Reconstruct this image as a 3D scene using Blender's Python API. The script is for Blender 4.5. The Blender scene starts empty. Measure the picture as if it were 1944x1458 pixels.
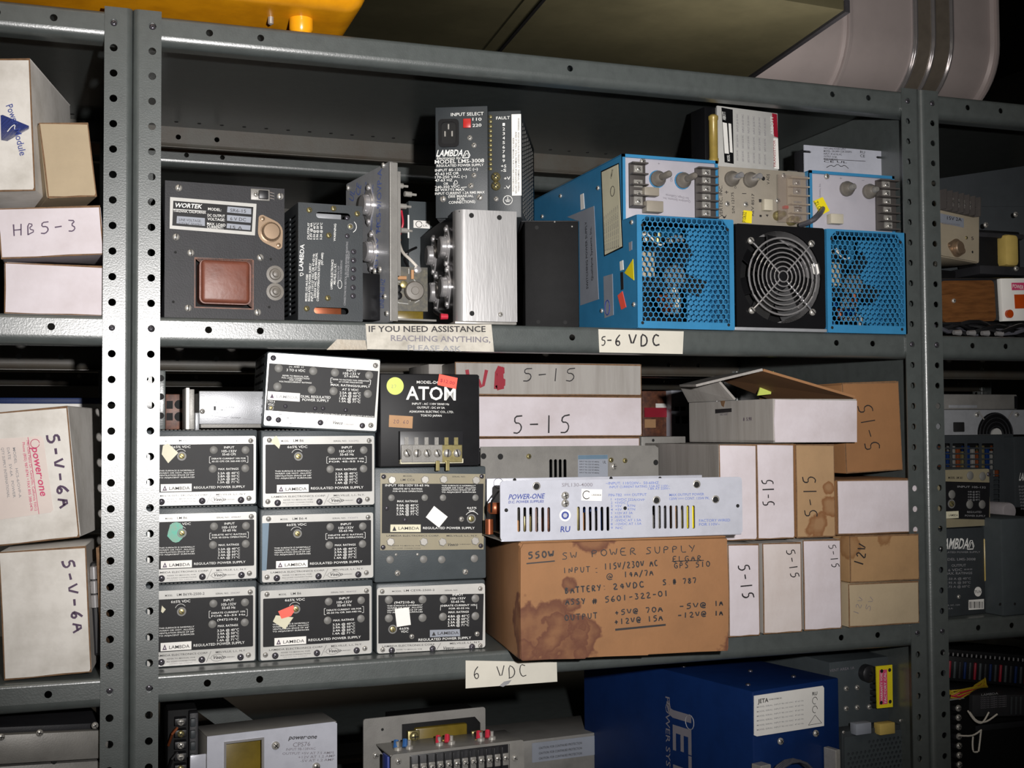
import bpy, bmesh, math, random
from mathutils import Vector, Matrix, Euler
from mathutils.geometry import tessellate_polygon
random.seed(7)
SC = bpy.context.scene
COL = SC.collection
ZO = 2.0                       # height of the shelving's top hole above the floor
# ------------------------------------------------------------------ camera
FPX = 2320.0
CAM = Vector((-0.05926, -1.26428, ZO - 0.40801))
ROT = Euler((1.6087, 0.0061, -0.33431), 'XYZ').to_matrix()
cd = bpy.data.cameras.new('camera'); cam = bpy.data.objects.new('camera', cd); COL.objects.link(cam)
cd.sensor_fit = 'HORIZONTAL'; cd.sensor_width = 36; cd.lens = 36 * FPX / 1944; cd.clip_start = .02
cam.matrix_world = Matrix.Translation(CAM) @ ROT.to_4x4()
SC.camera = cam
# ------------------------------------------------------------------ world, flash, room light, exposure
w = bpy.data.worlds.new('world'); SC.world = w; w.use_nodes = True
w.node_tree.nodes['Background'].inputs[0].default_value = (1.0, .95, .88, 1)
w.node_tree.nodes['Background'].inputs[1].default_value = .035
FL = bpy.data.lights.new('flash', 'SPOT'); FL.energy = 108; FL.shadow_soft_size = .012
FL.spot_size = math.radians(70); FL.spot_blend = 1.0; FL.color = (1, .97, .95)
fo = bpy.data.objects.new('flash', FL); COL.objects.link(fo)
fo.location = CAM + ROT @ Vector((.115, .06, 0))
aim = ROT @ Vector(((720 - 972) / FPX, (729 - 600) / FPX, -1))
fo.rotation_euler = aim.to_track_quat('-Z', 'Y').to_euler()
RL = bpy.data.lights.new('room_light', 'AREA'); RL.energy = 9; RL.size = 1.2; RL.color = (1, .9, .75)
ro = bpy.data.objects.new('room_light', RL); COL.objects.link(ro); ro.location = (-.4, -1.3, ZO + .95)
RB = bpy.data.lights.new('rear_aisle_light', 'AREA'); RB.energy = 5; RB.size = .8; RB.color = (1, .8, .62)
rb = bpy.data.objects.new('rear_aisle_light', RB); COL.objects.link(rb); rb.location = (.1, 1.9, ZO + .35)
RD = bpy.data.lights.new('duct_fill', 'AREA'); RD.energy = 8; RD.size = .5; RD.color = (1, .9, .84)  # added fill, unseen: brightens the undersides of the ceiling ducts
rd = bpy.data.objects.new('duct_fill', RD); COL.objects.link(rd); rd.location = (1.25, .62, ZO + .06); rd.rotation_euler = (math.radians(180), 0, 0)
vs = SC.view_settings
SC.display_settings.display_device = 'sRGB'
vs.view_transform = 'Standard'; vs.look = 'None'; vs.gamma = 1; vs.exposure = 0; vs.use_curve_mapping = False

# ------------------------------------------------------------------ pixel -> point on a plane of the scene
def ray(u, v): return ROT @ Vector(((u - 972) / FPX, (729 - v) / FPX, -1))
def UY(u, v, Y): d = ray(u, v); return CAM + d * ((Y - CAM.y) / d.y)
def UZ(u, v, Z): d = ray(u, v); return CAM + d * ((Z - CAM.z) / d.z)
def UX(u, v, X): d = ray(u, v); return CAM + d * ((X - CAM.x) / d.x)

# ------------------------------------------------------------------ materials
def lin(h):
    h = h.lstrip('#'); r = []
    for i in (0, 2, 4):
        c = int(h[i:i + 2], 16) / 255
        r.append(c / 12.92 if c <= .04045 else ((c + .055) / 1.055) ** 2.4)
    return (*r, 1)
MATS = {}
def mat(name, hexc, rough=.5, metal=0, var=.12, scale=30, bump=.0, bscale=400, hex2=None, emit=0, stretch=None, blobs=None, coat=0, spec=.5):
    m = bpy.data.materials.new(name); m.use_nodes = True; nt = m.node_tree; N = nt.nodes; L = nt.links
    b = N['Principled BSDF']; b.inputs['Roughness'].default_value = rough; b.inputs['Metallic'].default_value = metal
    b.inputs['Specular IOR Level'].default_value = spec
    if coat: b.inputs['Coat Weight'].default_value = coat; b.inputs['Coat Roughness'].default_value = .15
    c = lin(hexc); c2 = lin(hex2) if hex2 else tuple(x * (1 - var * 2.2) for x in c[:3]) + (1,)
    tc = N.new('ShaderNodeTexCoord'); vec = tc.outputs['Object']
    if stretch:
        mp = N.new('ShaderNodeMapping'); mp.inputs['Scale'].default_value = stretch; L.new(vec, mp.inputs[0]); svec = mp.outputs[0]
    else: svec = vec
    n = N.new('ShaderNodeTexNoise'); n.inputs['Scale'].default_value = scale; n.inputs['Detail'].default_value = 5; n.inputs['Roughness'].default_value = .65
    L.new(svec, n.inputs['Vector'])
    mx = N.new('ShaderNodeMix'); mx.data_type = 'RGBA'; mx.inputs[6].default_value = c; mx.inputs[7].default_value = c2
    mr = N.new('ShaderNodeMapRange'); mr.inputs[1].default_value = .42; mr.inputs[2].default_value = .78
    L.new(n.outputs[0], mr.inputs[0]); L.new(mr.outputs[0], mx.inputs[0]); out = mx.outputs[2]
    if blobs:      # stains with a shape of their own: (x, z, radius, strength)
        nz = N.new('ShaderNodeTexNoise'); nz.inputs['Scale'].default_value = 38; nz.inputs['Detail'].default_value = 6; L.new(vec, nz.inputs['Vector'])
        last = None
        for (bx, bz, br) in blobs[1]:
            vm = N.new('ShaderNodeVectorMath'); vm.operation = 'DISTANCE'; L.new(vec, vm.inputs[0]); vm.inputs[1].default_value = (bx, 0, bz)
            ad = N.new('ShaderNodeMath'); ad.operation = 'MULTIPLY_ADD'; L.new(nz.outputs[0], ad.inputs[0]); ad.inputs[1].default_value = br * 3; L.new(vm.outputs['Value'], ad.inputs[2])
            r2 = N.new('ShaderNodeMapRange'); r2.inputs[1].default_value = br * 2.62; r2.inputs[2].default_value = br * 2.4; L.new(ad.outputs[0], r2.inputs[0])
            r3 = N.new('ShaderNodeMapRange'); r3.inputs[1].default_value = br * 1.8; r3.inputs[2].default_value = br * 2.5; r3.inputs[3].default_value = .45; r3.inputs[4].default_value = 1; L.new(ad.outputs[0], r3.inputs[0])
            mu = N.new('ShaderNodeMath'); mu.operation = 'MULTIPLY'; L.new(r2.outputs[0], mu.inputs[0]); L.new(r3.outputs[0], mu.inputs[1])
            if last is None: last = mu.outputs[0]
            else:
                mm = N.new('ShaderNodeMath'); mm.operation = 'MAXIMUM'; L.new(last, mm.inputs[0]); L.new(mu.outputs[0], mm.inputs[1]); last = mm.outputs[0]
        ms = N.new('ShaderNodeMix'); ms.data_type = 'RGBA'; L.new(last, ms.inputs[0]); L.new(out, ms.inputs[6]); ms.inputs[7].default_value = lin(blobs[0]); out = ms.outputs[2]
    L.new(out, b.inputs['Base Color'])
    if bump:
        n2 = N.new('ShaderNodeTexNoise'); n2.inputs['Scale'].default_value = bscale; n2.inputs['Detail'].default_value = 3; L.new(svec, n2.inputs['Vector'])
        bp = N.new('ShaderNodeBump'); bp.inputs['Strength'].default_value = bump; bp.inputs['Distance'].default_value = .001
        L.new(n2.outputs[0], bp.inputs['Height']); L.new(bp.outputs[0], b.inputs['Normal'])
    if emit: b.inputs['Emission Color'].default_value = c; b.inputs['Emission Strength'].default_value = emit
    MATS[name] = m; return m
M = MATS
mat('shelf_grey', '#4c5150', .32, 0, .10, 60, .12, 600, spec=.9)
mat('shelf_warm_lit', '#4b4943', .5, 0, .15, 20, .1, 500, hex2='#443a30')  # shelf steel with the warm light of the rear aisle put into its colour
mat('bare_steel', '#8f887c', .45, .3, .15, 25, .1, 300, hex2='#7a6a55')
mat('dark_metal', '#2b2b2e', .5, 0, .12, 40, .15, 600, spec=.25)
mat('black_paint', '#141415', .65, 0, .15, 60, .1, 900, spec=.15)
mat('black_gloss', '#101012', .4, 0, .1, 40, spec=.25)
mat('hole_black', '#0a0a0b', .8)
mat('charcoal', '#35393c', .45, 0, .08, 40, .1, 700, spec=.3)
mat('slate', '#41474a', .42, 0, .08, 40, .1, 700, spec=.35)
mat('panel_black', '#19191b', .5, 0, .12, 60, spec=.2)
mat('aluminium', '#a4a6aa', .36, .3, .08, 60, .1, 900)
mat('brushed', '#9c9b9b', .4, .4, .10, 90, .12, 500, stretch=(1, 1, .12))
mat('dull_aluminium', '#85837f', .45, .25, .12, 30, .12, 600)
mat('silver_paint', '#b4b6c0', .32, .1, .06, 50, .08, 900)
mat('panel_silver', '#b9b8b4', .3, .1, .06, 60)
mat('chrome', '#c9c7c8', .2, .7, .05, 60)
mat('steel_screw', '#b6b3ad', .3, .5, .1, 200)
mat('dark_screw', '#5d5a62', .3, .6, .1, 200)
mat('brass', '#9a8f63', .35, .7, .15, 200)
mat('plug_grey', '#6f6e6b', .5, 0, .12, 150)
mat('white_ink', '#e6e6e2', .5, 0, .05)
mat('faded_ink', '#8d8d90', .5, 0, .1)
mat('black_ink', '#1f1c1e', .6, 0, .05)
mat('grey_ink', '#77737a', .6, 0, .05)
mat('blue_ink', '#2b3c86', .5, 0, .05)
mat('pale_blue_ink', '#5c6fae', .5, 0, .05)
mat('pink_ink', '#c2406a', .5, 0, .05)
mat('red_ink', '#8e1027', .5, 0, .05)
mat('purple_ink', '#45304b', .6, 0, .05)
mat('white_card', '#c6bdba', .75, 0, .05, 14, .15, 260, hex2='#b6aaa4')
mat('cool_card', '#cbc3c8', .75, 0, .05, 14, .15, 260, hex2='#b9afb1')
mat('worn_card', '#d4d0ca', .75, 0, .08, 22, .2, 120, hex2='#b4afa7')
mat('grey_card', '#9d9994', .75, 0, .08, 60, .15, 300, stretch=(1, 1, .08), hex2='#87827c')
mat('beige_card', '#a8977c', .75, 0, .06, 22, .15, 260)
mat('kraft', '#a57449', .75, 0, .08, 18, .15, 260, stretch=(1, 1, .2))
mat('kraft_plain', '#8d643f', .75, 0, .07, 18, .12, 260)
mat('kraft_edge', '#75583d', .8, 0, .25, 150, .3, 300)
mat('kraft_stained', '#8a613d', .75, 0, .08, 18, .15, 260, blobs=('#532a19', [(.022, .03, .036), (.045, .012, .03), (.07, .02, .02), (.075, .125, .016), (.055, .075, .008), (.055, .057, .009), (.235, .004, .018), (.005, .012, .012), (.102, .130, .008)]))
mat('tan_stained', '#a28360', .75, 0, .08, 18, .12, 260, blobs=('#764a26', [(.03, .012, .016), (.05, .035, .012), (.045, .06, .008)]))
mat('tan_card', '#9d7c56', .75, 0, .08, 22, .12, 260, blobs=('#7c5632', [(.0, .045, .016), (.05, .055, .009)]))
mat('label_white', '#e4e2dd', .5, 0, .03)
mat('label_cream', '#cfcab0', .5, 0, .06)
mat('label_grey', '#888d97', .5, 0, .06)
mat('label_peach', '#d3c6bf', .5, 0, .04)
mat('sign_paper', '#bcb7ac', .6, 0, .12, 40, hex2='#8d887d')
mat('tape_white', '#c8c4b8', .55, 0, .04)
mat('price_red', '#ee5a48', .5, 0, .04)
mat('price_orange', '#a9825c', .6, 0, .1)
mat('sticker_lime', '#c8d468', .5, 0, .05)
mat('sticker_teal', '#48a790', .5, 0, .25, 90, hex2='#8d8778')
mat('sticker_yellow', '#e6d321', .45, 0, .05)
mat('sticker_pink', '#dc5478', .45, 0, .05)
mat('masking_blue', '#5d7486', .5, 0, .1)
mat('blue_paint', '#357ca8', .4, 0, .07, 30, .1, 800, spec=.4)
mat('navy_paint', '#0b2656', .5, 0, .1, 30, .1, 800, spec=.25)
mat('white_panel', '#a9a6ae', .45, 0, .05)
mat('putty', '#8f887c', .45, 0, .08)
mat('knob_grey', '#6b665f', .45, 0, .15, 90)
mat('black_plastic', '#1d1d20', .4, 0, .1)
mat('red_plastic', '#b3231f', .35, 0, .05)
mat('nylon', '#b9b2a0', .5, 0, .05)
mat('copper_tape', '#6f3f30', .45, 0, .14, 40, .25, 150)
mat('copper', '#8a4a2c', .35, .5, .1, 80)
mat('fan_black', '#18181a', .25, 0, .1)
mat('yellow_paint', '#e39a12', .33, 0, .1, 12, 0, 400, hex2='#b06d0c')
mat('yellow_knob', '#f0a418', .25, 0, .04)
mat('olive', '#3b3928', .5, 0, .1, 3, .05, 60, hex2='#4c4935')
mat('trunk_silver', '#c6bcba', .45, .1, .06, 8, .05, 60)
mat('trunk_band', '#8e867a', .4, .3, .1, 30)
mat('amber', '#6b5a1c', .3, 0, .15, 60)
mat('coil_yellow', '#b9a15a', .4, 0, .1)
mat('capacitor', '#9a8442', .35, .1, .12, 60)
mat('pcb', '#2c2a20', .45, 0, .2, 200, hex2='#57503a')
mat('pcb_brown', '#4a2a1e', .5, 0, .25, 120, hex2='#7a4a30')
mat('wire_green', '#1d9a55', .35)
mat('wire_white', '#cfc9bf', .4)
mat('wire_black', '#161618', .4)
mat('wire_grey', '#4b4b52', .4)
mat('wire_yellow', '#b59a2a', .4)
mat('lug_red', '#b8283c', .4)
mat('lug_blue', '#2c5a94', .4)
mat('resistor', '#b58a63', .45)
mat('cream_paint', '#a39884', .45, 0, .06)
mat('cream_panel', '#857d66', .45, 0, .06)
mat('to3_can', '#98826c', .35, .6, .15, 120)
mat('wood_vinyl', '#6b4423', .4, 0, .2, 26, 0, 400, hex2='#3f2410', stretch=(1, 1, 9))
mat('orange_lens', '#b5440f', .2)
mat('knurl', '#b3adb0', .35, .3, .1)
mat('floor_concrete', '#4a4742', .8, 0, .2, 5, .1, 50)
mat('wall_dark', '#3a3a36', .8, 0, .1, 3)
mat('ceiling_dark', '#2c2c29', .8, 0, .1, 3)
mat('barrier_grey', '#4a4644', .45, 0, .1, spec=.3)
def clear_mat():
    m = bpy.data.materials.new('clear_plastic'); m.use_nodes = True; b = m.node_tree.nodes['Principled BSDF']
    b.inputs['Base Color'].default_value = lin('#9a8a80'); b.inputs['Roughness'].default_value = .12
    b.inputs['Alpha'].default_value = .2; MATS['clear_plastic'] = m
clear_mat()

# ------------------------------------------------------------------ geometry builder
class G:
    def __init__(s): s.bm = bmesh.new(); s.mi = 0
    def _tag(s, n0):
        s.bm.faces.ensure_lookup_table()
        for f in s.bm.faces[n0:]: f.material_index = s.mi
    def box(s, x, y, z, bev=0, seg=2, mt=None):
        n0 = len(s.bm.faces); b = bmesh.new()
        vs_ = [b.verts.new((x[i], y[j], z[k])) for i in (0, 1) for j in (0, 1) for k in (0, 1)]
        for f in ((0, 1, 3, 2), (4, 6, 7, 5), (0, 4, 5, 1), (2, 3, 7, 6), (0, 2, 6, 4), (1, 5, 7, 3)): b.faces.new([vs_[i] for i in f])
        bmesh.ops.recalc_face_normals(b, faces=b.faces)
        if bev: bmesh.ops.bevel(b, geom=b.edges[:], offset=min(bev, .45 * min(abs(x[1] - x[0]), abs(y[1] - y[0]), abs(z[1] - z[0]))), segments=seg, affect='EDGES', profile=.5)
        if mt: bmesh.ops.transform(b, matrix=mt, verts=b.verts)
        s._merge(b); s._tag(n0); return s
    def _merge(s, b):
        me = bpy.data.meshes.new('t'); b.to_mesh(me); b.free(); s.bm.from_mesh(me); bpy.data.meshes.remove(me)
    def lathe(s, prof, o=(0, 0, 0), axis='y', seg=16, mt=None, cap=True):
        """prof: (radius, height along axis) pairs"""
        n0 = len(s.bm.faces); b = bmesh.new(); rings = []
        for r, h in prof:
            ring = []
            for i in range(seg):
                a = 2 * math.pi * i / seg; c, d = r * math.cos(a), r * math.sin(a)
                p = {'y': (c, h, d), 'z': (c, d, h), 'x': (h, c, d)}[axis]
                ring.append(b.verts.new((p[0] + o[0], p[1] + o[1], p[2] + o[2])))
            rings.append(ring)
        for A, B in zip(rings, rings[1:]):
            for i in range(seg): b.faces.new((A[i], A[(i + 1) % seg], B[(i + 1) % seg], B[i]))
        if cap and prof[0][0] > 1e-6: b.faces.new(rings[0])
        if cap and prof[-1][0] > 1e-6: b.faces.new(rings[-1][::-1])
        bmesh.ops.remove_doubles(b, verts=b.verts, dist=1e-7)
        bmesh.ops.recalc_face_normals(b, faces=b.faces)
        if mt: bmesh.ops.transform(b, matrix=mt, verts=b.verts)
        s._merge(b); s._tag(n0); return s
    def tube(s, pts, r, seg=8, closed=False):
        n0 = len(s.bm.faces); P = [Vector(p) for p in pts]; rings = []; n = len(P)
        for i, p in enumerate(P):
            a = P[(i - 1) % n] if (closed or i) else p; c = P[(i + 1) % n] if (closed or i < n - 1) else p
            t = (c - a).normalized(); up = Vector((0, 0, 1)) if abs(t.z) < .9 else Vector((0, 1, 0))
            e = t.cross(up).normalized(); f = e.cross(t)
            rings.append([s.bm.verts.new(p + (e * math.cos(2 * math.pi * k / seg) + f * math.sin(2 * math.pi * k / seg)) * r) for k in range(seg)])
        for i in range(n if closed else n - 1):
            A, B = rings[i], rings[(i + 1) % n]
            for k in range(seg): s.bm.faces.new((A[k], A[(k + 1) % seg], B[(k + 1) % seg], B[k]))
        if not closed: s.bm.faces.new(rings[0][::-1]); s.bm.faces.new(rings[-1])
        s._tag(n0); return s
    def plate(s, outer, holes, y0, y1, mt=None):
        """flat plate in x-z with holes, front at y0, back at y1"""
        n0 = len(s.bm.faces); b = bmesh.new()
        loops = [[Vector((p[0], p[1], 0)) for p in l] for l in [outer] + list(holes)]
        flat = [p for l in loops for p in l]; tris = tessellate_polygon(loops)
        F = [b.verts.new((p.x, y0, p.y)) for p in flat]; B = [b.verts.new((p.x, y1, p.y)) for p in flat]
        for t in tris:
            try: b.faces.new([F[i] for i in t]); b.faces.new([B[i] for i in reversed(t)])
            except ValueError: pass
        k = 0
        for l in loops:
            n = len(l)
            for i in range(n): b.faces.new((F[k + i], F[k + (i + 1) % n], B[k + (i + 1) % n], B[k + i]))
            k += n
        bmesh.ops.recalc_face_normals(b, faces=b.faces)
        if mt: bmesh.ops.transform(b, matrix=mt, verts=b.verts)
        s._merge(b); s._tag(n0); return s
    def prism(s, poly, a0, a1, axis='x'):
        """poly: (p,q) pairs; axis x -> (y,z), axis z -> (x,y), axis y -> (x,z)"""
        n0 = len(s.bm.faces); b = bmesh.new()
        f = {'x': lambda p, a: (a, p[0], p[1]), 'y': lambda p, a: (p[0], a, p[1]), 'z': lambda p, a: (p[0], p[1], a)}[axis]
        A = [b.verts.new(f(p, a0)) for p in poly]; B = [b.verts.new(f(p, a1)) for p in poly]; n = len(poly)
        for i in range(n): b.faces.new((A[i], A[(i + 1) % n], B[(i + 1) % n], B[i]))
        b.faces.new(A); b.faces.new(B[::-1]); bmesh.ops.recalc_face_normals(b, faces=b.faces); s._merge(b); s._tag(n0); return s
    def quad(s, pts):
        f = s.bm.faces.new([s.bm.verts.new(p) for p in pts]); f.material_index = s.mi; return s
    def mesh(s, name, *mats, smooth=False):
        me = bpy.data.meshes.new(name); s.bm.to_mesh(me); s.bm.free()
        for m in mats: me.materials.append(M[m])
        if smooth:
            for p in me.polygons: p.use_smooth = True
            me.set_sharp_from_angle(angle=math.radians(38))
        return me
def obj(name, me, parent=None, loc=None, scale=None, rot=None):
    o = bpy.data.objects.new(name, me); COL.objects.link(o)
    if parent: o.parent = parent
    if loc: o.location = loc
    if scale: o.scale = scale if hasattr(scale, '__len__') else (scale,) * 3
    if rot: o.rotation_euler = rot
    return o
def circ(cx, cz, r, n=14): return [(cx + r * math.cos(2 * math.pi * i / n), cz + r * math.sin(2 * math.pi * i / n)) for i in range(n)]
def rrect(x0, x1, z0, z1, r=0, n=3):
    if r <= 0: return [(x0, z0), (x1, z0), (x1, z1), (x0, z1)]
    P = []
    for cx, cz, a0 in ((x1 - r, z0 + r, -90), (x1 - r, z1 - r, 0), (x0 + r, z1 - r, 90), (x0 + r, z0 + r, 180)):
        for i in range(n + 1):
            a = math.radians(a0 + 90 * i / n); P.append((cx + r * math.cos(a), cz + r * math.sin(a)))
    return P

# shared small meshes, unit = 1 m radius, scaled on use; axis -y is the outside
def _screw(matn, slot=True):
    g = G(); g.lathe([(1, 0), (1, -.35), (.8, -.62), (.4, -.75), (0, -.78)], seg=14); g.mi = 1
    if slot: g.box((-.75, .75), (-.80, -.5), (-.11, .11)); g.box((-.11, .11), (-.80, -.5), (-.55, .55))
    return g.mesh('screw', matn, 'hole_black', smooth=True)
def _slot(matn):
    g = G(); g.lathe([(1, 0), (1, -.35), (.8, -.62), (.4, -.75), (0, -.78)], seg=14); g.mi = 1
    g.box((-.85, .85), (-.82, -.4), (-.13, .13), mt=Matrix.Rotation(.8, 4, 'Y')); return g.mesh('screw', matn, 'hole_black', smooth=True)
SCREW = {'steel': _screw('steel_screw'), 'dark': _screw('dark_screw'), 'slot': _slot('steel_screw'), 'brass': _screw('brass')}
SCREW['plug'] = G().lathe([(1, 0), (1, -.12), (.9, -.2), (0, -.22)], seg=16).mesh('plug', 'plug_grey', smooth=True)
SCREW['hole'] = G().lathe([(1, 0), (1, -.03), (0, -.03)], seg=14).mesh('screw_hole', 'hole_black')
def _hex(): 
    g = G(); g.lathe([(1, 0), (1, -.6), (.85, -.7), (0, -.7)], seg=6); return g.mesh('bolt', 'steel_screw')
SCREW['hex'] = _hex()
def _pot():
    g = G(); g.lathe([(1, 0), (1, -.15), (.72, -.15), (.72, .3)], seg=18); g.mi = 1
    g.lathe([(.62, .2), (.62, -.35), (.5, -.4), (0, -.4)], seg=14); g.mi = 2; g.box((-.5, .5), (-.45, -.3), (-.08, .08), mt=Matrix.Rotation(.7, 4, 'Y'))
    return g.mesh('trim_screw', 'plug_grey', 'brass', 'hole_black', smooth=True)
SCREW['pot'] = _pot()
def _to3():
    g = G(); P = []
    for a0, cx, r in ((-38, 1.5, .42), (52, 0, 1.26), (142, -1.5, .42), (232, 0, 1.26)):
        for i in range(6): a = math.radians(a0 + (76 if r < 1 else 76) * i / 5 + (0)); P.append((cx + r * math.cos(a), r * math.sin(a)))
    g.plate(P, [], -.12, 0); g.lathe([(1.04, -.1), (1.04, -.2), (.92, -.24), (.9, -.62), (.78, -.74), (0, -.76)], seg=20)
    for sx in (-1.52, 1.52):
        g.lathe([(.24, -.1), (.24, -.22), (.14, -.28), (0, -.28)], (sx, 0, 0), seg=10)
    return g
SCREW['to3'] = _to3().mesh('transistor', 'to3_can', smooth=True)
SCREW['to3c'] = _to3().mesh('transistor', 'chrome', smooth=True)
# ------------------------------------------------------------------ lettering
_tc = {}
def glyphs(sx, bold):
    k = (sx, bold)
    if k not in _tc:
        c = bpy.data.curves.new('t', 'FONT'); c.body = sx; c.resolution_u = 2; c.offset = .018 if bold else 0.004
        o = bpy.data.objects.new('t', c); me = bpy.data.meshes.new_from_object(o)
        V = [tuple(v.co) for v in me.vertices]; Fc = [tuple(p.vertices) for p in me.polygons]
        bpy.data.objects.remove(o); bpy.data.curves.remove(c); bpy.data.meshes.remove(me)
        _tc[k] = (V, Fc, min([v[0] for v in V] or [0]), max([v[0] for v in V] or [1]))
    return _tc[k]
S = {  # pen strokes on a 1 x 1 cell
 '0': [[(.5, 1), (.15, .75), (.15, .3), (.5, 0), (.85, .3), (.85, .75), (.5, 1)]], '1': [[(.5, 1), (.45, 0)]],
 '2': [[(.15, .8), (.5, 1), (.8, .75), (.5, .4), (.1, .02), (.9, .05)]], '3': [[(.2, 1), (.85, .95), (.45, .6), (.85, .35), (.6, .02), (.15, .08)]],
 '4': [[(.65, 0), (.7, 1), (.1, .35), (.9, .38)]], '5': [[(.9, 1), (.3, .95), (.25, .6), (.7, .6), (.85, .3), (.55, .02), (.15, .05)]],
 '6': [[(.75, 1), (.3, .65), (.15, .25), (.5, 0), (.85, .2), (.6, .5), (.2, .3)]], '7': [[(.1, .95), (.9, 1), (.4, 0)]],
 '8': [[(.5, .55), (.2, .8), (.5, 1), (.8, .8), (.5, .55), (.15, .25), (.5, 0), (.85, .25), (.5, .55)]], '9': [[(.8, .7), (.4, .5), (.2, .8), (.6, 1), (.8, .7), (.6, 0)]],
 'A': [[(.05, 0), (.5, 1), (.9, 0)], [(.2, .4), (.8, .42)]], 'B': [[(.2, 0), (.22, 1), (.75, .85), (.25, .55), (.85, .3), (.2, 0)]],
 'C': [[(.85, .85), (.4, 1), (.12, .5), (.4, 0), (.9, .12)]], 'D': [[(.2, 0), (.2, 1), (.75, .8), (.85, .35), (.55, .02), (.1, 0)]],
 'E': [[(.85, 1), (.2, 1), (.2, 0), (.85, 0)], [(.2, .52), (.7, .54)]], 'F': [[(.85, 1), (.2, 1), (.2, 0)], [(.2, .52), (.7, .54)]],
 'G': [[(.85, .85), (.4, 1), (.12, .5), (.4, 0), (.85, .15), (.85, .45), (.5, .45)]], 'H': [[(.18, 0), (.2, 1)], [(.8, 0), (.85, 1)], [(.2, .5), (.82, .52)]],
 'I': [[(.5, 0), (.5, 1)]], 'L': [[(.2, 1), (.2, 0), (.85, .02)]], 'M': [[(.1, 0), (.15, 1), (.5, .4), (.85, 1), (.9, 0)]],
 'N': [[(.15, 0), (.18, 1), (.8, 0), (.85, 1)]], 'O': [[(.5, 1), (.15, .75), (.15, .3), (.5, 0), (.85, .3), (.85, .75), (.5, 1)]],
 'P': [[(.2, 0), (.22, 1), (.8, .85), (.75, .55), (.22, .48)]], 'R': [[(.2, 0), (.22, 1), (.8, .85), (.7, .55), (.22, .5), (.85, 0)]],
 'S': [[(.85, .9), (.4, 1), (.2, .75), (.75, .4), (.7, .05), (.1, .05)]], 'T': [[(.05, 1), (.95, 1)], [(.5, 1), (.48, 0)]],
 'U': [[(.15, 1), (.18, .25), (.5, 0), (.82, .25), (.85, 1)]], 'V': [[(.1, 1), (.45, 0), (.9, 1)]], 'W': [[(.05, 1), (.25, 0), (.5, .7), (.75, 0), (.95, 1)]],
 'Y': [[(.1, 1), (.5, .5)], [(.9, 1), (.4, 0)]], '-': [[(.2, .5), (.85, .52)]], '+': [[(.15, .45), (.85, .45)], [(.5, .1), (.5, .8)]],
 ':': [[(.5, .7), (.5, .78)], [(.5, .1), (.5, .18)]], '.': [[(.4, 0), (.45, .06)]], '/': [[(.1, -.15), (.9, 1.1)]],
 '#': [[(.3, 0), (.4, 1)], [(.6, 0), (.7, 1)], [(.1, .35), (.9, .38)], [(.1, .65), (.9, .68)]], '_': [[(0, 0), (1, .02)]],
 '@': [[(.65, .6), (.4, .6), (.35, .3), (.6, .3), (.7, .6), (.7, .3), (.95, .4), (.9, .85), (.5, 1), (.1, .75), (.1, .25), (.4, 0), (.9, .05)]]}

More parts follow.
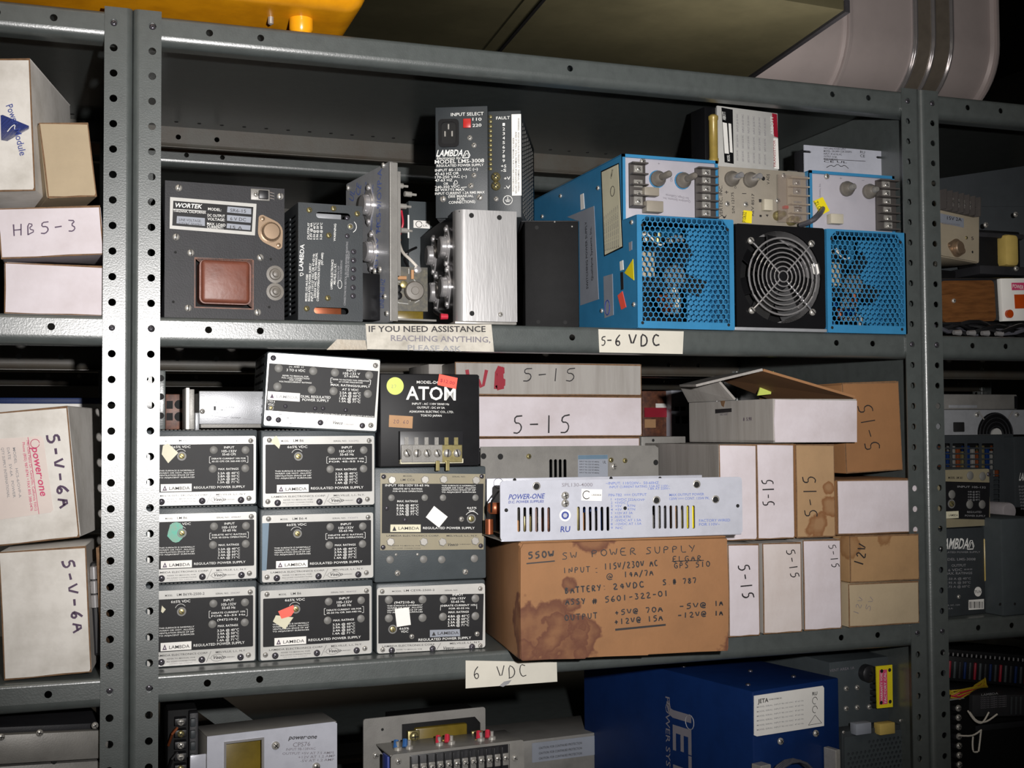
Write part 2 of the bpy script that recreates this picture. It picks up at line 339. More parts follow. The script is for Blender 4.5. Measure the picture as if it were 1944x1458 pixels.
class Dev:
    """one thing: an Empty at the lower left front corner; local x along the front, y into the shelf, z up"""
    def __init__(s, name, label, cat, bl, br, tl, Yl, Yr, base=None, tilt=False, group=None, H=None):
        a, b = UY(*bl, Yl), UY(*br, Yr)
        if not tilt: b.z = a.z
        if base is not None: dz = base - a.z; H0 = UY(*tl, Yl).z - base; a.z += dz; b.z += dz
        s.W = (b - a).length; X = (b - a).normalized(); yh = Vector((-X.y, X.x, 0)).normalized(); Z = X.cross(yh).normalized(); Yv = Z.cross(X)
        s.mw = Matrix(((X.x, Yv.x, Z.x, a.x), (X.y, Yv.y, Z.y, a.y), (X.z, Yv.z, Z.z, a.z), (0, 0, 0, 1))); s.inv = s.mw.inverted()
        s.root = bpy.data.objects.new(name, None); COL.objects.link(s.root); s.root.empty_display_size = .02
        s.root.matrix_world = s.mw; s.root['label'] = label; s.root['category'] = cat
        if group: s.root['group'] = group
        s.inks = {}
        s.H = H if H else s.L(*tl)[1]
    def L(s, u, v, y=0):
        o = s.inv @ CAM; d = (s.inv.to_3x3() @ ray(u, v)); t = (y - o.y) / d.y; p = o + d * t; return (p.x, p.z)
    def part(s, name, g, *mats, parent=None, smooth=False):
        return obj(name, g.mesh(name, *mats, smooth=smooth), parent or s.root)
    def box(s, name, x, y, z, m, bev=.0008, parent=None): return s.part(name, G().box(x, y, z, bev), m, parent=parent, smooth=True)
    def rect(s, name, u0, v0, u1, v1, y0, y1, m, bev=0, parent=None, r=0):
        a = s.L(u0, v0, y0); b = s.L(u1, v1, y0)
        if r: return s.part(name, G().plate(rrect(a[0], b[0], b[1], a[1], r), [], y0, y1), m, parent=parent)
        return s.box(name, (a[0], b[0]), (y0, y1), (b[1], a[1]), m, bev, parent)
    def poly(s, name, pts, y0, y1, m, parent=None): return s.part(name, G().plate([s.L(u, v, y0) for u, v in pts], [], y0, y1), m, parent=parent)
    def fix(s, kind, pts, r, y=0, name=None, parent=None, rot=None, ysc=1):
        nm = name or {'plug': 'button_plug', 'pot': 'trim_screw', 'hex': 'bolt', 'hole': 'screw_hole', 'to3': 'transistor', 'to3c': 'transistor'}.get(kind, 'screw')
        for (u, v) in pts:
            x, z = s.L(u, v, y); o = obj(nm, SCREW[kind], parent or s.root, (x, y, z), (r, r * ysc, r), (0, random.uniform(0, 1.5) if rot is None else rot, 0))
    def fixl(s, kind, pts, r, y=0, name=None, parent=None, rot=0, ysc=1):
        nm = name or {'plug': 'button_plug', 'pot': 'trim_screw', 'hex': 'bolt', 'hole': 'screw_hole', 'to3': 'transistor', 'to3c': 'transistor'}.get(kind, 'screw')
        for (x, z) in pts: obj(nm, SCREW[kind], parent or s.root, (x, y, z), (r, r * ysc, r), (0, rot, 0))
    def _ink(s, k):
        if k not in s.inks: s.inks[k] = ([], [])
        return s.inks[k]
    def txl(s, st, a, b, h, ink='white_ink', y=-.0003, bold=False, slant=0, T=None, name='printed_text'):
        """text from local point a to b (baseline), cap height h"""
        V, Fc, x0, x1 = glyphs(st, bold); dx, dz = b[0] - a[0], b[1] - a[1]; ln = math.hypot(dx, dz)
        if ln < 1e-6 or not V: return
        ex = (dx / ln, dz / ln); ez = (-ex[1], ex[0]); sx = ln / (x1 - x0); sz = h / .69
        vs_, fs = s._ink((ink, name)); n = len(vs_)
        for v in V:
            p = (v[0] - x0) * sx + slant * v[1] * sz; q = v[1] * sz
            P = (a[0] + ex[0] * p + ez[0] * q, y, a[1] + ex[1] * p + ez[1] * q)
            vs_.append(T(P) if T else P)
        fs.extend(tuple(i + n for i in f) for f in Fc)
    def tx(s, st, p0, p1, hpx, ink='white_ink', y=-.0003, **k):
        a, b = s.L(*p0, y), s.L(*p1, y); mid = s.L((p0[0] + p1[0]) / 2, (p0[1] + p1[1]) / 2, y)
        dx, dy = p1[0] - p0[0], p1[1] - p0[1]; n = math.hypot(dx, dy); t = s.L((p0[0] + p1[0]) / 2 + dy / n * hpx, (p0[1] + p1[1]) / 2 - dx / n * hpx, y)
        s.txl(st, a, b, math.hypot(t[0] - mid[0], t[1] - mid[1]), ink, y, **k)
    def pen(s, pl, w, ink, y=-.0003, name='handwriting'):
        """pen strokes: pl list of local (x,z) polylines"""
        vs_, fs = s._ink((ink, name)); m_ = 0
        for P in pl:
            if len(P) > 2:      # smooth by one corner-cutting pass
                Q = [P[0]]
                for i in range(len(P) - 1):
                    a, b = P[i], P[i + 1]
                    if i: Q.append((a[0] * .75 + b[0] * .25, a[1] * .75 + b[1] * .25))
                    if i < len(P) - 2: Q.append((a[0] * .25 + b[0] * .75, a[1] * .25 + b[1] * .75))
                Q.append(P[-1]); P = Q
            n = len(vs_)
            for i, p in enumerate(P):
                a = P[max(0, i - 1)]; b = P[min(len(P) - 1, i + 1)]; dx, dz = b[0] - a[0], b[1] - a[1]; l = math.hypot(dx, dz) or 1
                ww = w * (.85 + .3 * random.random()); ox, oz = -dz / l * ww / 2, dx / l * ww / 2
                vs_.append((p[0] + ox, y, p[1] + oz)); vs_.append((p[0] - ox, y, p[1] - oz))
            for i in range(len(P) - 1): fs.append((n + 2 * i, n + 2 * i + 1, n + 2 * i + 3, n + 2 * i + 2))
    def hw(s, st, p0, p1, hpx, ink='black_ink', w=.0012, y=-.0009, jit=.05):
        n = len(st); dx, dy = p1[0] - p0[0], p1[1] - p0[1]; ln = math.hypot(dx, dy); ex = (dx / ln, dy / ln); ez = (ex[1], -ex[0]); cw = ln / n
        pl = []
        for i, ch in enumerate(st):
            for str_ in S.get(ch.upper(), []):
                q = []
                for (a, b) in str_:
                    a = (i + .1 + .8 * a) * cw + random.uniform(-jit, jit) * cw * .5; b = b * hpx + random.uniform(-jit, jit) * hpx * .5
                    q.append(s.L(p0[0] + ex[0] * a + ez[0] * b, p0[1] + ex[1] * a + ez[1] * b, y))
                pl.append(q)
        s.pen(pl, w, ink, y)
    def line(s, pts, wpx, ink, y=-.0003, name='printed_text'):
        P = [s.L(u, v, y) for u, v in pts]; sc = s.L(pts[0][0] + 10, pts[0][1], y)[0] - s.L(pts[0][0], pts[0][1], y)[0]; s.pen([P], abs(sc) / 10 * wpx, ink, y, name)
    def done(s):
        for (ink, nm), (V, Fc) in s.inks.items():
            me = bpy.data.meshes.new(nm); me.from_pydata(V, [], Fc); me.materials.append(M[ink]); obj(nm, me, s.root)
        s.inks = {}

def struct(name, g, m):
    o = obj(name, g.mesh(name, m)); o['kind'] = 'structure'; return o
# ------------------------------------------------------------------ room shell
struct('floor', G().box((-3, 5), (-3, 5), (-.05, 0)), 'floor_concrete')
struct('ceiling', G().box((-3, 5), (-3, 5), (ZO + 1.6, ZO + 1.65)), 'ceiling_dark')
struct('wall_back', G().box((-3, 5), (4.9, 5), (0, ZO + 1.6)), 'wall_dark')
struct('wall_right', G().box((4.9, 5), (-3, 4.9), (0, ZO + 1.6)), 'wall_dark')

# ------------------------------------------------------------------ steel shelving
P1 = .0254; DEP = .457; X0, X1 = -.0184, .9238       # post corners of the main unit
LEV = [ZO + .0118, ZO - 12 * P1 + .0125, ZO - 26 * P1 + .0135, ZO - 35 * P1 + .0135]
LIP = .0295
def post_mesh(top, bot):
    """corner post: front flange to +x with punched holes, side flange to +y; the corner at the origin"""
    g = G(); n = int((top - bot) / P1); r = .006; t = .0018; hx = .0184; fw = .0272
    for k in range(n + 1):
        z = top - P1 * .62 - k * P1; z1 = z + P1 / 2; z0 = z - P1 / 2
        if k == 0: z1 = top
        g.plate([(r, z0), (fw, z0), (fw, z1), (r, z1)], [circ(hx, z, .0038, 12)], 0, t)
    zb, zt = top - P1 * .62 - n * P1 - P1 / 2, top
    arc = [(r - r * math.sin(a), r - r * math.cos(a)) for a in [math.radians(15 * i) for i in range(7)]]
    out = arc + [(0, .03), (t, .03)] + [(r - (r - t) * math.sin(a), r - (r - t) * math.cos(a)) for a in [math.radians(15 * i) for i in range(6, -1, -1)]]
    g.prism(out, zb, zt, 'z')
    return g.mesh('post', 'shelf_grey', smooth=True)
POST = post_mesh(.0158, -1.98)
def deck_mesh(x0, x1, holes):
    g = G(); y = .0022; t = .0012
    rt, rb_ = .004, .0095
    prof = [(y + .03, 0)] + [(y + rt - rt * math.sin(a), -rt + rt * math.cos(a)) for a in [math.radians(22.5 * i) for i in range(5)]]
    prof = prof[:-1]
    flat_top = -rt; flat_bot = -(LIP - rb_)
    # front flat with punched holes
    cuts = sorted(holes); g.plate([(x0, flat_bot), (x1, flat_bot), (x1, flat_top), (x0, flat_top)], [circ(h, -.0122, .0036, 12) for h in cuts], y, y + t)
    top = [(y + DEP - .004, 0), (y + rt, 0)] + [(y + rt - rt * math.sin(a), -rt + rt * math.cos(a)) for a in [math.radians(22.5 * i) for i in range(1, 5)]]
    top += [(p[0] + (t if p[1] < -.0005 else 0), p[1] - (t if p[1] > -.0005 else 0)) for p in reversed(top)]
    g.prism(top, x0, x1, 'x')
    arc = [(y + rb_ - rb_ * math.cos(a), flat_bot - rb_ * math.sin(a)) for a in [math.radians(15 * i) for i in range(7)]] + [(y + .022, -LIP)]
    inn = [(y + .022, -LIP + t)] + [(y + rb_ - (rb_ - t) * math.cos(a), flat_bot - (rb_ - t) * math.sin(a)) for a in [math.radians(15 * i) for i in range(6, -1, -1)]]
    g.prism(arc + inn, x0, x1, 'x')
    return g.mesh('shelf', 'shelf_grey', smooth=True)
def rear_lip_mesh(x0, x1, holes):
    g = G(); y = DEP - .002; rb_ = .0095; fb = -(LIP - rb_) - .004
    g.plate([(x0, fb), (x1, fb), (x1, 0), (x0, 0)], [circ(h, -.015, .0036, 12) for h in holes], y, y + .0012)
    arc = [(y - .0 - (rb_ - rb_ * math.cos(a)), fb - rb_ * math.sin(a)) for a in [math.radians(15 * i) for i in range(7)]] + [(y - .018, fb - rb_)]
    g.prism(arc + [(p[0] - (0.0012 if i < 4 else 0), p[1] + (0 if i < 4 else .0012)) for i, p in reversed(list(enumerate(arc)))], x0 + .012, x1 - .012, 'x')
    return g.mesh('rear_flange', 'shelf_warm_lit', smooth=True)
def unit(name, label, x0, x1, y0, levels, detail=True, group=None):
    root = bpy.data.objects.new(name, None); COL.objects.link(root); root.location = (x0, y0, 0); root['label'] = label; root['category'] = 'shelving'
    root['group'] = group or 'shelving units'
    Wd = x1 - x0
    for (x, y, sx, sy) in ((0, 0, 1, 1), (Wd, 0, -1, 1), (0, DEP + .004, 1, -1), (Wd, DEP + .004, -1, -1)):
        obj('post', POST, root, (x, y, ZO), (sx, sy, 1))
    hs = [.0745, .1262, Wd / 2, Wd - .1262, Wd - .0745] + ([.019] if detail else [])
    dk = deck_mesh(.0025, Wd - .0025, hs); rl = rear_lip_mesh(.0025, Wd - .0025, [h for h in hs])
    for z in levels:
        d = obj('shelf', dk, root, (0, 0, z)); f = obj('rear_flange', rl, d)
        if detail:
            for (hx, hz) in ((.0184, -.0122), (Wd - .0184, -.0122)):
                obj('bolt', SCREW['dark'], d, (hx, .0015, hz), .003, (0, random.random(), 0))
            g = G(); x = .07
            while x < Wd - .05: g.lathe([(.0026, -.0016), (.0026, -.0012)], (x, DEP - .03, 0), 'z', 8); x += .03
            obj('slot_row', g.mesh('slot_row', 'hole_black'), d)
    return root
U0 = unit('shelving_unit', 'grey steel shelving unit filling the middle of the picture, holding the power supplies', X0, X1, 0, LEV)
Wm = X1 - X0
g = G().box((Wm - .0042, Wm - .0028), (.02, DEP - .01), (ZO - 1.9, LEV[0] - .002)); obj('side_panel', g.mesh('side_panel', 'shelf_grey'), U0)
g = G().box((.0028, .0042), (.03, DEP - .01), (LEV[1] + .001, LEV[0] - .002)); obj('side_panel', g.mesh('side_panel', 'shelf_grey'), U0)
def strap(a, b, y, wd):
    a, b = Vector(a), Vector(b); d = (b - a).normalized(); n = Vector((-d.y, d.x)) * wd / 2
    return G().plate([a - n, b - n, b + n, a + n], [], y, y + .0015).mesh('cross_brace', 'shelf_grey')
for q in (0, 1):
    a = UY(1231, 1345, DEP) if q else UY(425, 1358, DEP); b = UY(1092, 1470, DEP) if q else UY(560, 1458, DEP); d = b - a; b2 = a + d * 4; a2 = a - d * .35
    if q: b2 = a + d * 4
    o = obj('cross_brace', strap((a2.x - X0, a2.z), (b2.x - X0, max(b2.z, .1)), DEP + .008 + .002 * q, .034), U0)
unit('shelving_unit', 'grey steel shelving unit at the left edge, holding white cartons', 2 * X0 - X1 - 1e-4, X0 - 1e-4, 0, LEV)
unit('shelving_unit', 'grey steel shelving unit at the right edge, dim, behind the double post', X1 + 1e-4, 2 * X1 - X0, 0, LEV)
for i, (lb, xa) in enumerate((('rear shelving unit seen through the gaps behind the middle unit', X0 + .02), ('rear shelving unit seen behind the left cartons', X0 + .02 - .9425), ('rear shelving unit behind the right edge unit', X0 + .02 + .9425))):
    unit('shelving_unit', lb, xa, xa + .942, .575, LEV, False)
D1, D2, D3, D4 = LEV
# ------------------------------------------------------------------ cartons
def carton(name, label, bl, br, tl, Yl, Yr, depth, m='cool_card', base=None, tilt=True, edge='kraft_edge', group=None, side=None, cat='box', H=None, flap=True):
    group = group or ('long cartons stacked at the middle' if name == 'long_carton' else 'cartons on the shelves')
    d = Dev(name, label, cat, bl, br, tl, Yl, Yr, base=base, tilt=tilt, group=group, H=H)
    g = G().box((0, d.W), (.0006, depth), (0, d.H), .0016)
    for v in g.bm.verts:      # cardboard is never quite flat
        v.co += Vector((random.uniform(-1, 1), random.uniform(-1, 1) * .6, random.uniform(-1, 1))) * .0007
    d.part('carton', g, side or m, smooth=True)
    if flap:
        e = .0011; w_, h_ = d.W, d.H
        P = [(e, e * 1.6), (w_ * .33, e), (w_ * .66, e * 1.5), (w_ - e * 2, e), (w_ - e, e * 3), (w_ - e * 1.2, h_ * .5), (w_ - e, h_ - e * 2), (w_ * .5, h_ - e * 1.4), (e * .8, h_ - e), (e * 1.3, h_ * .5)]
        d.part('end_flap', G().plate(P, [], -.0004, .0008), m)
        d.part('flap_edge', G().plate([(0, 0), (w_, 0), (w_, h_), (0, h_)], [[(p[0] * .992 + w_ * .004, p[1] * .992 + h_ * .004) for p in P]], .0001, .0007), edge)
    return d
SEAM = .0
# left unit, upper shelf
d = carton('carton', 'plain white carton resting on the left upper shelf, lowest of its stack', (8, 590), (200, 592), (8, 498), .012, .012, .2, base=D2, tilt=False, m='cool_card')
d.W += .01; d.line([(10, 574), (30, 582), (70, 592)], .8, 'grey_ink'); d.done(); c_low = d
d = carton('carton', 'white carton marked HB5-3, on top of the plain white one', (2, 492), (198, 483), (-1, 396), .012, .012, .2, base=None, tilt=True)
d.hw('HB5-3', (21, 448), (150, 439), 22, w=.0012, ink='purple_ink'); d.done()
d = carton('tall_carton', 'tall white carton with a blue triangle logo, upper left corner', (-110, 367), (67, 362), (-110, 113), .022, .004, .17, m='worn_card')
d.poly('logo_print', [(1, 219), (5, 218), (55, 239), (55, 245), (14, 268), (2, 266)], -.0004, .0006, 'blue_ink')
d.line([(14, 250), (22, 240), (29, 236), (27, 246), (33, 248)], 1.6, 'white_ink', y=-.0012)
d.tx('Power', (11, 201), (26, 238), 13, 'blue_ink', y=-.0013); d.tx('Module', (26, 246), (38, 296), 13, 'blue_ink', y=-.0013)
d.done()
d = carton('small_carton', 'small beige carton beside the tall white one, against the post', (91, 376), (184, 373), (91, 233), .012, .02, .15, m='beige_card'); d.done()
# left unit, lower shelf
d = carton('carton', 'leaning white carton lettered 5V-6A on the lower left shelf, open at its right side', (8, 1292), (174, 1276), (-12, 1049), .014, .006, .16, m='worn_card', edge='kraft_edge')
d.hw('5-V-6A', (117, 1060), (140, 1205), 22, w=.0021, ink='purple_ink', jit=.09); d.done()
x, z = d.W, d.H
d.part('side_flap', G().plate([(0, 0), (.16, 0), (.16, z), (0, z * .97)], [], 0, .003, mt=Matrix.Translation((x + .011, .012, 0)) @ Matrix.Rotation(math.radians(86), 4, 'Z')), 'kraft_edge')
d.part('foam', G().box((x - .001, x + .009), (.03, .15), (.01, z - .02), .003), 'black_plastic')
for q in range(3): d.part('bolt', G().lathe([(.004, 0), (.004, .012), (0, .014)], (x + .004, .02, z - .035 - .014 * q), 'z'), 'chrome', smooth=True)
d = carton('carton', 'leaning white carton with a pink printed label, on top of the other 5V-6A carton', (-20, 1039), (151, 1020), (-45, 787), .018, .002, .16, m='worn_card')
d.hw('5-V-6A', (88, 822), (114, 968), 22, w=.0023, ink='purple_ink', jit=.09)
d.poly('shipping_label', [(-30, 835), (76, 828), (82, 832), (101, 968), (96, 973), (-10, 988)], -.0007, .0005, 'label_peach')
d.tx('power·one', (60, 850), (77, 942), 14, 'pink_ink', y=-.001, bold=True, slant=.2); d.line([(53, 830), (74, 976)], 1, 'pink_ink', y=-.001)
d.tx('740 Calle Plano Dr. Camarillo, California 93012', (50, 836), (66, 970), 5, 'pink_ink', y=-.001); d.tx('Phone (805) 987-8741 • FAX 805 388-0476', (42, 840), (58, 970), 5, 'pink_ink', y=-.001)
for i, s_ in enumerate(('MODEL   HC5-6/OVP-A', 'DATE   5V-6A   POWER', 'QTY SUPPLY INTERNATIONAL')):
    d.tx(s_, (24 - i * 11, 850), (36 - i * 11, 945), 5, 'faded_ink', y=-.001)
d.fixl('plug', [], .003); 
a = d.L(67, 842); d.part('logo_ring', G().tube([(a[0] + .0042 * math.cos(t * .5), -.001, a[1] + .0042 * math.sin(t * .5)) for t in range(13)], .0003, 4), 'pink_ink')
d.done()
d = Dev('ring_binder', 'white binder with a blue top edge, in the gap behind the left 5V-6A cartons', 'binder', (-60, 1010), (230, 1010), (-60, 766), .30, .30, base=D3)
d.box('cover', (0, d.W), (0, .05), (0, d.H), 'label_white'); d.box('top_band', (0, d.W), (-.002, .052), (d.H, d.H + .007), 'navy_paint')
# left unit, bottom shelf
d = Dev('chassis_supply', 'flat aluminium chassis with rows of screws, bottom left corner', 'power supply', (-40, 1470), (202, 1455), (-40, 1400), -.002, .02, tilt=True)
d.box('front_rail', (0, d.W), (0, .01), (.008, d.H + .0012), 'dull_aluminium', .001); d.box('body', (0, d.W), (.004, .2), (-.13, .005), 'dull_aluminium', .001)
d.box('cover', (0, d.W), (.012, .2), (d.H - .001, d.H + .006), 'dark_metal')
d.fix('steel', [(75, 1391), (180, 1377), (2, 1399)], .0034); d.fix('steel', [(64, 1433), (178, 1416)], .0028, .004); d.fix('hole', [(111, 1403), (30, 1436), (103, 1446)], .0026, .0035)

# ------------------------------------------------------------------ middle unit, upper shelf
# black supply with copper-wound transformer
d = Dev('transformer_supply', 'black plate power supply with a copper-wrapped coil window and a name plate', 'power supply', (312, 598), (535, 604), (323, 343), .012, .02, base=D2)
d.W = d.L(540, 400)[0]; win = [d.L(u, v) for u, v in ((371, 585), (479, 585), (479, 491), (371, 491))]
win = [(win[0][0], d.L(371, 582)[1]), (win[1][0], d.L(371, 582)[1]), (win[2][0], d.L(480, 492)[1]), (win[3][0], d.L(371, 491)[1])]
g = G().plate([(0, 0), (d.W, 0), (d.W, d.H), (0, d.H)], [win], 0, .0025); d.part('front_plate', g, 'dark_metal')
d.box('case', (.001, .004), (.0025, .13), (0, d.H), 'dark_metal'); d.box('case', (d.W - .003, d.W), (.0025, .13), (0, d.H), 'dark_metal'); d.box('case', (.003, d.W - .002), (.0025, .13), (d.H - .003, d.H - .0005), 'dark_metal')
d.box('core', (win[0][0] - .012, win[1][0] + .012), (.014, .07), (win[0][1] - .015, win[3][1] + .015), 'black_paint')
cx0, cx1, cz0, cz1 = win[0][0] + .0032, win[1][0] - .002, win[0][1] + .003, win[3][1] - .001
d.part('coil', G().plate(rrect(cx0, cx1, cz0, cz1, .006, 4), [], -.004, .014), 'copper_tape'); d.part('coil_wrap', G().box((cx0 + .0015, cx1 - .0015), (-.0075, .012), (cz0 + .001, cz1 + .0), .0045, 4), 'copper_tape', smooth=True)
d.part('window_frame', G().plate([(win[0][0] - .0014, win[0][1] - .0014), (win[1][0] + .0014, win[0][1] - .0014), (win[1][0] + .0014, win[3][1] + .0014), (win[0][0] - .0014, win[3][1] + .0014)], [win], -.0006, .0003), 'pcb_brown')
d.fix('slot', [(339, 357), (532, 373), (334, 450), (362, 480), (494, 489), (357, 585), (489, 593)], .0036, ysc=.9)
d.fix('hole', [(333, 479), (514, 492), (329, 573), (511, 583)], .0014)
npl = d.poly('name_plate', [(323, 374), (487, 387), (484, 447), (322, 434)], -.0008, .0003, 'panel_silver')
npl['label'] = 'silver-bordered black name plate'
d.poly('plate_field', [(329, 381), (481, 393), (478, 440), (327, 428)], -.0011, 0, 'black_gloss', parent=npl)
for q in ([(432, 392), (477, 396), (477, 407), (431, 403)], [(431, 408), (477, 412), (476, 423), (431, 419)], [(431, 424), (476, 428), (475, 437), (430, 433)], [(336, 410), (389, 414), (389, 429), (335, 424)]):
    d.poly('value_field', q, -.0013, -.0009, 'label_grey', parent=npl)
Y_ = -.0015
d.tx('WORTEK', (331, 393), (383, 396), 8, y=-.0013, bold=True, slant=.25); d.line([(329, 397), (391, 401)], 1, 'white_ink', y=-.0013)
d.tx('TARZANA, CALIFORNIA', (329, 402), (391, 406), 4, y=-.0013); d.tx('MODEL:', (395, 399), (420, 401), 5, y=-.0013); d.tx('SR6-15', (437, 402), (467, 404), 6, 'black_ink', y=Y_)
d.tx('DC OUTPUT', (394, 411), (427, 413), 5, y=-.0013); d.tx('VOLTAGE:', (394, 418), (427, 420), 5, y=-.0013); d.tx('6 V DC', (437, 418), (467, 420), 6, 'black_ink', y=Y_)
d.tx('MAX. LOAD', (393, 427), (428, 430), 5, y=-.0013); d.tx('CURRENT:', (393, 433), (424, 435), 5, y=-.0013); d.tx('15 A', (437, 434), (460, 436), 6, 'black_ink', y=Y_)
d.tx('LINE VOLTAGE:', (340, 419), (382, 422), 4.5, 'black_ink', y=Y_); d.tx('115VAC 50/60Hz', (340, 426), (384, 429), 4.5, 'black_ink', y=Y_)
d.fix('to3', [(513, 441)], .0104, rot=math.radians(58))
a = d.L(490, 370); tb = d.box('semiconductor', (a[0] - .008, a[0] + .012), (-.0018, 0), (a[1] - .006, a[1] + .006), 'dull_aluminium'); d.box('chip', (a[0], a[0] + .010), (-.0045, -.001), (a[1] - .0045, a[1] + .0045), 'black_plastic', parent=tb)
for k in (-1, 0, 1): d.part('pin', G().tube([(a[0] + .012, -.002, a[1] + .003 * k), (a[0] + .016, -.0035, a[1] + .003 * k - .001), (a[0] + .017, 0, a[1] + .003 * k - .002)], .0005, 5), 'chrome', parent=tb)
d.fix('steel', [(486, 369)], .0026, -.0018)
for (u, v) in ((522, 521), (522, 554)):
    a = d.L(u, v); d.part('feed_through', G().lathe([(.0092, 0), (.0092, -.0008), (.0062, -.001), (.0055, -.003), (.0034, -.0035), (.003, -.006), (.0012, -.0066), (0, -.0066)], (a[0], 0, a[1]), seg=20), 'knob_grey', smooth=True)
d.done()

# grey vented supply with slots
d = Dev('vented_supply', 'slate grey louvred power supply with vertical lettering, right of the copper coil supply', 'power supply', (566, 603), (687, 607), (570, 384), .0, .004, base=D2)
W_, H_ = d.W + .001, d.H
sl = []
for (u0, v0, u1, v1) in ((600, 405, 665, 414), (596, 585, 662, 595)):
    a, b = d.L(u0, (v0 + v1) / 2 - 1), d.L(u1, (v0 + v1) / 2 + 1); sl.append(rrect(a[0], b[0], (a[1] + b[1]) / 2 - .0034, (a[1] + b[1]) / 2 + .0034, .0033))
d.part('front_plate', G().plate(rrect(0, W_, 0, H_, .001), sl, 0, .0015), 'charcoal')
g = G()
nl = 20
holes = [rrect(.012 + j * .036, .040 + j * .036, .008 + k * (H_ - .016) / nl, .008 + (k + .5) * (H_ - .016) / nl) for k in range(nl) for j in range(3)]
g.plate([(0, 0), (.12, 0), (.12, H_), (0, H_)], holes, 0, .0015, mt=Matrix.Translation((.0015, .001, 0)) @ Matrix.Rotation(math.radians(90), 4, 'Z')); d.part('side_louvre', g, 'charcoal')
d.box('case', (W_ - .0015, W_), (.001, .12), (0, H_), 'charcoal'); d.box('case', (.001, W_), (.001, .12), (H_ - .0015, H_ - .0002), 'charcoal'); d.box('chassis', (.008, W_ - .008), (.03, .11), (.005, H_ - .005), 'black_paint')
d.box('chassis', (.012, W_ - .02), (.012, .03), (.005, .02), 'copper'); d.box('chassis', (.02, W_ - .02), (.012, .03), (H_ - .02, H_ - .008), 'aluminium')
d.fix('brass', [(587, 399), (633, 396), (678, 406), (624, 447), (622, 566), (582, 586)], .0030); d.fix('pot', [(665, 430)], .0032); d.fix('dark', [(659, 448), (659, 414)], .0026)
d.fix('dark', [(671, 478), (671, 494.5), (671, 512), (670, 528), (670, 546), (670, 562)], .0029)
d.tx('LAMBDA', (575, 514), (578, 464), 8); d.line([(570, 524), (578, 520.5), (570, 517), (570, 524)], .9, 'white_ink')
for s_, u, v0, v1, h in (('MODEL LVS-44-5-9280', 583, 572, 521, 4), ('REGULATED POWER SUPPLY', 588.5, 572, 500, 4), ('INPUT 115/127 VAC OR 47-63 Hz', 594, 572, 482, 4), ('230/254 VAC REFER TO MANUAL', 599.5, 566, 480, 4), ('CURRENT/OPERATION SUITABLE', 605, 572, 493, 4), ('(47-440)', 613, 503, 480, 4),
        ('OUTPUT', 587, 455, 423, 4), ('5.0V @ 4A', 592, 455, 423, 4), ('6.5A @ 40°C', 598, 455, 423, 4), ('5.9A @ 50°C', 604, 455, 423, 4), ('5.2A @ 60°C', 611, 455, 423, 4), ('WARNING', 637, 458, 425, 4), ('LAMBDA ELECTRONICS', 631, 549, 493, 4), ('MELVILLE, L.I., N.Y.', 637, 540, 500, 4), ('A DIVISION OF', 643, 545, 505, 3.4), ('VEECO INSTRUMENTS INC', 648.5, 532, 494, 3.4), ('CONNECTIONS FOR VERTICAL OR OTHER PREFERRED MOUNTING', 656, 580, 459, 3.6), ('DISTANCE IN HEIGHT', 662, 526, 476, 3.4)):
    d.tx(s_, (u, v0), (u + (v0 - v1) * .04, v1), h, 'faded_ink' if h < 4 else 'white_ink')
a, b = d.L(645, 540), d.L(649, 549); d.pen([[(a[0] + .0022 * math.cos(t), a[1] + .0045 * math.sin(t)) for t in [i * .52 for i in range(13)]]], .0004, 'white_ink', name='printed_text')
a = d.L(665, 430); d.pen([[(a[0] + .0066 * math.cos(t), a[1] + .0066 * math.sin(t)) for t in [-1.1 + i * .25 for i in range(9)]]], .0006, 'white_ink', name='printed_text')
d.done()

# open-frame linear supply: chassis plate receding to the left, circuit board and coil behind it
zt = UY(734, 305, .0).z; far = UZ(657, 350, zt); near = UY(741, 305, .0)
d = Dev('open_frame_supply', 'open-frame power supply with a blue-printed aluminium chassis plate turned sideways', 'power supply', (657, 350), (734, 305), (657, 350), far.y, 0.0, base=None)
fv = Vector((far.x, far.y, 0)); nv = Vector((near.x, near.y, 0)); X = (nv - fv).normalized(); Yv = Vector((-X.y, X.x, 0))
d.mw = Matrix(((X.x, Yv.x, 0, fv.x), (X.y, Yv.y, 0, fv.y), (0, 0, 1, D2), (0, 0, 0, 1))); d.inv = d.mw.inverted(); d.root.matrix_world = d.mw
W_ = (nv - fv).length; H_ = zt - D2
d.part('chassis_plate', G().plate(rrect(0, W_, 0.0005, H_, .003), [], 0, .003), 'aluminium'); d.part('chassis_foot', G().plate([(0, 0), (W_, 0), (W_, .05), (0, .05)], [], 0, .002, mt=Matrix.Translation((0, .003, .0024)) @ Matrix.Rotation(math.radians(90), 4, 'X') @ Matrix.Scale(-1, 4, (0, 0, 1)) @ Matrix.Scale(1, 4)), 'dull_aluminium')
d.part('plate_rim', G().box((W_ - .002, W_ + .0005), (-.0008, .0085), (.001, H_ - .001), .0008), 'dull_aluminium')
d.fix('to3c', [(701, 389), (706, 478)], .0125, rot=math.pi / 2); d.fix('steel', [(728, 314), (661, 357), (735, 595), (731, 563)], .003)
a, b = d.L(690, 530), d.L(722, 605); d.box('heat_sink', (a[0], b[0]), (-.022, 0), (.004, a[1]), 'black_gloss', .001)
d.fix('steel', [(712, 515), (722, 512)], .0035, -.004); d.fix('slot', [(716, 600)], .004, -.002)
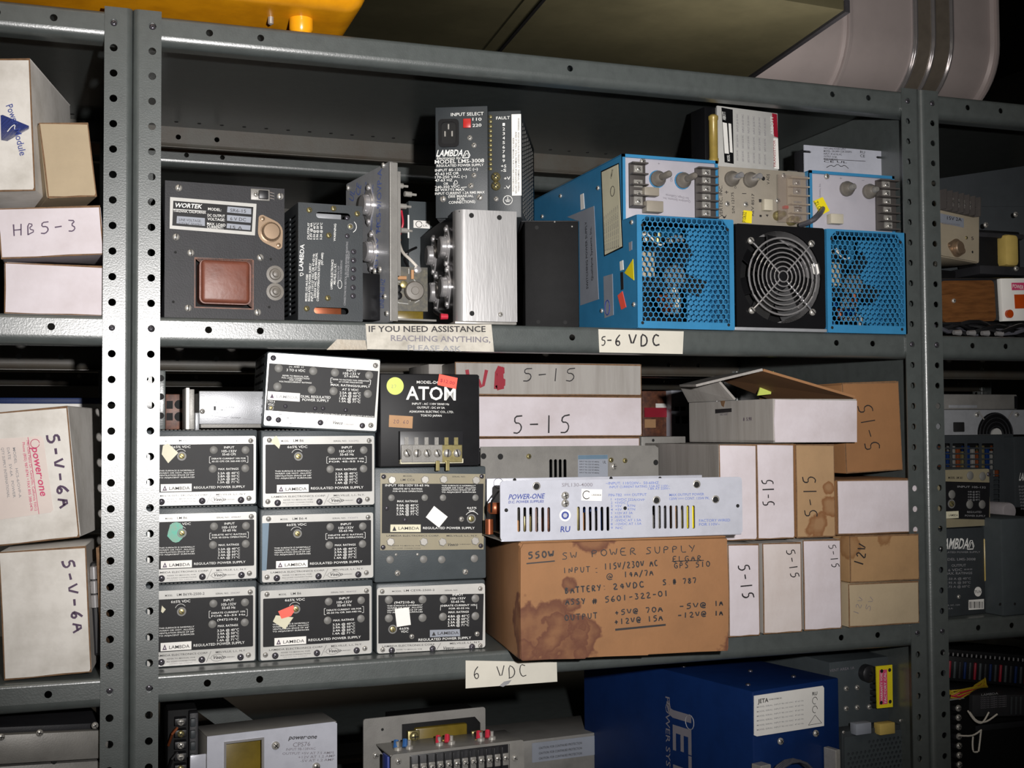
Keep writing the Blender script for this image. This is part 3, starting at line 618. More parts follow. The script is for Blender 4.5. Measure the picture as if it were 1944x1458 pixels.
for s_, u, v0, v1, h in (('UL', 671, 384, 363, 9), ('CE', 683, 373, 352, 9), ('INPUT 100-120 VAC 2A', 693, 395, 345, 3), ('HC5-9/OVP-A', 722, 440, 320, 8), ('OUTPUT 5V 9A', 716, 560, 420, 5), ('COMPONENTS INTERNATIONAL', 706, 450, 350, 3), ('CONDOR DC POWER', 710, 565, 490, 5), ('LINE 50-60 HZ', 728, 585, 530, 8)):
    d.tx(s_, (u, v0), (u + 3, v1), h, 'pale_blue_ink')
# second plate and board behind
d.part('side_board', G().box((W_ * .2, W_ - .004), (.009, .0105), (.055, H_ - .012)), 'pcb'); d.part('side_board_edge', G().box((W_ - .004, W_ - .002), (.0085, .0125), (.05, H_ - .01)), 'dull_aluminium')
fb = Dev('front_board', 'x', 'x', (746, 590), (812, 592), (746, 506), .03, .028, base=None); bpy.data.objects.remove(fb.root); fb.root = d.root
Rm_ = d.inv @ fb.mw
def sub(name, g, *mats, smooth=True): 
    bmesh.ops.transform(g.bm, matrix=Rm_, verts=g.bm.verts); return obj(name, g.mesh(name, *mats, smooth=smooth), d.root)
sub('circuit_board', G().box((0, fb.W), (0, .0018), (0, fb.H)), 'pcb'); sub('transformer', G().box((.002, fb.W - .004), (.004, .05), (D2 - fb.mw.translation.z + .001, .001), .001), 'amber')
pk = [('resistor', 760, 528, 'resistor', 1), ('resistor', 782, 522, 'resistor', 0), ('capacitor', 754, 549, 'black_gloss', 2), ('capacitor', 755, 562, 'black_gloss', 2), ('trimmer', 749, 513, 'dull_aluminium', 2), ('terminal', 791, 513, 'chrome', 2), ('trimmer', 765, 541, 'brass', 2)]
for nm, u, v, mm, k in pk:
    a = fb.L(u, v)
    if k == 2: g = G().lathe([(.0042, 0), (.0042, -.005), (.003, -.0056), (0, -.0056)], (a[0], 0, a[1]), seg=14)
    elif k: g = G().tube([(a[0] - .006, -.003, a[1]), (a[0] + .006, -.003, a[1])], .0022, 8)
    else: g = G().tube([(a[0], -.003, a[1] - .005), (a[0], -.003, a[1] + .005)], .0018, 8)
    sub(nm, g, mm)
for (u0, v0, u1, v1) in ((752, 534, 770, 538), (748, 543, 748, 570), (772, 548, 779, 572), (750, 574, 775, 577), (785, 530, 797, 545), (776, 510, 776, 520), (746, 568, 760, 576), (787, 575, 796, 570)):
    a, b = fb.L(u0, v0), fb.L(u1, v1); sub('trace', G().tube([(a[0], -.0003, a[1]), (b[0], -.0003, b[1])], .0005, 5), 'panel_silver')
a = fb.L(784, 554); sub('thermistor', G().lathe([(.0105, 0), (.0105, -.006), (.0095, -.0075), (.0045, -.0078), (.004, -.0085), (0, -.0085)], (a[0], -.004, a[1]), seg=24), 'knob_grey')
def wire(u_v, Y, m, r=.0012, host=None):
    pts = [UY(u, v, y) for (u, v), y in zip(u_v, Y)]; Q = []
    for i in range(len(pts) - 1):
        p0, p1, p2, p3 = pts[max(0, i - 1)], pts[i], pts[i + 1], pts[min(len(pts) - 1, i + 2)]
        for t in (0, .25, .5, .75): Q.append(.5 * ((2 * p1) + (-p0 + p2) * t + (2 * p0 - 5 * p1 + 4 * p2 - p3) * t * t + (-p0 + 3 * p1 - 3 * p2 + p3) * t ** 3))
    Q.append(pts[-1]); h = host or d
    return obj('wire', G().tube([h.inv @ q for q in Q], r, 7).mesh('wire', m, smooth=True), h.root)
wire([(754, 370), (744, 381), (740, 398), (750, 408)], [.03, .02, .02, .03], 'wire_green', .0014)
wire([(756, 456), (764, 478), (778, 492), (793, 508)], [.06, .04, .03, .03], 'wire_white', .0017)
wire([(758, 405), (757, 425), (755, 440), (760, 456)], [.05, .04, .05, .06], 'copper', .0012); wire([(762, 400), (765, 425), (758, 448)], [.06, .055, .06], 'lug_red', .0012); wire([(790, 470), (775, 478), (768, 492), (775, 506)], [.06, .04, .04, .03], 'wire_black', .0015)
for (u, v) in ((752, 352), (768, 368), (758, 391), (760, 437)):
    p = d.inv @ UY(u, v, .05); d.part('stud', G().lathe([(.003, 0), (.003, .008), (.0015, .009), (.0015, .014), (0, .014)], (p.x, p.y, p.z), 'y'), 'steel_screw', smooth=True)
d.done()
# small grey supply behind
d = Dev('grey_supply', 'small grey power supply with a white sticker, in shadow behind the circuit board', 'power supply', (776, 560), (830, 560), (776, 381), .2, .2, base=D2)
d.box('case', (0, d.W + .03), (0, .15), (0, d.H), 'slate', .001); d.rect('sticker', 785, 418, 816, 434, -.0006, .0002, 'label_white'); d.rect('slot', 774, 408, 777, 452, -.0008, .0002, 'white_ink')
a, b = d.L(795, 426), d.L(795, 421); d.pen([[(a[0] + .004 * math.cos(t * .6), a[1] + .004 * math.sin(t * .6)) for t in range(11)]], .0008, 'black_ink', y=-.0008, name='printed_text'); d.tx('c.e.', (803, 430), (812, 430), 5, 'black_ink', y=-.0008); d.done()

# brushed aluminium supply with a black heat sink side carrying four round transistors
d = Dev('heatsink_supply', 'brushed aluminium front power supply with four round transistors on its black side', 'power supply', (868, 611), (982, 611), (872, 397), .0, -.004, base=D2)
W_, H_ = d.W, d.H; p = d.inv @ UZ(779, 454, d.mw.translation.z + H_); dl = max(.16, p.y); 
g = G().prism([(0, .02)] + [(.010 - .010 * math.cos(a), .010 - .010 * math.sin(a)) for a in [math.radians(15 * i) for i in range(7)]] + [(W_, 0), (W_, .002), (.01, .002), (.002, .02)], .003, H_, 'z'); d.part('front_cover', g, 'brushed', smooth=True)
sd = d.part('heat_sink', G().plate([(0, .003), (dl, .003), (dl, H_), (0, H_)], [], 0, .003, mt=Matrix.Translation((.0035, .012, 0)) @ Matrix.Rotation(math.radians(90), 4, 'Z')), 'black_gloss')
d.box('case', (W_ - .003, W_), (.002, .1), (.003, H_ - .001), 'dark_metal'); d.box('case', (.003, W_ - .002), (.002, dl), (H_ - .003, H_ - .001), 'dark_metal'); d.box('base_rail', (-.002, W_), (.002, .1), (0, .003), 'steel_screw')
ra = math.radians
for (u, v) in ((812, 485), (843, 468), (818, 555), (845, 545)):
    p = d.inv @ UX(u, v, d.mw.translation.x); y, z = p.y, p.z
    o = obj('transistor', SCREW['to3c'], d.root, (.0005, y, z), (.0128,) * 3, (0, math.pi / 2, -math.pi / 2))
d.fix('hole', [(895, 409), (948, 413), (896, 595)], .0028); d.fix('steel', [(950, 597)], .0026)
d.done()
for pts in ([(826, 590), (834, 596), (843, 602)],): wire(pts, [.06, .04, .02], 'wire_black', .003, host=d)
a = d.inv @ UY(843, 601, .015); d.part('wire_tip', G().lathe([(.0035, -.004), (.003, .004), (0, .005)], (a.x, a.y, a.z), 'x'), 'lug_red', smooth=True)
# plain black case
d = Dev('black_case', 'plain dusty black metal case between the brushed supply and the blue one', 'power supply', (997, 614), (1100, 617), (997, 420), .03, .012, base=D2)
d.box('case', (0, d.W), (0, .16), (0, d.H), 'black_paint', .0015); d.box('lid', (-.0035, d.W + .0005), (.004, .165), (d.H, d.H + .0015), 'dark_metal')
d.fix('hole', [(1019, 432), (1022, 611), (1073, 612)], .0022); d.fix('steel', [(1053, 421), (1086, 430)], .001)
ztop_black = d.mw.translation.z + d.H + .0015

# charcoal supply with mains inlet, standing on the two
d = Dev('inlet_supply', 'charcoal power supply with mains inlet and red voltage switch, on top of the black case', 'power supply', (827, 396), (989, 402), (821, 204), .052, .012, base=ztop_black + .0006)
W_, H_ = d.W, d.H; xs = d.L(926, 300)[0]; xr = d.L(945, 300)[0]
d.box('front_plate', (0, xs), (0, .004), (0, H_), 'charcoal', .0008); d.box('terminal_plate', (xs, W_ - .0), (.007, .01), (0, H_ * .965), 'charcoal', .0008)
d.box('case', (.0, W_), (.0105, .2), (0, H_ * .97), 'charcoal', .0006)
x0_, z0_ = d.L(833, 280); x1_, z1_ = d.L(871, 226)
inl = d.part('mains_inlet', G().plate(rrect(x0_, x1_, z0_, z1_, .004), [rrect(x0_ + .003, x1_ - .003, z0_ + .0035, z1_ - .0035, .004)], -.0022, .001), 'black_gloss')
obj('socket_well', G().plate(rrect(x0_ + .003, x1_ - .003, z0_ + .0035, z1_ - .0035, .004), [], -.0004, .0005).mesh('socket_well', 'hole_black'), inl)
for (dx, dz) in ((0, .008), (-.004, 0), (.004, 0)): obj('prong', G().box(((x0_ + x1_) / 2 + dx - .0008, (x0_ + x1_) / 2 + dx + .0008), (-.002, .0), ((z0_ + z1_) / 2 + dz - .004, (z0_ + z1_) / 2 + dz + .002)).mesh('prong', 'steel_screw'), inl)
d.rect('voltage_switch', 879, 225, 894, 242, -.002, .001, 'red_plastic', .0006)
d.fix('steel', [(892, 262), (900, 276), (900, 333)], .0030); d.fix('steel', [(894, 353)], .0034); d.fix('slot', [(841, 378), (911, 375)], .0036)
for s_, p0, p1, h in (('INPUT SELECT', (856, 220.5), (918, 218.5), 6), ('110', (897, 229), (914, 229), 5.5), ('220', (897, 241), (914, 240), 5.5), ('LAMBDA', (828, 297), (878, 296), 12), ('Electronics Inc.', (829, 303), (876, 302), 5), ('MODEL LMS-3008', (825.5, 311), (919, 308), 7), ('REGULATED POWER SUPPLY', (829, 317), (918, 315), 4.5),
        ('INPUT 85-132 VAC (~)', (826, 326), (907, 323), 4.8), ('47-63 HZ OR', (826, 333), (871, 331), 4.8), ('170-250 VAC (~)', (826, 339), (886, 337), 4.8), ('47-63 HZ', (826, 345), (859, 344), 4.8), ('OR', (842, 351), (851, 351), 4.5), ('240-350 VDC', (826, 358), (873, 356), 4.8), ('60 WATTS MAX', (826, 363), (882, 362), 4.5), ('INPUT CURRENT 1.2A RMS MAX', (826, 370), (920, 367), 4.6), ('(SEE MANUAL', (851, 375), (899, 374), 4.6), ('FOR', (868, 380), (882, 380), 4.6), ('CONNECTIONS)', (852, 387), (902, 385), 5)):
    d.tx(s_, p0, p1, h, bold=(h > 11), slant=.25 if s_[:3] in ('LAM', 'Ele') else 0)
d.line([(878, 300), (886, 282), (894, 299), (878, 300)], 1.6, 'white_ink'); d.line([(882, 297), (887, 289), (890, 298)], 1, 'white_ink'); d.line([(861, 350), (865, 340), (870, 349), (861, 350)], 1, 'white_ink'); d.line([(875, 356), (886, 355)], 1, 'white_ink')
tp = .0068
d.tx('FAULT', (942, 227), (968, 226), 5.5, y=tp)
for i in range(9): d.tx(str(i + 1), (954, 239 + i * 8.6), (958.5, 239 + i * 8.6), 5.5, y=tp)
d.tx('+S', (951, 318), (961, 318), 5.5, y=tp); d.tx('-S', (951, 326), (961, 326), 5.5, y=tp); d.tx('+V', (957, 342), (969, 341), 6, y=tp); d.tx('-V', (957, 359), (969, 358), 6, y=tp)
a = d.L(964, 380, tp); d.pen([[(a[0] + .0052 * math.cos(t * .5), a[1] + .0052 * math.sin(t * .5)) for t in range(14)], [(a[0], a[1] + .004), (a[0], a[1])], [(a[0] - .003, a[1]), (a[0] + .003, a[1])], [(a[0] - .002, a[1] - .0015), (a[0] + .002, a[1] - .0015)]], .0006, 'white_ink', y=tp, name='printed_text')
d.rect('warning_label', 971, 217, 990, 371, .0055, .007, 'label_white')
for i, (u, v0, v1, s_) in enumerate(((984, 224, 364, 'WARNING  HIGH VOLTAGE IS PRESENT AT TERMINAL SEVERAL'), (979, 250, 368, 'AND IT WILL STILL REMAIN ENERGIZED AFTER'), (974, 262, 364, 'REFER TO MANUAL FOR OTHER CONNECTIONS'))): d.tx(s_, (u - 1, v0), (u - 1, v1), 3.2, 'black_ink', y=.0052)
d.fixl('brass', [(d.L(930, 219 + i * 9, 0)[0], d.L(930, 219 + i * 9, 0)[1]) for i in range(12)], .0022, .0065, name='terminal_pin')
d.fixl('brass', [d.L(941, 335, .002), d.L(941, 352, .002)], .0052, .006, name='terminal_screw', rot=.7, ysc=1.5); d.fix('steel', [(942, 378)], .0028, .0065)
g = G(); 
for i in range(9):
    for k in range(22):
        y = .03 + i * .018; z = .01 + k * (H_ * .96 - .02) / 21; g.lathe([(.0019, -.0002), (.0019, 0.0004)], (W_, y, z), 'x', 6)
o = d.part('vent_light_dots', g, 'plug_grey'); o['kind'] = 'stuff'  # light showing through the vent holes, painted as pale grey discs
d.done()

# ------------------------------------------------------------------ the three fan supplies
def hex_mesh(x0, x1, z0, z1, pitch, t=.0012, wall=.0007, notch=None):
    """perforated sheet of hexagonal holes"""
    g = G(); bm = g.bm; R_ = pitch / math.sqrt(3); ri = R_ - wall * .62; cache = {}
    def V(x, y, z):
        k = (round(x * 2e5), round(y * 2e5), round(z * 2e5))
        if k not in cache: cache[k] = bm.verts.new((x, y, z))
        return cache[k]
    nr = int((z1 - z0) / (R_ * 1.5)) + 1; nc = int((x1 - x0) / pitch) + 1
    for r in range(nr):
        for c in range(nc):
            cx = x0 + (c + .5 + .5 * (r % 2)) * pitch; cz = z0 + R_ + r * 1.5 * R_
            if cx > x1 or cz > z1: continue
            if notch and notch(cx, cz): continue
            a = [math.radians(30 + 60 * i) for i in range(6)]
            for y in (0,):
                O = [V(cx + R_ * math.cos(q), 0, cz + R_ * math.sin(q)) for q in a]; I = [V(cx + ri * math.cos(q), 0, cz + ri * math.sin(q)) for q in a]; B = [V(cx + ri * math.cos(q), t, cz + ri * math.sin(q)) for q in a]
                for i in range(6):
                    j = (i + 1) % 6
                    try: bm.faces.new((O[i], O[j], I[j], I[i])); bm.faces.new((I[i], I[j], B[j], B[i]))
                    except ValueError: pass
    return g
def post_knob(d, u, v, m, y, ln=.012):
    a = d.L(u, v, y); g = G(); g.lathe([(.0095, 0), (.0095, -.004), (.0075, -.0065), (.0068, -.01), (.0045, -.012)], (a[0], y, a[1]), seg=18)
    o = d.part('binding_post', g, 'knob_grey', smooth=True)
    obj('stud', G().lathe([(.004, -.011), (.004, -.011 - ln), (.0028, -.0125 - ln), (0, -.0125 - ln)], (a[0] + .0, y, a[1]), seg=12).mesh('stud', m, smooth=True), o)
def terminals(d, pts, y, w=.012, h=.0065, host='barrier_grey', ins='steel_screw'):
    """barrier strip: pts are pixel centres"""
    L_ = [d.L(u, v, y) for u, v in pts]; vertical = abs(L_[0][1] - L_[-1][1]) > abs(L_[0][0] - L_[-1][0])
    st = ((L_[-1][0] - L_[0][0]) / (len(L_) - 1), (L_[-1][1] - L_[0][1]) / (len(L_) - 1))
    xs_ = [p[0] for p in L_]; zs_ = [p[1] for p in L_]; ex = w / 2
    if vertical: bx = (min(xs_) - ex, max(xs_) + ex); bz = (min(zs_) - abs(st[1]) * .6, max(zs_) + abs(st[1]) * .6)
    else: bx = (min(xs_) - abs(st[0]) * .6, max(xs_) + abs(st[0]) * .6); bz = (min(zs_) - ex, max(zs_) + ex)
    b = d.box('terminal_block', bx, (y - .004, y), bz, host, .0005)
    for i, (x, z) in enumerate(L_):
        obj('terminal_screw', SCREW['steel'], b, (x, y - .0055, z), (.0032, .0032, .0032), (0, random.random(), 0))
        k = .0055
        pz = G().box((x - k, x + k), (y - .0055, y - .004), (z - k * .8, z + k * .8)) if vertical else G().box((x - k * .8, x + k * .8), (y - .0055, y - .004), (z - k, z + k)); obj('terminal_plate', pz.mesh('terminal_plate', ins), b)
    for i in range(len(L_) + 1):
        x = L_[0][0] + st[0] * (i - .5); z = L_[0][1] + st[1] * (i - .5)
        gb = G().box((bx[0], bx[1]), (y - .0125, y - .004), (z - .0008, z + .0008)) if vertical else G().box((x - .0008, x + .0008), (y - .0125, y - .004), (bz[0], bz[1]))
        obj('barrier', gb.mesh('barrier', host), b)
    return b
def blue_supply(label, bl, br, tl, up_tl, up_tr, mpx, seed, wleft):
    d = Dev('fan_supply', label, 'power supply', bl, br, tl, .0, .0, base=D2, group='fan cooled supplies on the upper shelf')
    W_, H_ = d.W, d.H; yu = .04
    # recessed upper section: depth from where its left edge stands
    a0 = d.inv @ UX(up_tl[0], up_tl[1], (d.mw @ Vector((0, 0, 0))).x); yu = max(.02, min(.09, a0.y))
    zt = d.L(up_tl[0], up_tl[1], yu)[1]; xr = d.L(up_tr[0], up_tr[1], yu)[0]; dep = .36
    t = .002
    # case: side, top, steps
    side = [(0.002, 0), (dep, 0), (dep, zt), (yu, zt), (yu, H_), (.002, H_)]
    d.part('side_panel', G().prism(side, 0, .0015, 'x'), blue := 'blue_paint')
    d.part('side_panel', G().prism([(0.002, 0), (dep, 0), (dep, H_), (.002, H_)], W_ - .0015, W_, 'x'), blue)
    d.box('top_cover', (0, xr), (yu, dep), (zt - t, zt), blue); d.box('lower_cover', (0, W_), (0.001, yu + .004), (H_ - .0015, H_), blue); d.box('bottom', (0, W_), (.001, dep), (0, .0015), blue); d.box('upper_side', (xr - .0015, xr), (yu, dep), (H_, zt - .001), blue)
    # front frame + hex mesh
    ml, mb = d.L(mpx[0], mpx[3]); mr, mt_ = d.L(mpx[2], mpx[1])
    fr = d.part('front_frame', G().plate(rrect(0, W_, 0, H_, .0015), [[(ml, mb), (mr, mb), (mr, mt_ - .012), (mr - .009, mt_), (ml + .007, mt_), (ml, mt_ - .007)]], 0, .0022), blue)
    d.part('honeycomb_grille', hex_mesh(ml - .002, mr + .001, mb - .002, mt_ + .001, .0067, wall=.0010), blue, smooth=False).location = (0, .0022, 0)
    d.fixl('hole', [(.006, .006), (W_ - .008, .006), (W_ - .008, H_ - .012), (.007, H_ - .012)], .0019)
    # things behind the mesh
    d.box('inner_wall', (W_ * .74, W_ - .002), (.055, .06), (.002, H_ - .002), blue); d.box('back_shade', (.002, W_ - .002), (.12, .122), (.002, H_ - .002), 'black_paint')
    d.box('power_module', (ml - .001, ml + .024), (.016, .05), (H_ * .47, H_ * .70), 'cream_paint', .001)
    d.part('fan_hub', G().lathe([(.0135, 0), (.0135, -.008), (.012, -.01), (.003, -.0102), (0, -.0102)], (W_ * .50, .036, H_ * .50), seg=24), 'plug_grey', smooth=True)
    for q in range(5): 
        a = q * 1.257 + .3; d.part('fan_blade', G().box((.012, .045), (0, .002), (-.010, .010), mt=Matrix.Translation((W_ * .5, .04, H_ * .5)) @ Matrix.Rotation(a, 4, 'Y') @ Matrix.Rotation(.5, 4, 'X')), 'charcoal')
    rnd = random.Random(seed)
    for q in range(14):
        x, z = rnd.uniform(.01, W_ * .6), rnd.choice([rnd.uniform(.006, H_ * .35), rnd.uniform(H_ * .72, H_ - .01)]); c = rnd.choice(['brass', 'black_gloss', 'copper', 'navy_paint', 'dull_aluminium', 'nylon'])
        d.part('component', G().lathe([(.004, 0), (.004, .012), (0, .012)], (x, rnd.uniform(.02, .04), z), rnd.choice('xyz'), 8), c)
    pts = [(ml + .002 + k * .004, .012, mt_ - .026 + .006 * math.sin(k * .7)) for k in range(9)]; d.part('wire', G().tube(pts, .0011, 6), 'wire_white', smooth=True)
    # upper plate
    up = d.box('upper_plate', (.0035, xr - .003), (yu + .001, yu + .004), (H_, zt - .0035), 'white_panel'); d.part('upper_frame', G().box((0, .0036), (yu - .001, yu + .002), (H_, zt)).box((xr - .0034, xr), (yu - .001, yu + .002), (H_, zt)).box((0, xr), (yu - .001, yu + .002), (zt - .0036, zt)), blue)
    return d, yu, zt, xr
# left blue
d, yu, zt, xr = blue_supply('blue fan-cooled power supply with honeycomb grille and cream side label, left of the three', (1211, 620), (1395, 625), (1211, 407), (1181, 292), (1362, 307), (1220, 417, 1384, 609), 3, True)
for (u, v) in ((1248, 340), (1296, 343)):
    a = d.L(u, v, yu); d.part('clearance_ring', G().lathe([(.0105, -.0003), (.0105, .001), (0, .001)], (a[0], yu, a[1]), seg=20), 'blue_paint'); post_knob(d, u, v, 'knob_grey', yu, .02)
terminals(d, [(1337, 330), (1337, 345), (1337, 361), (1337, 377), (1337, 392), (1337, 407)], yu + .001, .026)
terminals(d, [(1208, 323), (1208, 350), (1208, 370), (1208, 384)], yu + .001, .02)
d.rect('connector', 1224, 354, 1252, 372, yu - .012, yu, 'putty', .0008); d.rect('connector', 1228, 380, 1260, 403, yu - .014, yu, 'putty', .0008)
d.fix('steel', [(1220, 307)], .0038, yu); d.tx('Qualidyne Systems, Inc.', (1311, 381), (1258, 374), 4, 'grey_ink', y=yu + .0006); d.tx('San Diego, California', (1308, 375), (1264, 368), 4, 'grey_ink', y=yu + .0006); d.tx('+', (1249, 313), (1253, 313), 5, 'grey_ink', y=yu + .0006); d.tx('ON', (1277, 345), (1277, 337), 5, 'grey_ink', y=yu + .0006)
# side labels on local x = 0, facing -x
def side_poly(d, name, pix, m, th=.0005, parent=None, off=0):
    o = d.inv @ CAM; P = []
    for u, v in pix:
        r = d.inv.to_3x3() @ ray(u, v); t = (0 - o.x) / r.x; p = o + r * t; P.append((p.y, p.z))
    g = G().prism(P, -th - off, 0, 'x'); return d.part(name, g, m, parent=parent)
def side_T(d, pix):
    o = d.inv @ CAM; r = d.inv.to_3x3() @ ray(*pix); t = (0 - o.x) / r.x; p = o + r * t; return (p.y, p.z)
def side_tx(d, st, p0, p1, hm, ink, off=.0008):
    a, b = side_T(d, p0), side_T(d, p1); d.txl(st, (-a[0], a[1]), (-b[0], b[1]), hm, ink, 0, T=lambda P: (-off, -P[0], P[2]))
side_poly(d, 'rating_label_border', [(1141, 325), (1175, 309), (1183, 470), (1147, 487)], 'black_gloss', .0003); side_poly(d, 'rating_label', [(1143, 327), (1174, 312), (1181, 468), (1149, 484)], 'label_cream', .0006)
side_poly(d, 'grey_label', [(1077, 412), (1128, 391), (1137, 568), (1102, 580), (1100, 420)], 'label_grey', .0004); side_poly(d, 'small_label', [(1102, 370), (1108, 367), (1110, 396), (1103, 399)], 'label_white')
side_poly(d, 'warning_triangle', [(1186, 518), (1202, 492), (1204, 532)], 'sticker_yellow'); side_poly(d, 'barcode_label', [(1177, 497), (1183, 494), (1184, 512), (1178, 514)], 'label_white'); side_poly(d, 'barcode', [(1178, 517), (1183, 516), (1184, 549), (1179, 551)], 'black_ink', .0003)
side_poly(d, 'price_sticker', [(1173, 561), (1182, 553), (1189, 583), (1180, 588)], 'price_red'); side_poly(d, 'maker_label', [(1146, 525), (1163, 520), (1165, 598), (1148, 604)], 'label_grey', .0004); side_poly(d, 'pale_sticker', [(1194, 461), (1200, 458), (1200, 474), (1195, 477)], 'label_grey', .0004)
side_tx(d, 'SWITCHING POWER SUPPLY', (1118, 548), (1115, 420), .006, 'black_ink'); side_tx(d, 'Qualidyne Systems, Inc.', (1127, 532), (1124, 430), .006, 'black_ink')
side_tx(d, 'COMMERCIAL', (1162, 340), (1165, 322), .004, 'black_ink')
for i in range(8): side_tx(d, 'MODEL 5V 200A SERIES INPUT 115V', (1151 + i * 3.6, 476 - i), (1149 + i * 3.6, 410 - i * 3), .0026, 'grey_ink')
a = side_T(d, (1164, 363)); d.part('approval_ring', G().tube([(-.0008, a[0] + .006 * math.cos(t * .5), a[1] + .006 * math.sin(t * .5)) for t in range(14)], .0004, 4), 'black_ink')
a = side_T(d, (1154, 584)); d.part('approval_ring', G().tube([(-.0006, a[0] + .007 * math.cos(t * .5), a[1] + .009 * math.sin(t * .5)) for t in range(14)], .0006, 4), 'blue_ink')
for px in ((1136, 357), (1200, 422), (1204, 578), (1143, 590), (1065, 372), (1030, 411)):
    a = side_T(d, px); obj('screw', SCREW['steel'], d.root, (0, a[0], a[1]), .0028, (0, 0, -math.pi / 2))
d.done(); blueL = d; zBL = d.mw.translation.z + zt
# right blue
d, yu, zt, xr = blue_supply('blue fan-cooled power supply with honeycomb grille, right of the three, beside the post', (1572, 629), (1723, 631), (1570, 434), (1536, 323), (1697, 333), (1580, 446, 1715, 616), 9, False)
d.fix('steel', [(1569, 335)], .0036, yu)
for (u, v) in ((1606, 359), (1649, 364)): post_knob(d, u, v, 'dull_aluminium', yu, .006)
terminals(d, [(1677, 353), (1678, 369), (1679, 385), (1680, 401), (1681, 417), (1682, 430)], yu + .001, .026)
d.rect('connector', 1578, 405, 1602, 425, yu - .01, yu, 'nylon', .0008); d.poly('service_tag', [(1546, 381), (1562, 374), (1575, 400), (1560, 408)], yu - .003, yu, 'sticker_yellow')
d.tx('ATO 1Z', (1564, 403), (1552, 381), 7, 'black_ink', y=yu - .0035); d.tx('+', (1594, 341), (1599, 341), 5, 'grey_ink', y=yu + .0006); d.tx('-', (1636, 344), (1641, 344), 5, 'grey_ink', y=yu + .0006); d.tx('Systems, Inc.', (1558, 375), (1558, 348), 3.5, 'grey_ink', y=yu + .0006)
d.done(); blueR = d; zBR = d.mw.translation.z + zt; yBR = yu
wire([(1562, 396), (1555, 408), (1540, 420), (1520, 427)], [yu - .005, yu - .03, yu - .035, .02], 'wire_grey', .0032)

# middle, chromed fan guard
d = Dev('fan_supply', 'grey fan-cooled power supply with a round wire fan guard, between the two blue ones', 'power supply', (1399, 622), (1568, 625), (1397, 424), .0, .0, base=D2, group='fan cooled supplies on the upper shelf')
W_, H_ = d.W, d.H; yu = .045; zt = d.L(1363, 315, yu)[1]; x0u = d.L(1365, 380, yu)[0]; x1u = d.L(1536, 380, yu)[0]
d.part('fan_plate', G().plate(rrect(0, W_, .004, H_, .003), [circ(W_ / 2, H_ / 2 + .002, W_ * .455, 40)], 0, .003), 'black_gloss'); d.box('base_rail', (-.003, W_ + .001), (-.001, .05), (0, .004), 'aluminium')
d.part('fan_shroud', G().lathe([(W_ * .455, .003), (W_ * .45, .035), (W_ * .44, .035), (W_ * .44, .034)], (W_ / 2, 0, H_ / 2 + .002), seg=40, cap=False), 'chrome', smooth=True); d.box('case', (.001, W_ - .001), (.036, .3), (.004, H_), 'black_paint')
c_ = (W_ / 2, H_ / 2 + .002)
hub = d.part('fan_hub', G().lathe([(.016, .03), (.016, .008), (.0145, .006), (0, .006)], (c_[0], 0, c_[1]), seg=28), 'fan_black', smooth=True)
for q in range(7):
    d.part('fan_blade', G().box((.013, W_ * .43), (0, .0015), (-.012, .012), .0005, mt=Matrix.Translation((c_[0], .018, c_[1])) @ Matrix.Rotation(q * .8976 + .2, 4, 'Y') @ Matrix.Rotation(.55, 4, 'X')), 'black_gloss')
gd = d.part('fan_guard', G().tube([(c_[0] + .046 * math.cos(a), -.004, c_[1] + .046 * math.sin(a)) for a in [i * math.pi / 24 for i in range(48)]], .0012, 6, True), 'chrome', smooth=True)
for r in (.0065, .012, .0175, .023, .0285, .034, .040): obj('guard_ring', G().tube([(c_[0] + r * math.cos(a), -.0045, c_[1] + r * math.sin(a)) for a in [i * math.pi / 20 for i in range(40)]], .0009, 6, True).mesh('guard_ring', 'chrome', smooth=True), gd)
for q in range(4):
    a = math.radians(45 + 90 * q); obj('guard_spoke', G().tube([(c_[0] + r * math.cos(a), -.0032 if r < .055 else -.002, c_[1] + r * math.sin(a)) for r in (.007, .05, .0565, .060)], .0010, 6).mesh('guard_spoke', 'chrome', smooth=True), gd)
    obj('screw', SCREW['slot'], gd, (c_[0] + .0585 * math.cos(a), -.001, c_[1] + .0585 * math.sin(a)), .0042)
d.poly('paper_scrap', [(1541, 501), (1557, 502), (1562, 512), (1551, 522), (1545, 520)], .004, .005, 'label_white')
d.box('upper_case', (x0u, x1u), (yu + .003, .3), (H_ - .001, zt), 'dull_aluminium'); d.box('lower_ledge', (0, W_), (.002, yu + .01), (H_ - .002, H_), 'black_paint'); up = d.box('upper_plate', (x0u, x1u), (yu, yu + .003), (H_, zt), 'putty', .0006)
for (u, v) in ((1388, 340), (1423, 342)): post_knob(d, u, v, 'chrome', yu, .014)
d.fix('hole', [(1449, 339)], .0026, yu); d.fix('steel', [(1380, 387), (1415, 388), (1487, 334), (1476, 381)], .0034, yu)
for s_, p0, p1, h in (('VERTEC, INC.', (1372, 412), (1371, 352), 6), ('+', (1376, 369), (1383, 369), 8), ('-', (1409, 370), (1417, 370), 8), ('S/N 12175', (1395, 405), (1393, 365), 5), ('REV 8517', (1431, 410), (1432, 368), 5), ('V ADJ', (1461, 350), (1460, 331), 5), ('(', (1377, 415), (1377, 407), 6), ('4', (1459, 412), (1459, 407), 5), ('1', (1441, 384), (1446, 384), 6), ('1', (1446, 412), (1446, 408), 4), ('ON', (1398, 358), (1398, 350), 4)):
    d.tx(s_, p0, p1, h, 'black_ink', y=yu - .0004)
a = d.box('connector', (d.L(1445, 390, yu)[0], d.L(1461, 390, yu)[0]), (yu - .008, yu), (d.L(1450, 401, yu)[1], d.L(1450, 380, yu)[1]), 'nylon', .0006)
terminals(d, [(1508, 349), (1509, 365), (1510, 390), (1511, 401), (1512, 416)], yu + .0005, .024, host='cream_paint')
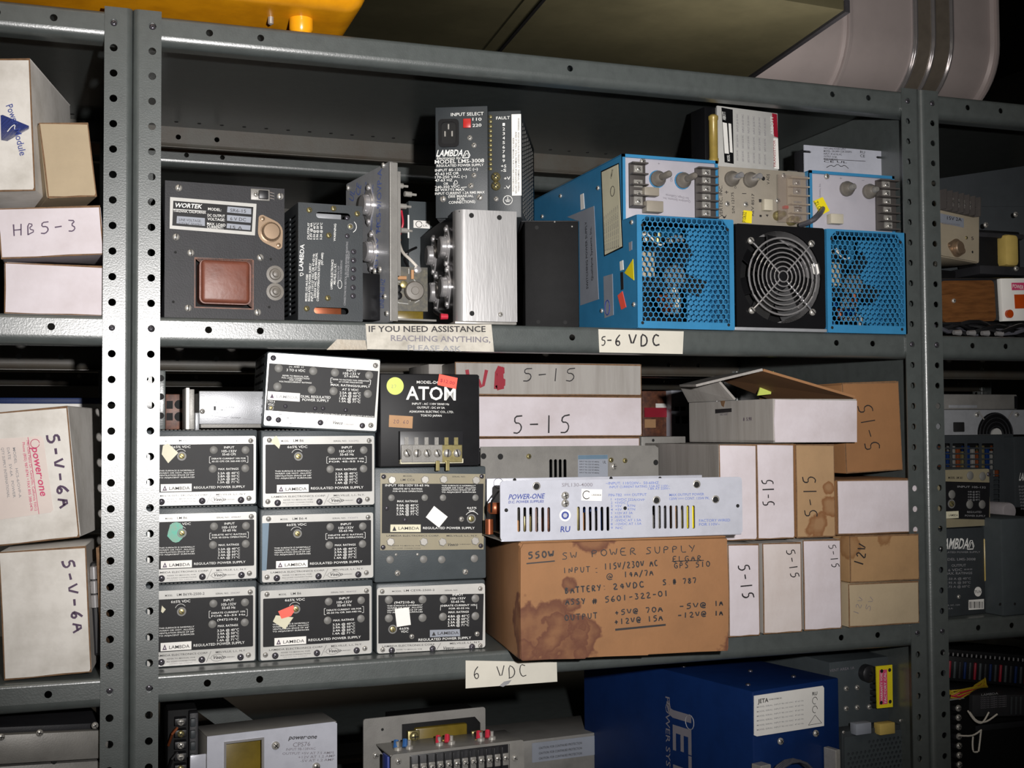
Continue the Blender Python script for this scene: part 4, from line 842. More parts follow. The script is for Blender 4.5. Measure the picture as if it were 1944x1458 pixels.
tg = d.poly('service_tag', [(1412, 399), (1428, 401), (1427, 424), (1410, 422)], yu - .002, yu - .0005, 'sticker_yellow'); d.tx('P10632', (1416, 422), (1417, 403), 7, 'black_ink', y=yu - .0024)
d.rect('terminal_cover', 1478, 330, 1535, 424, yu - .019, yu - .0165, 'clear_plastic'); d.rect('indicator', 1490, 390, 1497, 396, yu - .006, yu, 'red_plastic')
for (u, v) in ((1475, 410), (1500, 420)): a = d.L(u, v, yu); d.part('brass_stud', G().lathe([(.006, 0), (.006, -.006), (.004, -.008), (.004, -.016), (0, -.017)], (a[0], yu, a[1])), 'brass', smooth=True)
d.done(); midF = d; zM = d.mw.translation.z + zt
# silver labelled supply on top of it
d = Dev('labelled_supply', 'silver power supply with a red strip label, on top of the round-guard fan supply', 'power supply', (1363, 314), (1478, 322), (1360, 200), .075, .085, base=zM + .0005)
W_, H_ = d.W, d.H
d.box('front_plate', (0, W_), (0, .003), (0, H_), 'panel_silver', .0006); d.box('case', (.002, W_ - .0), (.003, .035), (0, H_ - .001), 'dull_aluminium', .0006); d.box('side_chassis', (-.016, 0), (.004, .035), (0, H_ - .002), 'black_gloss')
a = d.L(1347, 260, .0); d.part('capacitor', G().lathe([(.0055, -.034), (.0062, -.032), (.0062, -.028), (.0055, -.027), (.0055, .02), (.0062, .021), (.0062, .025), (.004, .027), (0, .027)], (-.009, -.004, a[1]), 'z', 16), 'capacitor', smooth=True)
d.poly('black_label', [(1370, 204), (1391, 208), (1393, 311), (1376, 308)], -.0006, .0002, 'black_gloss'); d.poly('label_field', [(1372, 232), (1380, 234), (1384, 292), (1376, 291)], -.0009, 0, 'label_white'); d.poly('label_field', [(1383, 234), (1388, 235), (1391, 290), (1386, 289)], -.0009, 0, 'label_white')
d.poly('red_strip', [(1466, 215), (1475, 217), (1477, 261), (1470, 259)], -.0006, .0002, 'red_ink'); d.poly('white_strip', [(1469, 262), (1477, 263), (1479, 321), (1471, 320)], -.0005, .0002, 'label_white'); d.tx('ABBOTT', (1468.5, 256), (1468, 221), 5, y=-.0008); d.tx('TRANSISTOR', (1473, 318), (1472, 266), 4, 'red_ink', y=-.0008)
d.tx('ABBOTT', (1378, 228), (1377, 212), 6, y=-.0008); d.tx('MODEL', (1386, 306), (1385, 294), 5, y=-.0008)
for i in range(6):
    for j, (v0, v1) in enumerate(((305, 285), (280, 255), (250, 216))): d.tx('INPUT 20-30 VAC', (1402 + i * 10.5, v0 + i * 1.6), (1401 + i * 10.5, v1 + i * 1.6), 3.4, 'grey_ink')
d.done()
# white compact supply on the right blue one
d = Dev('compact_supply', 'small white-faced power supply with side slots, lying on top of the right blue supply', 'power supply', (1527, 322), (1677, 330), (1527, 275), .075, .075, base=zBR + .0005)
W_, H_ = d.W, d.H
d.part('front_plate', G().plate([(0, 0), (W_, 0), (W_, H_ - .010), (W_ - .009, H_ - .010), (W_ - .011, H_ - .0085), (W_ - .009, H_ - .007), (W_, H_ - .007), (W_, H_), (0, H_), (0, H_ - .007), (.009, H_ - .007), (.011, H_ - .0085), (.009, H_ - .010), (0, H_ - .010)], [], 0, .0015), 'silver_paint'); d.box('case', (.004, W_ - .004), (.0015, .03), (0, H_ - .003), 'dark_metal', .001)
d.box('side_terminal', (-.012, .003), (.02, .05), (0, .012), 'dull_aluminium', .001)
for i, s_ in enumerate(('SWITCHING POWER SUPPLY', 'MODEL: 100-240V~2.0A 50/60Hz', 'INPUT: 47-63 Hz AC', 'OUTPUT: 5V 8A', 'MADE IN MEXICO')): d.tx(s_, (1564, 283.5 + i * 5), (1564 + len(s_) * 1.9, 285 + i * 5), 3.6, 'black_ink')
d.line([(1564, 302), (1643, 306)], .8, 'black_ink'); d.tx('CE UL', (1564, 308), (1608, 310), 4, 'black_ink'); d.tx('RU', (1633, 291), (1642, 292), 5, 'black_ink'); d.tx('CE', (1633, 298), (1642, 299), 5, 'black_ink'); d.line([(1569, 318), (1578, 313), (1583, 317), (1590, 311), (1597, 317), (1603, 313), (1611, 320)], 1, 'black_ink')
d.done()
# ------------------------------------------------------------------ signs on the shelf fronts
def sign(name, label, px, Y, m): 
    d = Dev(name, label, 'sign', px[0], px[1], px[3], Y, Y, tilt=True, group='signs on the shelf fronts')
    d.part('paper', G().plate([d.L(*p) for p in px], [], 0, .0006), m); return d
d = sign('paper_sign', 'taped printed paper sign asking customers to request help reaching things', [(697, 663), (938, 668), (933, 616), (694, 615)], .0012, 'sign_paper')
d.tx('IF YOU NEED ASSISTANCE', (700, 630), (922, 630), 11, 'black_ink', bold=True); d.tx('REACHING ANYTHING,', (742, 647), (931, 650), 10.5, 'grey_ink', bold=True); d.tx('PLEASE ASK', (774, 665), (876, 667), 10, 'faded_ink', bold=True); d.done()
d.part('tape', G().plate([d.L(*p) for p in [(620, 664), (697, 664), (694, 646), (640, 644)]], [], .0002, .0006), 'bare_steel')
d = sign('tape_sign', 'white tape label reading 5-6 VDC on the upper shelf front', [(1138, 669), (1296, 672), (1298, 629), (1136, 625)], .0012, 'tape_white')
d.hw('5', (1139, 656), (1152, 656), 17, w=.0012); d.hw('-6', (1148, 656), (1181, 657), 21, w=.0016); d.hw('VDC', (1190, 656), (1256, 657), 22, w=.0019); d.done()
d = sign('tape_sign', 'white tape label reading 6 VDC on the lower shelf front', [(884, 1307), (1058, 1294), (1057, 1257), (884, 1254)], .0012, 'tape_white')
d.hw('6', (896, 1290), (914, 1289), 24, w=.001); d.hw('VDC', (942, 1289), (1003, 1284), 24, w=.001); d.poly('torn_patch', [(948, 1302), (957, 1294), (971, 1291), (966, 1298), (955, 1304)], -.0003, .0002, 'faded_ink'); d.done()
# small repair patch of tape near the bottom sign
# ------------------------------------------------------------------ middle unit, lower shelf: stacked modules
def z6(X, Y): return (290 + X / 4.32, 950 + Y / 4.32)
def lambda_module(label, bl, br, tl, Y, base, case='slate', model='LM B6', derate=('DELETE 40°C RATING', 'FOR 45-55Hz OPERATION'), rate=('3.2A @ 40°C', '2.9A @ 50°C', '2.4A @ 60°C', '1.4A @ 71°C'), extra=None, hz='55-65 Hz', stick=None, plug='steel', face='panel_silver', gt=.0065, gb=.0015, tilt=False, Yr=None, veeco=True):
    d = Dev('power_module', label, 'power supply', bl, br, tl, Y, Y if Yr is None else Yr, base=base, tilt=tilt, group='power modules stacked on the lower shelf')
    W_, H_ = d.W, d.H; m_ = .0022
    d.box('case', (0, W_), (.001, .16), (0, H_), case, .0022)
    x0, x1, z0, z1 = m_, W_ - m_ * .9, gb, H_ - gt
    d.part('faceplate', G().plate(rrect(x0, x1, z0, z1, .002), [], 0, .0016), face)
    g = G(); n = 26
    for i in range(n): x = .006 + (W_ - .012) * i / (n - 1); g.box((x - .0012, x + .0012), (.004, .0105), (H_ - .0003, H_ + .0003)); 
    o = d.part('vent_row', g, 'plug_grey')
    w_, h_ = x1 - x0, z1 - z0
    T = lambda X, Y_: (x0 + (X - 890) / 935 * w_, z1 - (Y_ - 95) / 570 * h_)
    def t(st, X0_, X1_, Y_, h, ink='white_ink', **k): d.txl(st, T(X0_, Y_), T(X1_, Y_), h / 570 * h_, ink, y=-.0008 if ink == 'white_ink' else -.0003, **k)
    a, b = T(910, 556), T(1806, 160); d.part('black_field', G().plate(rrect(a[0], b[0], a[1], b[1], .001), [], -.0005, .0003), 'panel_black')
    t('MODEL', 1040, 1103, 139, 14, 'black_ink'); t(model, 1140, 1140 + 17 * len(model), 139, 19, 'black_ink'); t('SERIAL NO.', 1475, 1590, 142, 12, 'black_ink'); t(str(random.randint(100000, 999999)), 1606, 1690, 142, 12, 'grey_ink')
    t('6±5% VDC', 1090, 1255, 190, 19); t('INPUT', 1545, 1635, 198, 18); t('105-132V', 1525, 1655, 230, 19); t(hz, 1530, 1648, 256, 18)
    for i, s_ in enumerate(derate): t(s_, 1438, 1736, 289 + 23 * i, 13)
    dy = 0
    if extra: t(extra, 1490, 1670, 345, 16); dy = 14
    t('MAX. RATINGS', 1495, 1672, 378 + dy, 16)
    for i, s_ in enumerate(rate): t(s_, 1490, 1680, 413 + 25 * i + dy, 17)
    for i, s_ in enumerate(('THIS SURFACE IS NORMALLY', 'WARM OR HOT. ALLOW', 'VENTILATION SPACE OF 3/8"', 'TO ADJACENT SURFACES')): t(s_, 988, 1290, 382 + 19 * i, 11)
    t('REGULATED POWER SUPPLY', 1285, 1730, 530, 19)
    t('LAMBDA ELECTRONICS CORP.', 960, 1412, 590, 14, 'black_ink'); t('MELVILLE, L.I., N.Y.', 1478, 1742, 590, 14, 'black_ink'); t('REFER TO MANUAL FOR', 1058, 1300, 615, 8, 'black_ink'); t('ALL LOAD CONNECTIONS', 1052, 1305, 636, 8, 'black_ink'); t('U.S. PAT. NO. 3,049,632', 1080, 1275, 653, 6, 'grey_ink')
    pl = []
    def br_(X, s_): pl.append([T(X + 12 * s_, 268), T(X, 268), T(X, 318), T(X + 12 * s_, 318)])
    for q in ((1418, 1), (1755, -1)):
        X, s_ = q
        for seg in ((T(X + 14 * s_, 266), T(X, 266)), (T(X, 266), T(X, 318)), (T(X, 318), T(X + 14 * s_, 318))): pl.append(list(seg))
    pl.append([T(1172 + 50 * math.cos(a), 250 - 50 * math.sin(a)) for a in [math.radians(155 - 13 * i) for i in range(10)]])
    d.pen(pl, .00035, 'white_ink', y=-.0008, name='printed_text')
    if veeco:
        e = [[T(1490 + 56 * math.cos(a), 625 + 27 * math.sin(a)) for a in [i * .45 for i in range(15)]], [T(1437, 572), T(1395, 655)]]
        d.pen(e, .0003, 'black_ink', name='printed_text'); t('Veeco', 1450, 1560, 635, 26, 'black_ink', slant=.3, bold=True); t('A', 1420, 1430, 630, 8, 'black_ink'); t('SUBSIDIARY', 1562, 1645, 630, 8, 'black_ink')
    a, b = T(1003, 549), T(1266, 487); d.part('name_plate', G().plate(rrect(a[0], b[0], a[1], b[1]), [], -.001, 0), 'label_white')
    d.txl('LAMBDA', T(1075, 535), T(1250, 535), 25 / 570 * h_, 'black_ink', y=-.0013); tr = [T(1018, 540), T(1056, 540), T(1038, 498)]
    d.part('triangle_logo', G().plate(tr, [[(tr[0][0] * .6 + (tr[1][0] + tr[2][0]) * .2, tr[0][1] * .6 + (tr[1][1] + tr[2][1]) * .2), (tr[1][0] * .6 + (tr[0][0] + tr[2][0]) * .2, tr[1][1] * .6 + (tr[0][1] + tr[2][1]) * .2), (tr[2][0] * .6 + (tr[1][0] + tr[0][0]) * .2, tr[2][1] * .6 + (tr[1][1] + tr[0][1]) * .2)]], -.0014, -.0009), 'purple_ink')
    d.fixl('plug', [T(1455, 210), T(1733, 213), T(1447, 367), T(1731, 367)], .0041, -.0005); d.fixl('pot', [T(1180, 258)], .0046, -.0006)
    d.fixl('dark', [T(1010, 632), T(1357, 632), T(1695, 632)], .0034, rot=.6); d.fixl('steel' if plug == 'steel' else 'dark', [T(942, 125), T(1780, 135), T(930, 620), T(1765, 620)], .0027)
    if stick: stick(d, T)
    d.done(); return d
rate_a = ('3.2A @ 40°C', '2.8A @ 50°C', '2.2A @ 60°C', '1.3A @ 71°C')
def flake(name, m, P, y0=-.0012):
    def f(d, T): d.part(name, G().plate([T(*p) for p in P], [], y0, y0 + .0004), m)
    return f
def both(*fs):
    def f(d, T):
        for q in fs: q(d, T)
    return f
YM = .028
m31 = lambda_module('grey power module with long model number, bottom of the leftmost column beside the post', (275, 1252), (488, 1251), (275, 1111), .034, D3, model='LM B6YR-2500-2', derate=('DERATE CURRENT 10%', 'FOR 45-55 Hz'), extra='(947210-5)', stick=flake('paper_remnant', 'label_cream', [(1012, 205), (1045, 235), (1020, 262), (1005, 250)]))
z1 = D3 + m31.H + .0006
m21 = lambda_module('power module with torn green sticker round its adjusting screw', (275, 1106), (490, 1105), (275, 965), .034, z1, stick=both(flake('torn_sticker', 'sticker_teal', [(1130 + 70 * math.cos(a) * (1 + .12 * math.sin(5 * a)), 250 + 86 * math.sin(a)) for a in [i * .4 for i in range(16)]], -.0009)))
z2 = z1 + m21.H + .0006
m11 = lambda_module('power module with a diamond paper scrap at its left, top of the leftmost column', (275, 961), (489, 962), (275, 817), .034, z2, model='LM B6', derate=('DERATE CURRENT 10% FOR', '45-55 CPS OR 360-440 CPS'), rate=rate_a, hz='55-65 CPS', stick=flake('paper_scrap', 'label_cream', [(1062, 150), (1150, 230), (1065, 315), (1010, 240), (1020, 170)]))
z3 = z2 + m11.H
m32 = lambda_module('power module with a red price tag over a white scrap, bottom of the second column', (490.5, 1248), (709, 1247), (494, 1110), .030, D3, derate=('DERATE CURRENT 10% FOR', '45-50 Hz OR 360-440 Hz'), stick=both(flake('paper_scrap', 'label_cream', [(1015, 300), (1160, 325), (1090, 420), (990, 350)], -.0010), flake('price_sticker', 'price_red', [(1032, 268), (1158, 222), (1170, 270), (1140, 312), (1060, 330)], -.0016)))
y1 = D3 + m32.H + .0006
m22 = lambda_module('power module with masking tape down its left edge, middle of the second column', (493.5, 1106), (712, 1106), (496, 967), .030, y1, model='LM B6-4', stick=flake('masking_tape', 'masking_blue', [(890, 160), (945, 160), (925, 562), (888, 562)], -.0009))
y2 = y1 + m22.H + .0006
m12 = lambda_module('power module with torn paper at its top left, third up in the second column', (495, 962), (714, 964), (499, 817), .030, y2, derate=('DERATE CURRENT 10%', 'FOR 45-55 Hz'), stick=flake('paper_flake', 'label_cream', [(985, 95), (1000, 90), (1015, 115), (1030, 165), (1020, 195), (990, 165), (945, 140)], -.0012))
y3 = y2 + m12.H
# tilted dual module on top
d = Dev('power_module', 'tilted power module with dual output and bright face, uppermost of the second column', 'power supply', (498.5, 811), (716, 822), (503, 669), .024, .018, tilt=True, group='power modules stacked on the lower shelf')
W_, H_ = d.W, d.H
d.box('case', (0, W_), (.001, .15), (0, H_ + .0015), 'slate', .002); d.part('faceplate', G().plate(rrect(.001, W_ - .001, .002, H_, .002), [], 0, .0016), 'panel_silver')
g = G()
for i in range(8):
    for j in range(4): g.box((-.0004, .0004), (.02 + j * .03, .042 + j * .03), (.012 + i * .009, .0145 + i * .009))
d.part('side_slots', g, 'hole_black')
d.poly('black_field', [(511, 689.5), (718, 704.5), (711, 793), (504, 779)], -.0005, .0003, 'panel_black')
F = lambda X, Y_: (290 + X / 4.32, 650 + Y_ / 4.32)
def t5(st, a, b, h, ink='white_ink', **k): d.tx(st, F(*a), F(*b), h / 4.32, ink, y=-.0008, **k)
for q in (('(+)  AND  (-)', (1118, 205), (1237, 208), 12), ('3 TO 6 VDC', (1097, 235), (1250, 242), 19), ('REFER TO MANUAL FOR', (1065, 277), (1278, 287), 11), ('FULL LOAD CONNECTIONS', (1058, 294), (1285, 304), 11), ('AND OTHER', (1118, 312), (1222, 317), 11), ('VOLTAGE/CURRENT RATINGS', (1035, 325), (1302, 338), 11), ('INPUT', (1590, 238), (1672, 242), 16), ('105-132 V', (1560, 262), (1700, 268), 18), ('57-63Hz', (1570, 285), (1688, 290), 17),
        ('REFER TO FACTORY FOR OPERATION', (1476, 308), (1776, 324), 11), ('AT OTHER FREQUENCIES', (1525, 328), (1722, 337), 10), ('MAX. RATINGS/SUPPLY', (1460, 355), (1782, 373), 17), ('AT 5 VDC', (1552, 392), (1688, 400), 17), ('2.5A @ 40°C', (1532, 420), (1705, 428), 17), ('2.2A @ 50°C', (1532, 444), (1705, 452), 17), ('1.8A @ 60°C', (1530, 467), (1702, 476), 17), ('1.3A @ 71°C', (1530, 489), (1702, 498), 17),
        ('DUAL REGULATED', (1215, 452), (1458, 462), 20), ('POWER SUPPLY', (1226, 479), (1445, 489), 20), ('3 TO 6', (938, 492), (1002, 494), 16), ('VDC', (942, 515), (996, 518), 16), ('ALLOW VENTILATION SPACE OF 3/8" TO ADJACENT SURFACES', (1250, 582), (1815, 615), 10)): t5(*q)
for q in ((1003, 592, 1392, 618, 'LAMBDA ELECTRONICS CORP.'), (1100, 625, 1240, 632, 'MELVILLE, N.Y.'), (1120, 672, 1290, 682, 'MADE IN U.S.A.')): d.tx(q[4], F(q[0], q[1]), F(q[2], q[3]), 3, 'faded_ink')
d.tx('Veeco', F(1470, 668), F(1555, 674), 6, 'black_ink', bold=True, slant=.3); d.tx('SUBSIDIARY', F(1572, 676), F(1652, 680), 2.4, 'grey_ink'); d.line([F(1445, 610), F(1400, 690)], .6, 'grey_ink')
d.poly('name_plate', [F(943, 400), F(1208, 418), F(1205, 486), F(940, 470)], -.001, 0, 'label_white'); d.poly('triangle_logo', [F(962, 455), F(993, 457), F(980, 420)], -.0014, -.0009, 'purple_ink'); d.tx('LAMBDA', F(1015, 453), F(1190, 466), 5.5, 'faded_ink', y=-.0013)
for seg in ([(1478, 292), (1462, 291)], [(1462, 291), (1458, 330)], [(1458, 330), (1474, 331)], [(1772, 308), (1788, 309)], [(1788, 309), (1784, 348)], [(1784, 348), (1770, 347)]): d.line([F(*p) for p in seg], .8, 'white_ink', y=-.0008)
d.fix('plug', [F(1032, 212), F(1315, 235), F(1494, 248), F(1774, 270), F(1022, 363), F(1305, 388), F(1482, 400), F(1763, 422)], .0044, -.0005); d.fix('pot', [F(968, 537)], .003, -.0005)
d.fix('dark', [F(988, 128), F(952, 624), F(1030, 636), F(1375, 658), F(1718, 683)], .003); d.fix('steel', [F(1826, 190), F(1788, 680)], .0028); d.fix('dark', [F(1088, 524), F(1332, 541), F(1397, 541), F(1583, 555)], .0022, -.0005)
d.done()
# column three: wide module with logo scrap at the bottom, deep one on it, black one on top
def z8(X, Y): return (700 + X / 3.6, 900 + Y / 3.6)
d = Dev('power_module', 'silver rimmed power module with an upright white paper square, bottom of the third column', 'power supply', (714, 1246), (923, 1241), (712.5, 1108), .028, .022, base=D3, group='power modules stacked on the lower shelf')
W_, H_ = d.W, d.H; zc = D3 + H_
d.box('case', (0, W_), (.001, .17), (0, H_), 'slate', .003); d.part('faceplate', G().plate(rrect(.001, W_ - .001, .001, H_ - .0045, .003), [], 0, .0015), 'panel_silver')
d.poly('black_field', [z8(66, 828), z8(786, 818), z8(778, 1135), z8(66, 1158)], -.0005, .0003, 'panel_black')
def t8(st, a, b, h, ink='white_ink', **k): d.tx(st, z8(*a), z8(*b), h / 3.6, ink, y=-.0008 if ink == 'white_ink' else -.0003, **k)
for q in (('(947210-6)', (175, 886), (312, 882), 15), ('THIS SURFACE IS NORMALLY', (125, 906), (368, 899), 9), ('WARM OR HOT. ALLOW', (127, 921), (368, 914), 9), ('VENTILATION SPACE OF 3/8"', (125, 937), (368, 930), 9), ('TO ADJACENT SURFACES', (125, 951), (368, 945), 9), ('INPUT', (573, 832), (647, 830), 14), ('105-132V', (560, 858), (662, 855), 14), ('55-65 Hz', (563, 880), (655, 877), 14), ('DERATE CURRENT 10%', (498, 906), (732, 900), 12), ('FOR 45-55 Hz', (548, 925), (688, 921), 11), ('MAX. RATINGS', (545, 951), (684, 947), 13), ('4.8A @ 40°C', (540, 980), (688, 976), 15), ('4.1A @ 50°C', (540, 1001), (686, 997), 15), ('3.3A @ 60°C', (540, 1021), (686, 1017), 15), ('2.4A @ 71°C', (540, 1042), (685, 1038), 15), ('6±5%', (210, 1063), (275, 1061), 14), ('VDC', (220, 1084), (270, 1082), 14), ('REGULATED POWER SUPPLY', (340, 1141), (700, 1126), 16)): t8(*q)
for q in (('MODEL', (160, 806), (225, 804), 9), ('LM CEYR-2500-2', (240, 803), (450, 798), 13), ('SERIAL NO.', (520, 800), (610, 797), 9), ('LAMBDA ELECTRONICS CORP.', (92, 1184), (455, 1170), 12), ('MELVILLE, L.I., N.Y.', (555, 1164), (765, 1154), 12), ('REFER TO MANUAL FOR', (190, 1204), (365, 1199), 7), ('ALL LOAD CONNECTIONS', (185, 1222), (362, 1217), 7), ('SUBSIDIARY', (585, 1194), (660, 1191), 7)): t8(*q, 'black_ink')
t8('Veeco', (505, 1200), (580, 1196), 20, 'black_ink', bold=True, slant=.3); d.line([z8(492, 1155), z8(462, 1205)], .6, 'black_ink')
d.fix('plug', [z8(137, 860), z8(367, 857), z8(511, 855), z8(728, 850), z8(137, 985), z8(367, 982), z8(506, 975), z8(728, 970)], .0044, -.0005); d.fix('pot', [z8(163, 1060)], .0048, -.0005)
d.fix('steel', [z8(92, 802), z8(762, 782), z8(95, 1200), z8(762, 1172)], .0026); d.fix('dark', [z8(157, 1204), z8(436, 1193), z8(706, 1180)], .0034); d.fix('steel', [z8(294, 1110), z8(740, 1092)], .0028, -.0005)
d.poly('name_plate', [z8(418, 1066), z8(622, 1060), z8(625, 1108), z8(418, 1115)], -.001, 0, 'label_grey'); d.poly('triangle_logo', [z8(432, 1105), z8(459, 1104), z8(445, 1078)], -.0014, -.0009, 'black_ink'); d.tx('LAMBDA', z8(472, 1098), z8(615, 1094), 5.5, 'black_ink', y=-.0013)
d.poly('paper_square', [z8(178, 922), z8(275, 912), z8(288, 1030), z8(192, 1045)], -.0018, -.0012, 'label_white')
for q in (((492, 895), (490, 932), 1), ((738, 888), (738, 922), -1)): d.line([z8(*q[0]), z8(*q[1])], .7, 'white_ink', y=-.0008)
d.done()
d = Dev('power_module', 'tall slate power module with a tilted white square on its black panel', 'power supply', (711, 1107), (924, 1102), (716, 888), .028, .022, base=zc + .0006, group='power modules stacked on the lower shelf')
W_, H_ = d.W, d.H; zc2 = zc + .0006 + H_
d.box('case', (0, W_), (.0012, .17), (0, H_), 'slate', .002); d.part('faceplate', G().plate([d.L(722, 898), d.L(921, 900), d.L(918, 1043), d.L(722, 1044.5)], [], 0, .0014), 'cream_panel'); d.poly('black_field', [z8(92, 66), z8(785, 66), z8(780, 404), z8(90, 404)], -.0005, .0003, 'panel_black')
for q in (('INPUT 105-132V 55-65 Hz', (113, 84), (413, 84), 14), ('DELETE 40°C RATING', (168, 106), (365, 106), 10), ('FOR 45-55Hz OPERATION', (165, 122), (368, 122), 9), ('MAX. RATINGS', (195, 192), (335, 192), 13), ('9.0A @ 40°C', (190, 221), (340, 221), 15), ('8.4A @ 50°C', (190, 241), (340, 241), 15), ('7.7A @ 60°C', (190, 261), (340, 261), 15), ('5.5A @ 71°C', (190, 281), (340, 281), 15), ('6±5%', (672, 237), (737, 237), 13), ('VDC', (682, 256), (728, 256), 13), ('REGULATED POWER SUPPLY', (371, 376), (724, 376), 15), ('THIS SURFACE IS NORMALLY', (498, 84), (732, 84), 9), ('WARM OR HOT. ALLOW', (498, 99), (732, 99), 9), ('VENTILATION SPACE OF 3/8"', (498, 113), (732, 113), 9), ('TO ADJACENT SURFACES', (498, 128), (732, 128), 9)): t8(*q)
for q in (('MODEL', (236, 18), (298, 18), 9), ('LM CC6', (218, 46), (314, 46), 14), ('SERIAL NO.', (570, 22), (662, 22), 9), ('LAMBDA ELECTRONICS CORP.', (122, 427), (482, 427), 11), ('MELVILLE, L.I., N.Y.', (532, 427), (745, 427), 11), ('REFER TO MANUAL FOR', (162, 493), (352, 493), 7), ('ALL LOAD CONNECTIONS', (160, 510), (355, 510), 7), ('SUBSIDIARY', (620, 483), (700, 483), 6)): t8(*q, 'black_ink')
t8('Veeco', (535, 492), (610, 490), 20, 'black_ink', bold=True, slant=.3)
d.fix('hex', [z8(157, 40), z8(382, 38), z8(509, 36), z8(731, 42), z8(147, 462), z8(374, 461), z8(502, 463), z8(725, 456)], .0046, rot=.3); d.fix('plug', [z8(155, 162), z8(382, 161), z8(507, 161), z8(729, 161)], .0036, -.0005); d.fix('plug', [z8(145, 585), z8(374, 582), z8(498, 584), z8(721, 577)], .0042, .0008)
d.fix('dark', [z8(102, 18), z8(772, 16), z8(98, 500), z8(765, 490)], .0026); d.fix('pot', [z8(700, 305)], .005, -.0005); d.fix('steel', [z8(633, 308)], .003, -.0005); d.fix('dark', [z8(248, 313), z8(123, 234)], .0024, -.0005); d.fix('steel', [z8(196, 677), z8(659, 668)], .0032, .0008); d.fix('steel', [z8(186, 551), z8(333, 549)], .0016, .0008)
d.poly('name_plate', [z8(149, 345), z8(355, 345), z8(355, 396), z8(147, 396)], -.001, 0, 'label_cream'); d.poly('triangle_logo', [z8(162, 388), z8(190, 388), z8(176, 356)], -.0014, -.0009, 'black_ink'); d.tx('LAMBDA', z8(203, 380), z8(345, 380), 5.5, 'black_ink', y=-.0013)
d.poly('paper_square', [z8(390, 295), z8(447, 218), z8(540, 292), z8(480, 366)], -.0012, -.0006, 'label_white')
a = d.L(*z8(705, 290)); d.pen([[(a[0] + .0075 * math.cos(t_), a[1] - .001 + .0065 * math.sin(t_)) for t_ in [.5 + .24 * i for i in range(10)]]], .0005, 'white_ink', y=-.0008, name='printed_text'); d.done()
# black one
def z7(X, Y): return (700 + X / 3.6, 660 + Y / 3.6)
d = Dev('terminal_supply', 'black power supply with big white lettering, round lime sticker and screw terminals', 'power supply', (722, 884), (910, 886), (725, 709), .02, .022, base=zc2 + .0008)
W_, H_ = d.W, d.H
d.box('case', (0, W_), (0, .15), (0, H_), 'panel_black', .0016); d.box('side_trim', (W_ - .002, W_ + .0012), (.002, .15), (.001, H_ - .001), 'dark_metal')
def t7(st, a, b, h, ink='white_ink', **k): d.tx(st, z7(*a), z7(*b), h / 3.6, ink, y=k.pop('y', -.0003), **k)
for q in (('MODEL-DC6V', (328, 245), (520, 248), 19), ('INPUT : AC 110V 50/60 Hz', (296, 390), (550, 393), 14), ('OUTPUT : DC 6V 5A', (330, 416), (520, 418), 14), ('ASAKAWA ELECTRIC CO., LTD.', (277, 443), (580, 447), 14), ('TOKYO JAPAN', (355, 470), (498, 472), 14)): t7(*q)
t7('ATOM', (255, 353), (595, 359), 88, bold=True)
a = d.L(*z7(180, 262)); d.part('lime_sticker', G().plate(circ(a[0], a[1], .0095, 28), [], -.0004, 0), 'sticker_lime'); d.hw('27K', z7(152, 275), z7(210, 275), 6, w=.0003, ink='grey_ink', y=-.0006)
d.poly('price_sticker', [z7(482, 180), z7(608, 207), z7(597, 283), z7(470, 255)], -.0008, -.0003, 'price_red'); t7('$12.00', (487, 232), (585, 255), 22, 'red_ink', y=-.001)
d.poly('old_price_tag', [z7(140, 460), z7(302, 470), z7(298, 552), z7(137, 542)], -.0006, 0, 'price_orange'); d.hw('$20.60', z7(143, 515), z7(275, 522), 7, w=.0004, y=-.0009, ink='purple_ink')
d.rect('input_plate', *z7(227, 583), *z7(344, 642), -.0005, 0, 'label_white'); d.poly('output_plate', [z7(363, 583), z7(612, 586), z7(611, 643), z7(567, 643), z7(567, 615), z7(410, 615), z7(410, 643), z7(363, 642)], -.0005, 0, 'label_white')
t7('INPUT', (255, 608), (318, 608), 16, 'black_ink', y=-.0008); t7('OUTPUT', (445, 608), (528, 608), 16, 'black_ink', y=-.0008); t7('+', (385, 630), (400, 630), 16, 'black_ink', y=-.0008); t7('=', (582, 632), (598, 632), 16, 'black_ink', y=-.0008); t7('+S', (438, 634), (468, 634), 14); t7('-S', (503, 634), (535, 634), 14)
a, b = d.L(*z7(203, 790)), d.L(*z7(632, 765)); tb = d.box('terminal_block', (a[0], b[0]), (-.007, 0), (a[1], a[1] + .0345), 'black_plastic', .0005); d.box('terminal_rail', (a[0], b[0]), (-.0085, 0), (a[1] - .0008, a[1] + .0045), 'label_cream', parent=tb)
for i, X in enumerate((245, 312, 381, 450, 517, 583)):
    c = d.L(*z7(X, 720)); o = obj('clamp', G().box((c[0] - .0062, c[0] + .0062), (-.0105, -.007), (c[1] - .010, c[1] + .009), .0006).box((c[0] - .0022, c[0] + .0022), (-.008, -.0072), (c[1] + .009, c[1] + .017)).mesh('clamp', 'brass' if i > 3 else 'dull_aluminium'), tb)
    obj('terminal_screw', SCREW['slot'], o, (c[0], -.0105, c[1]), .0045, (0, random.random(), 0))
    if i in (3, 4): obj('lug', G().box((c[0] - .002, c[0] + .002), (-.013, -.009), (c[1] - .019, c[1] - .008), .0004).mesh('lug', 'brass'), o)
d.done()
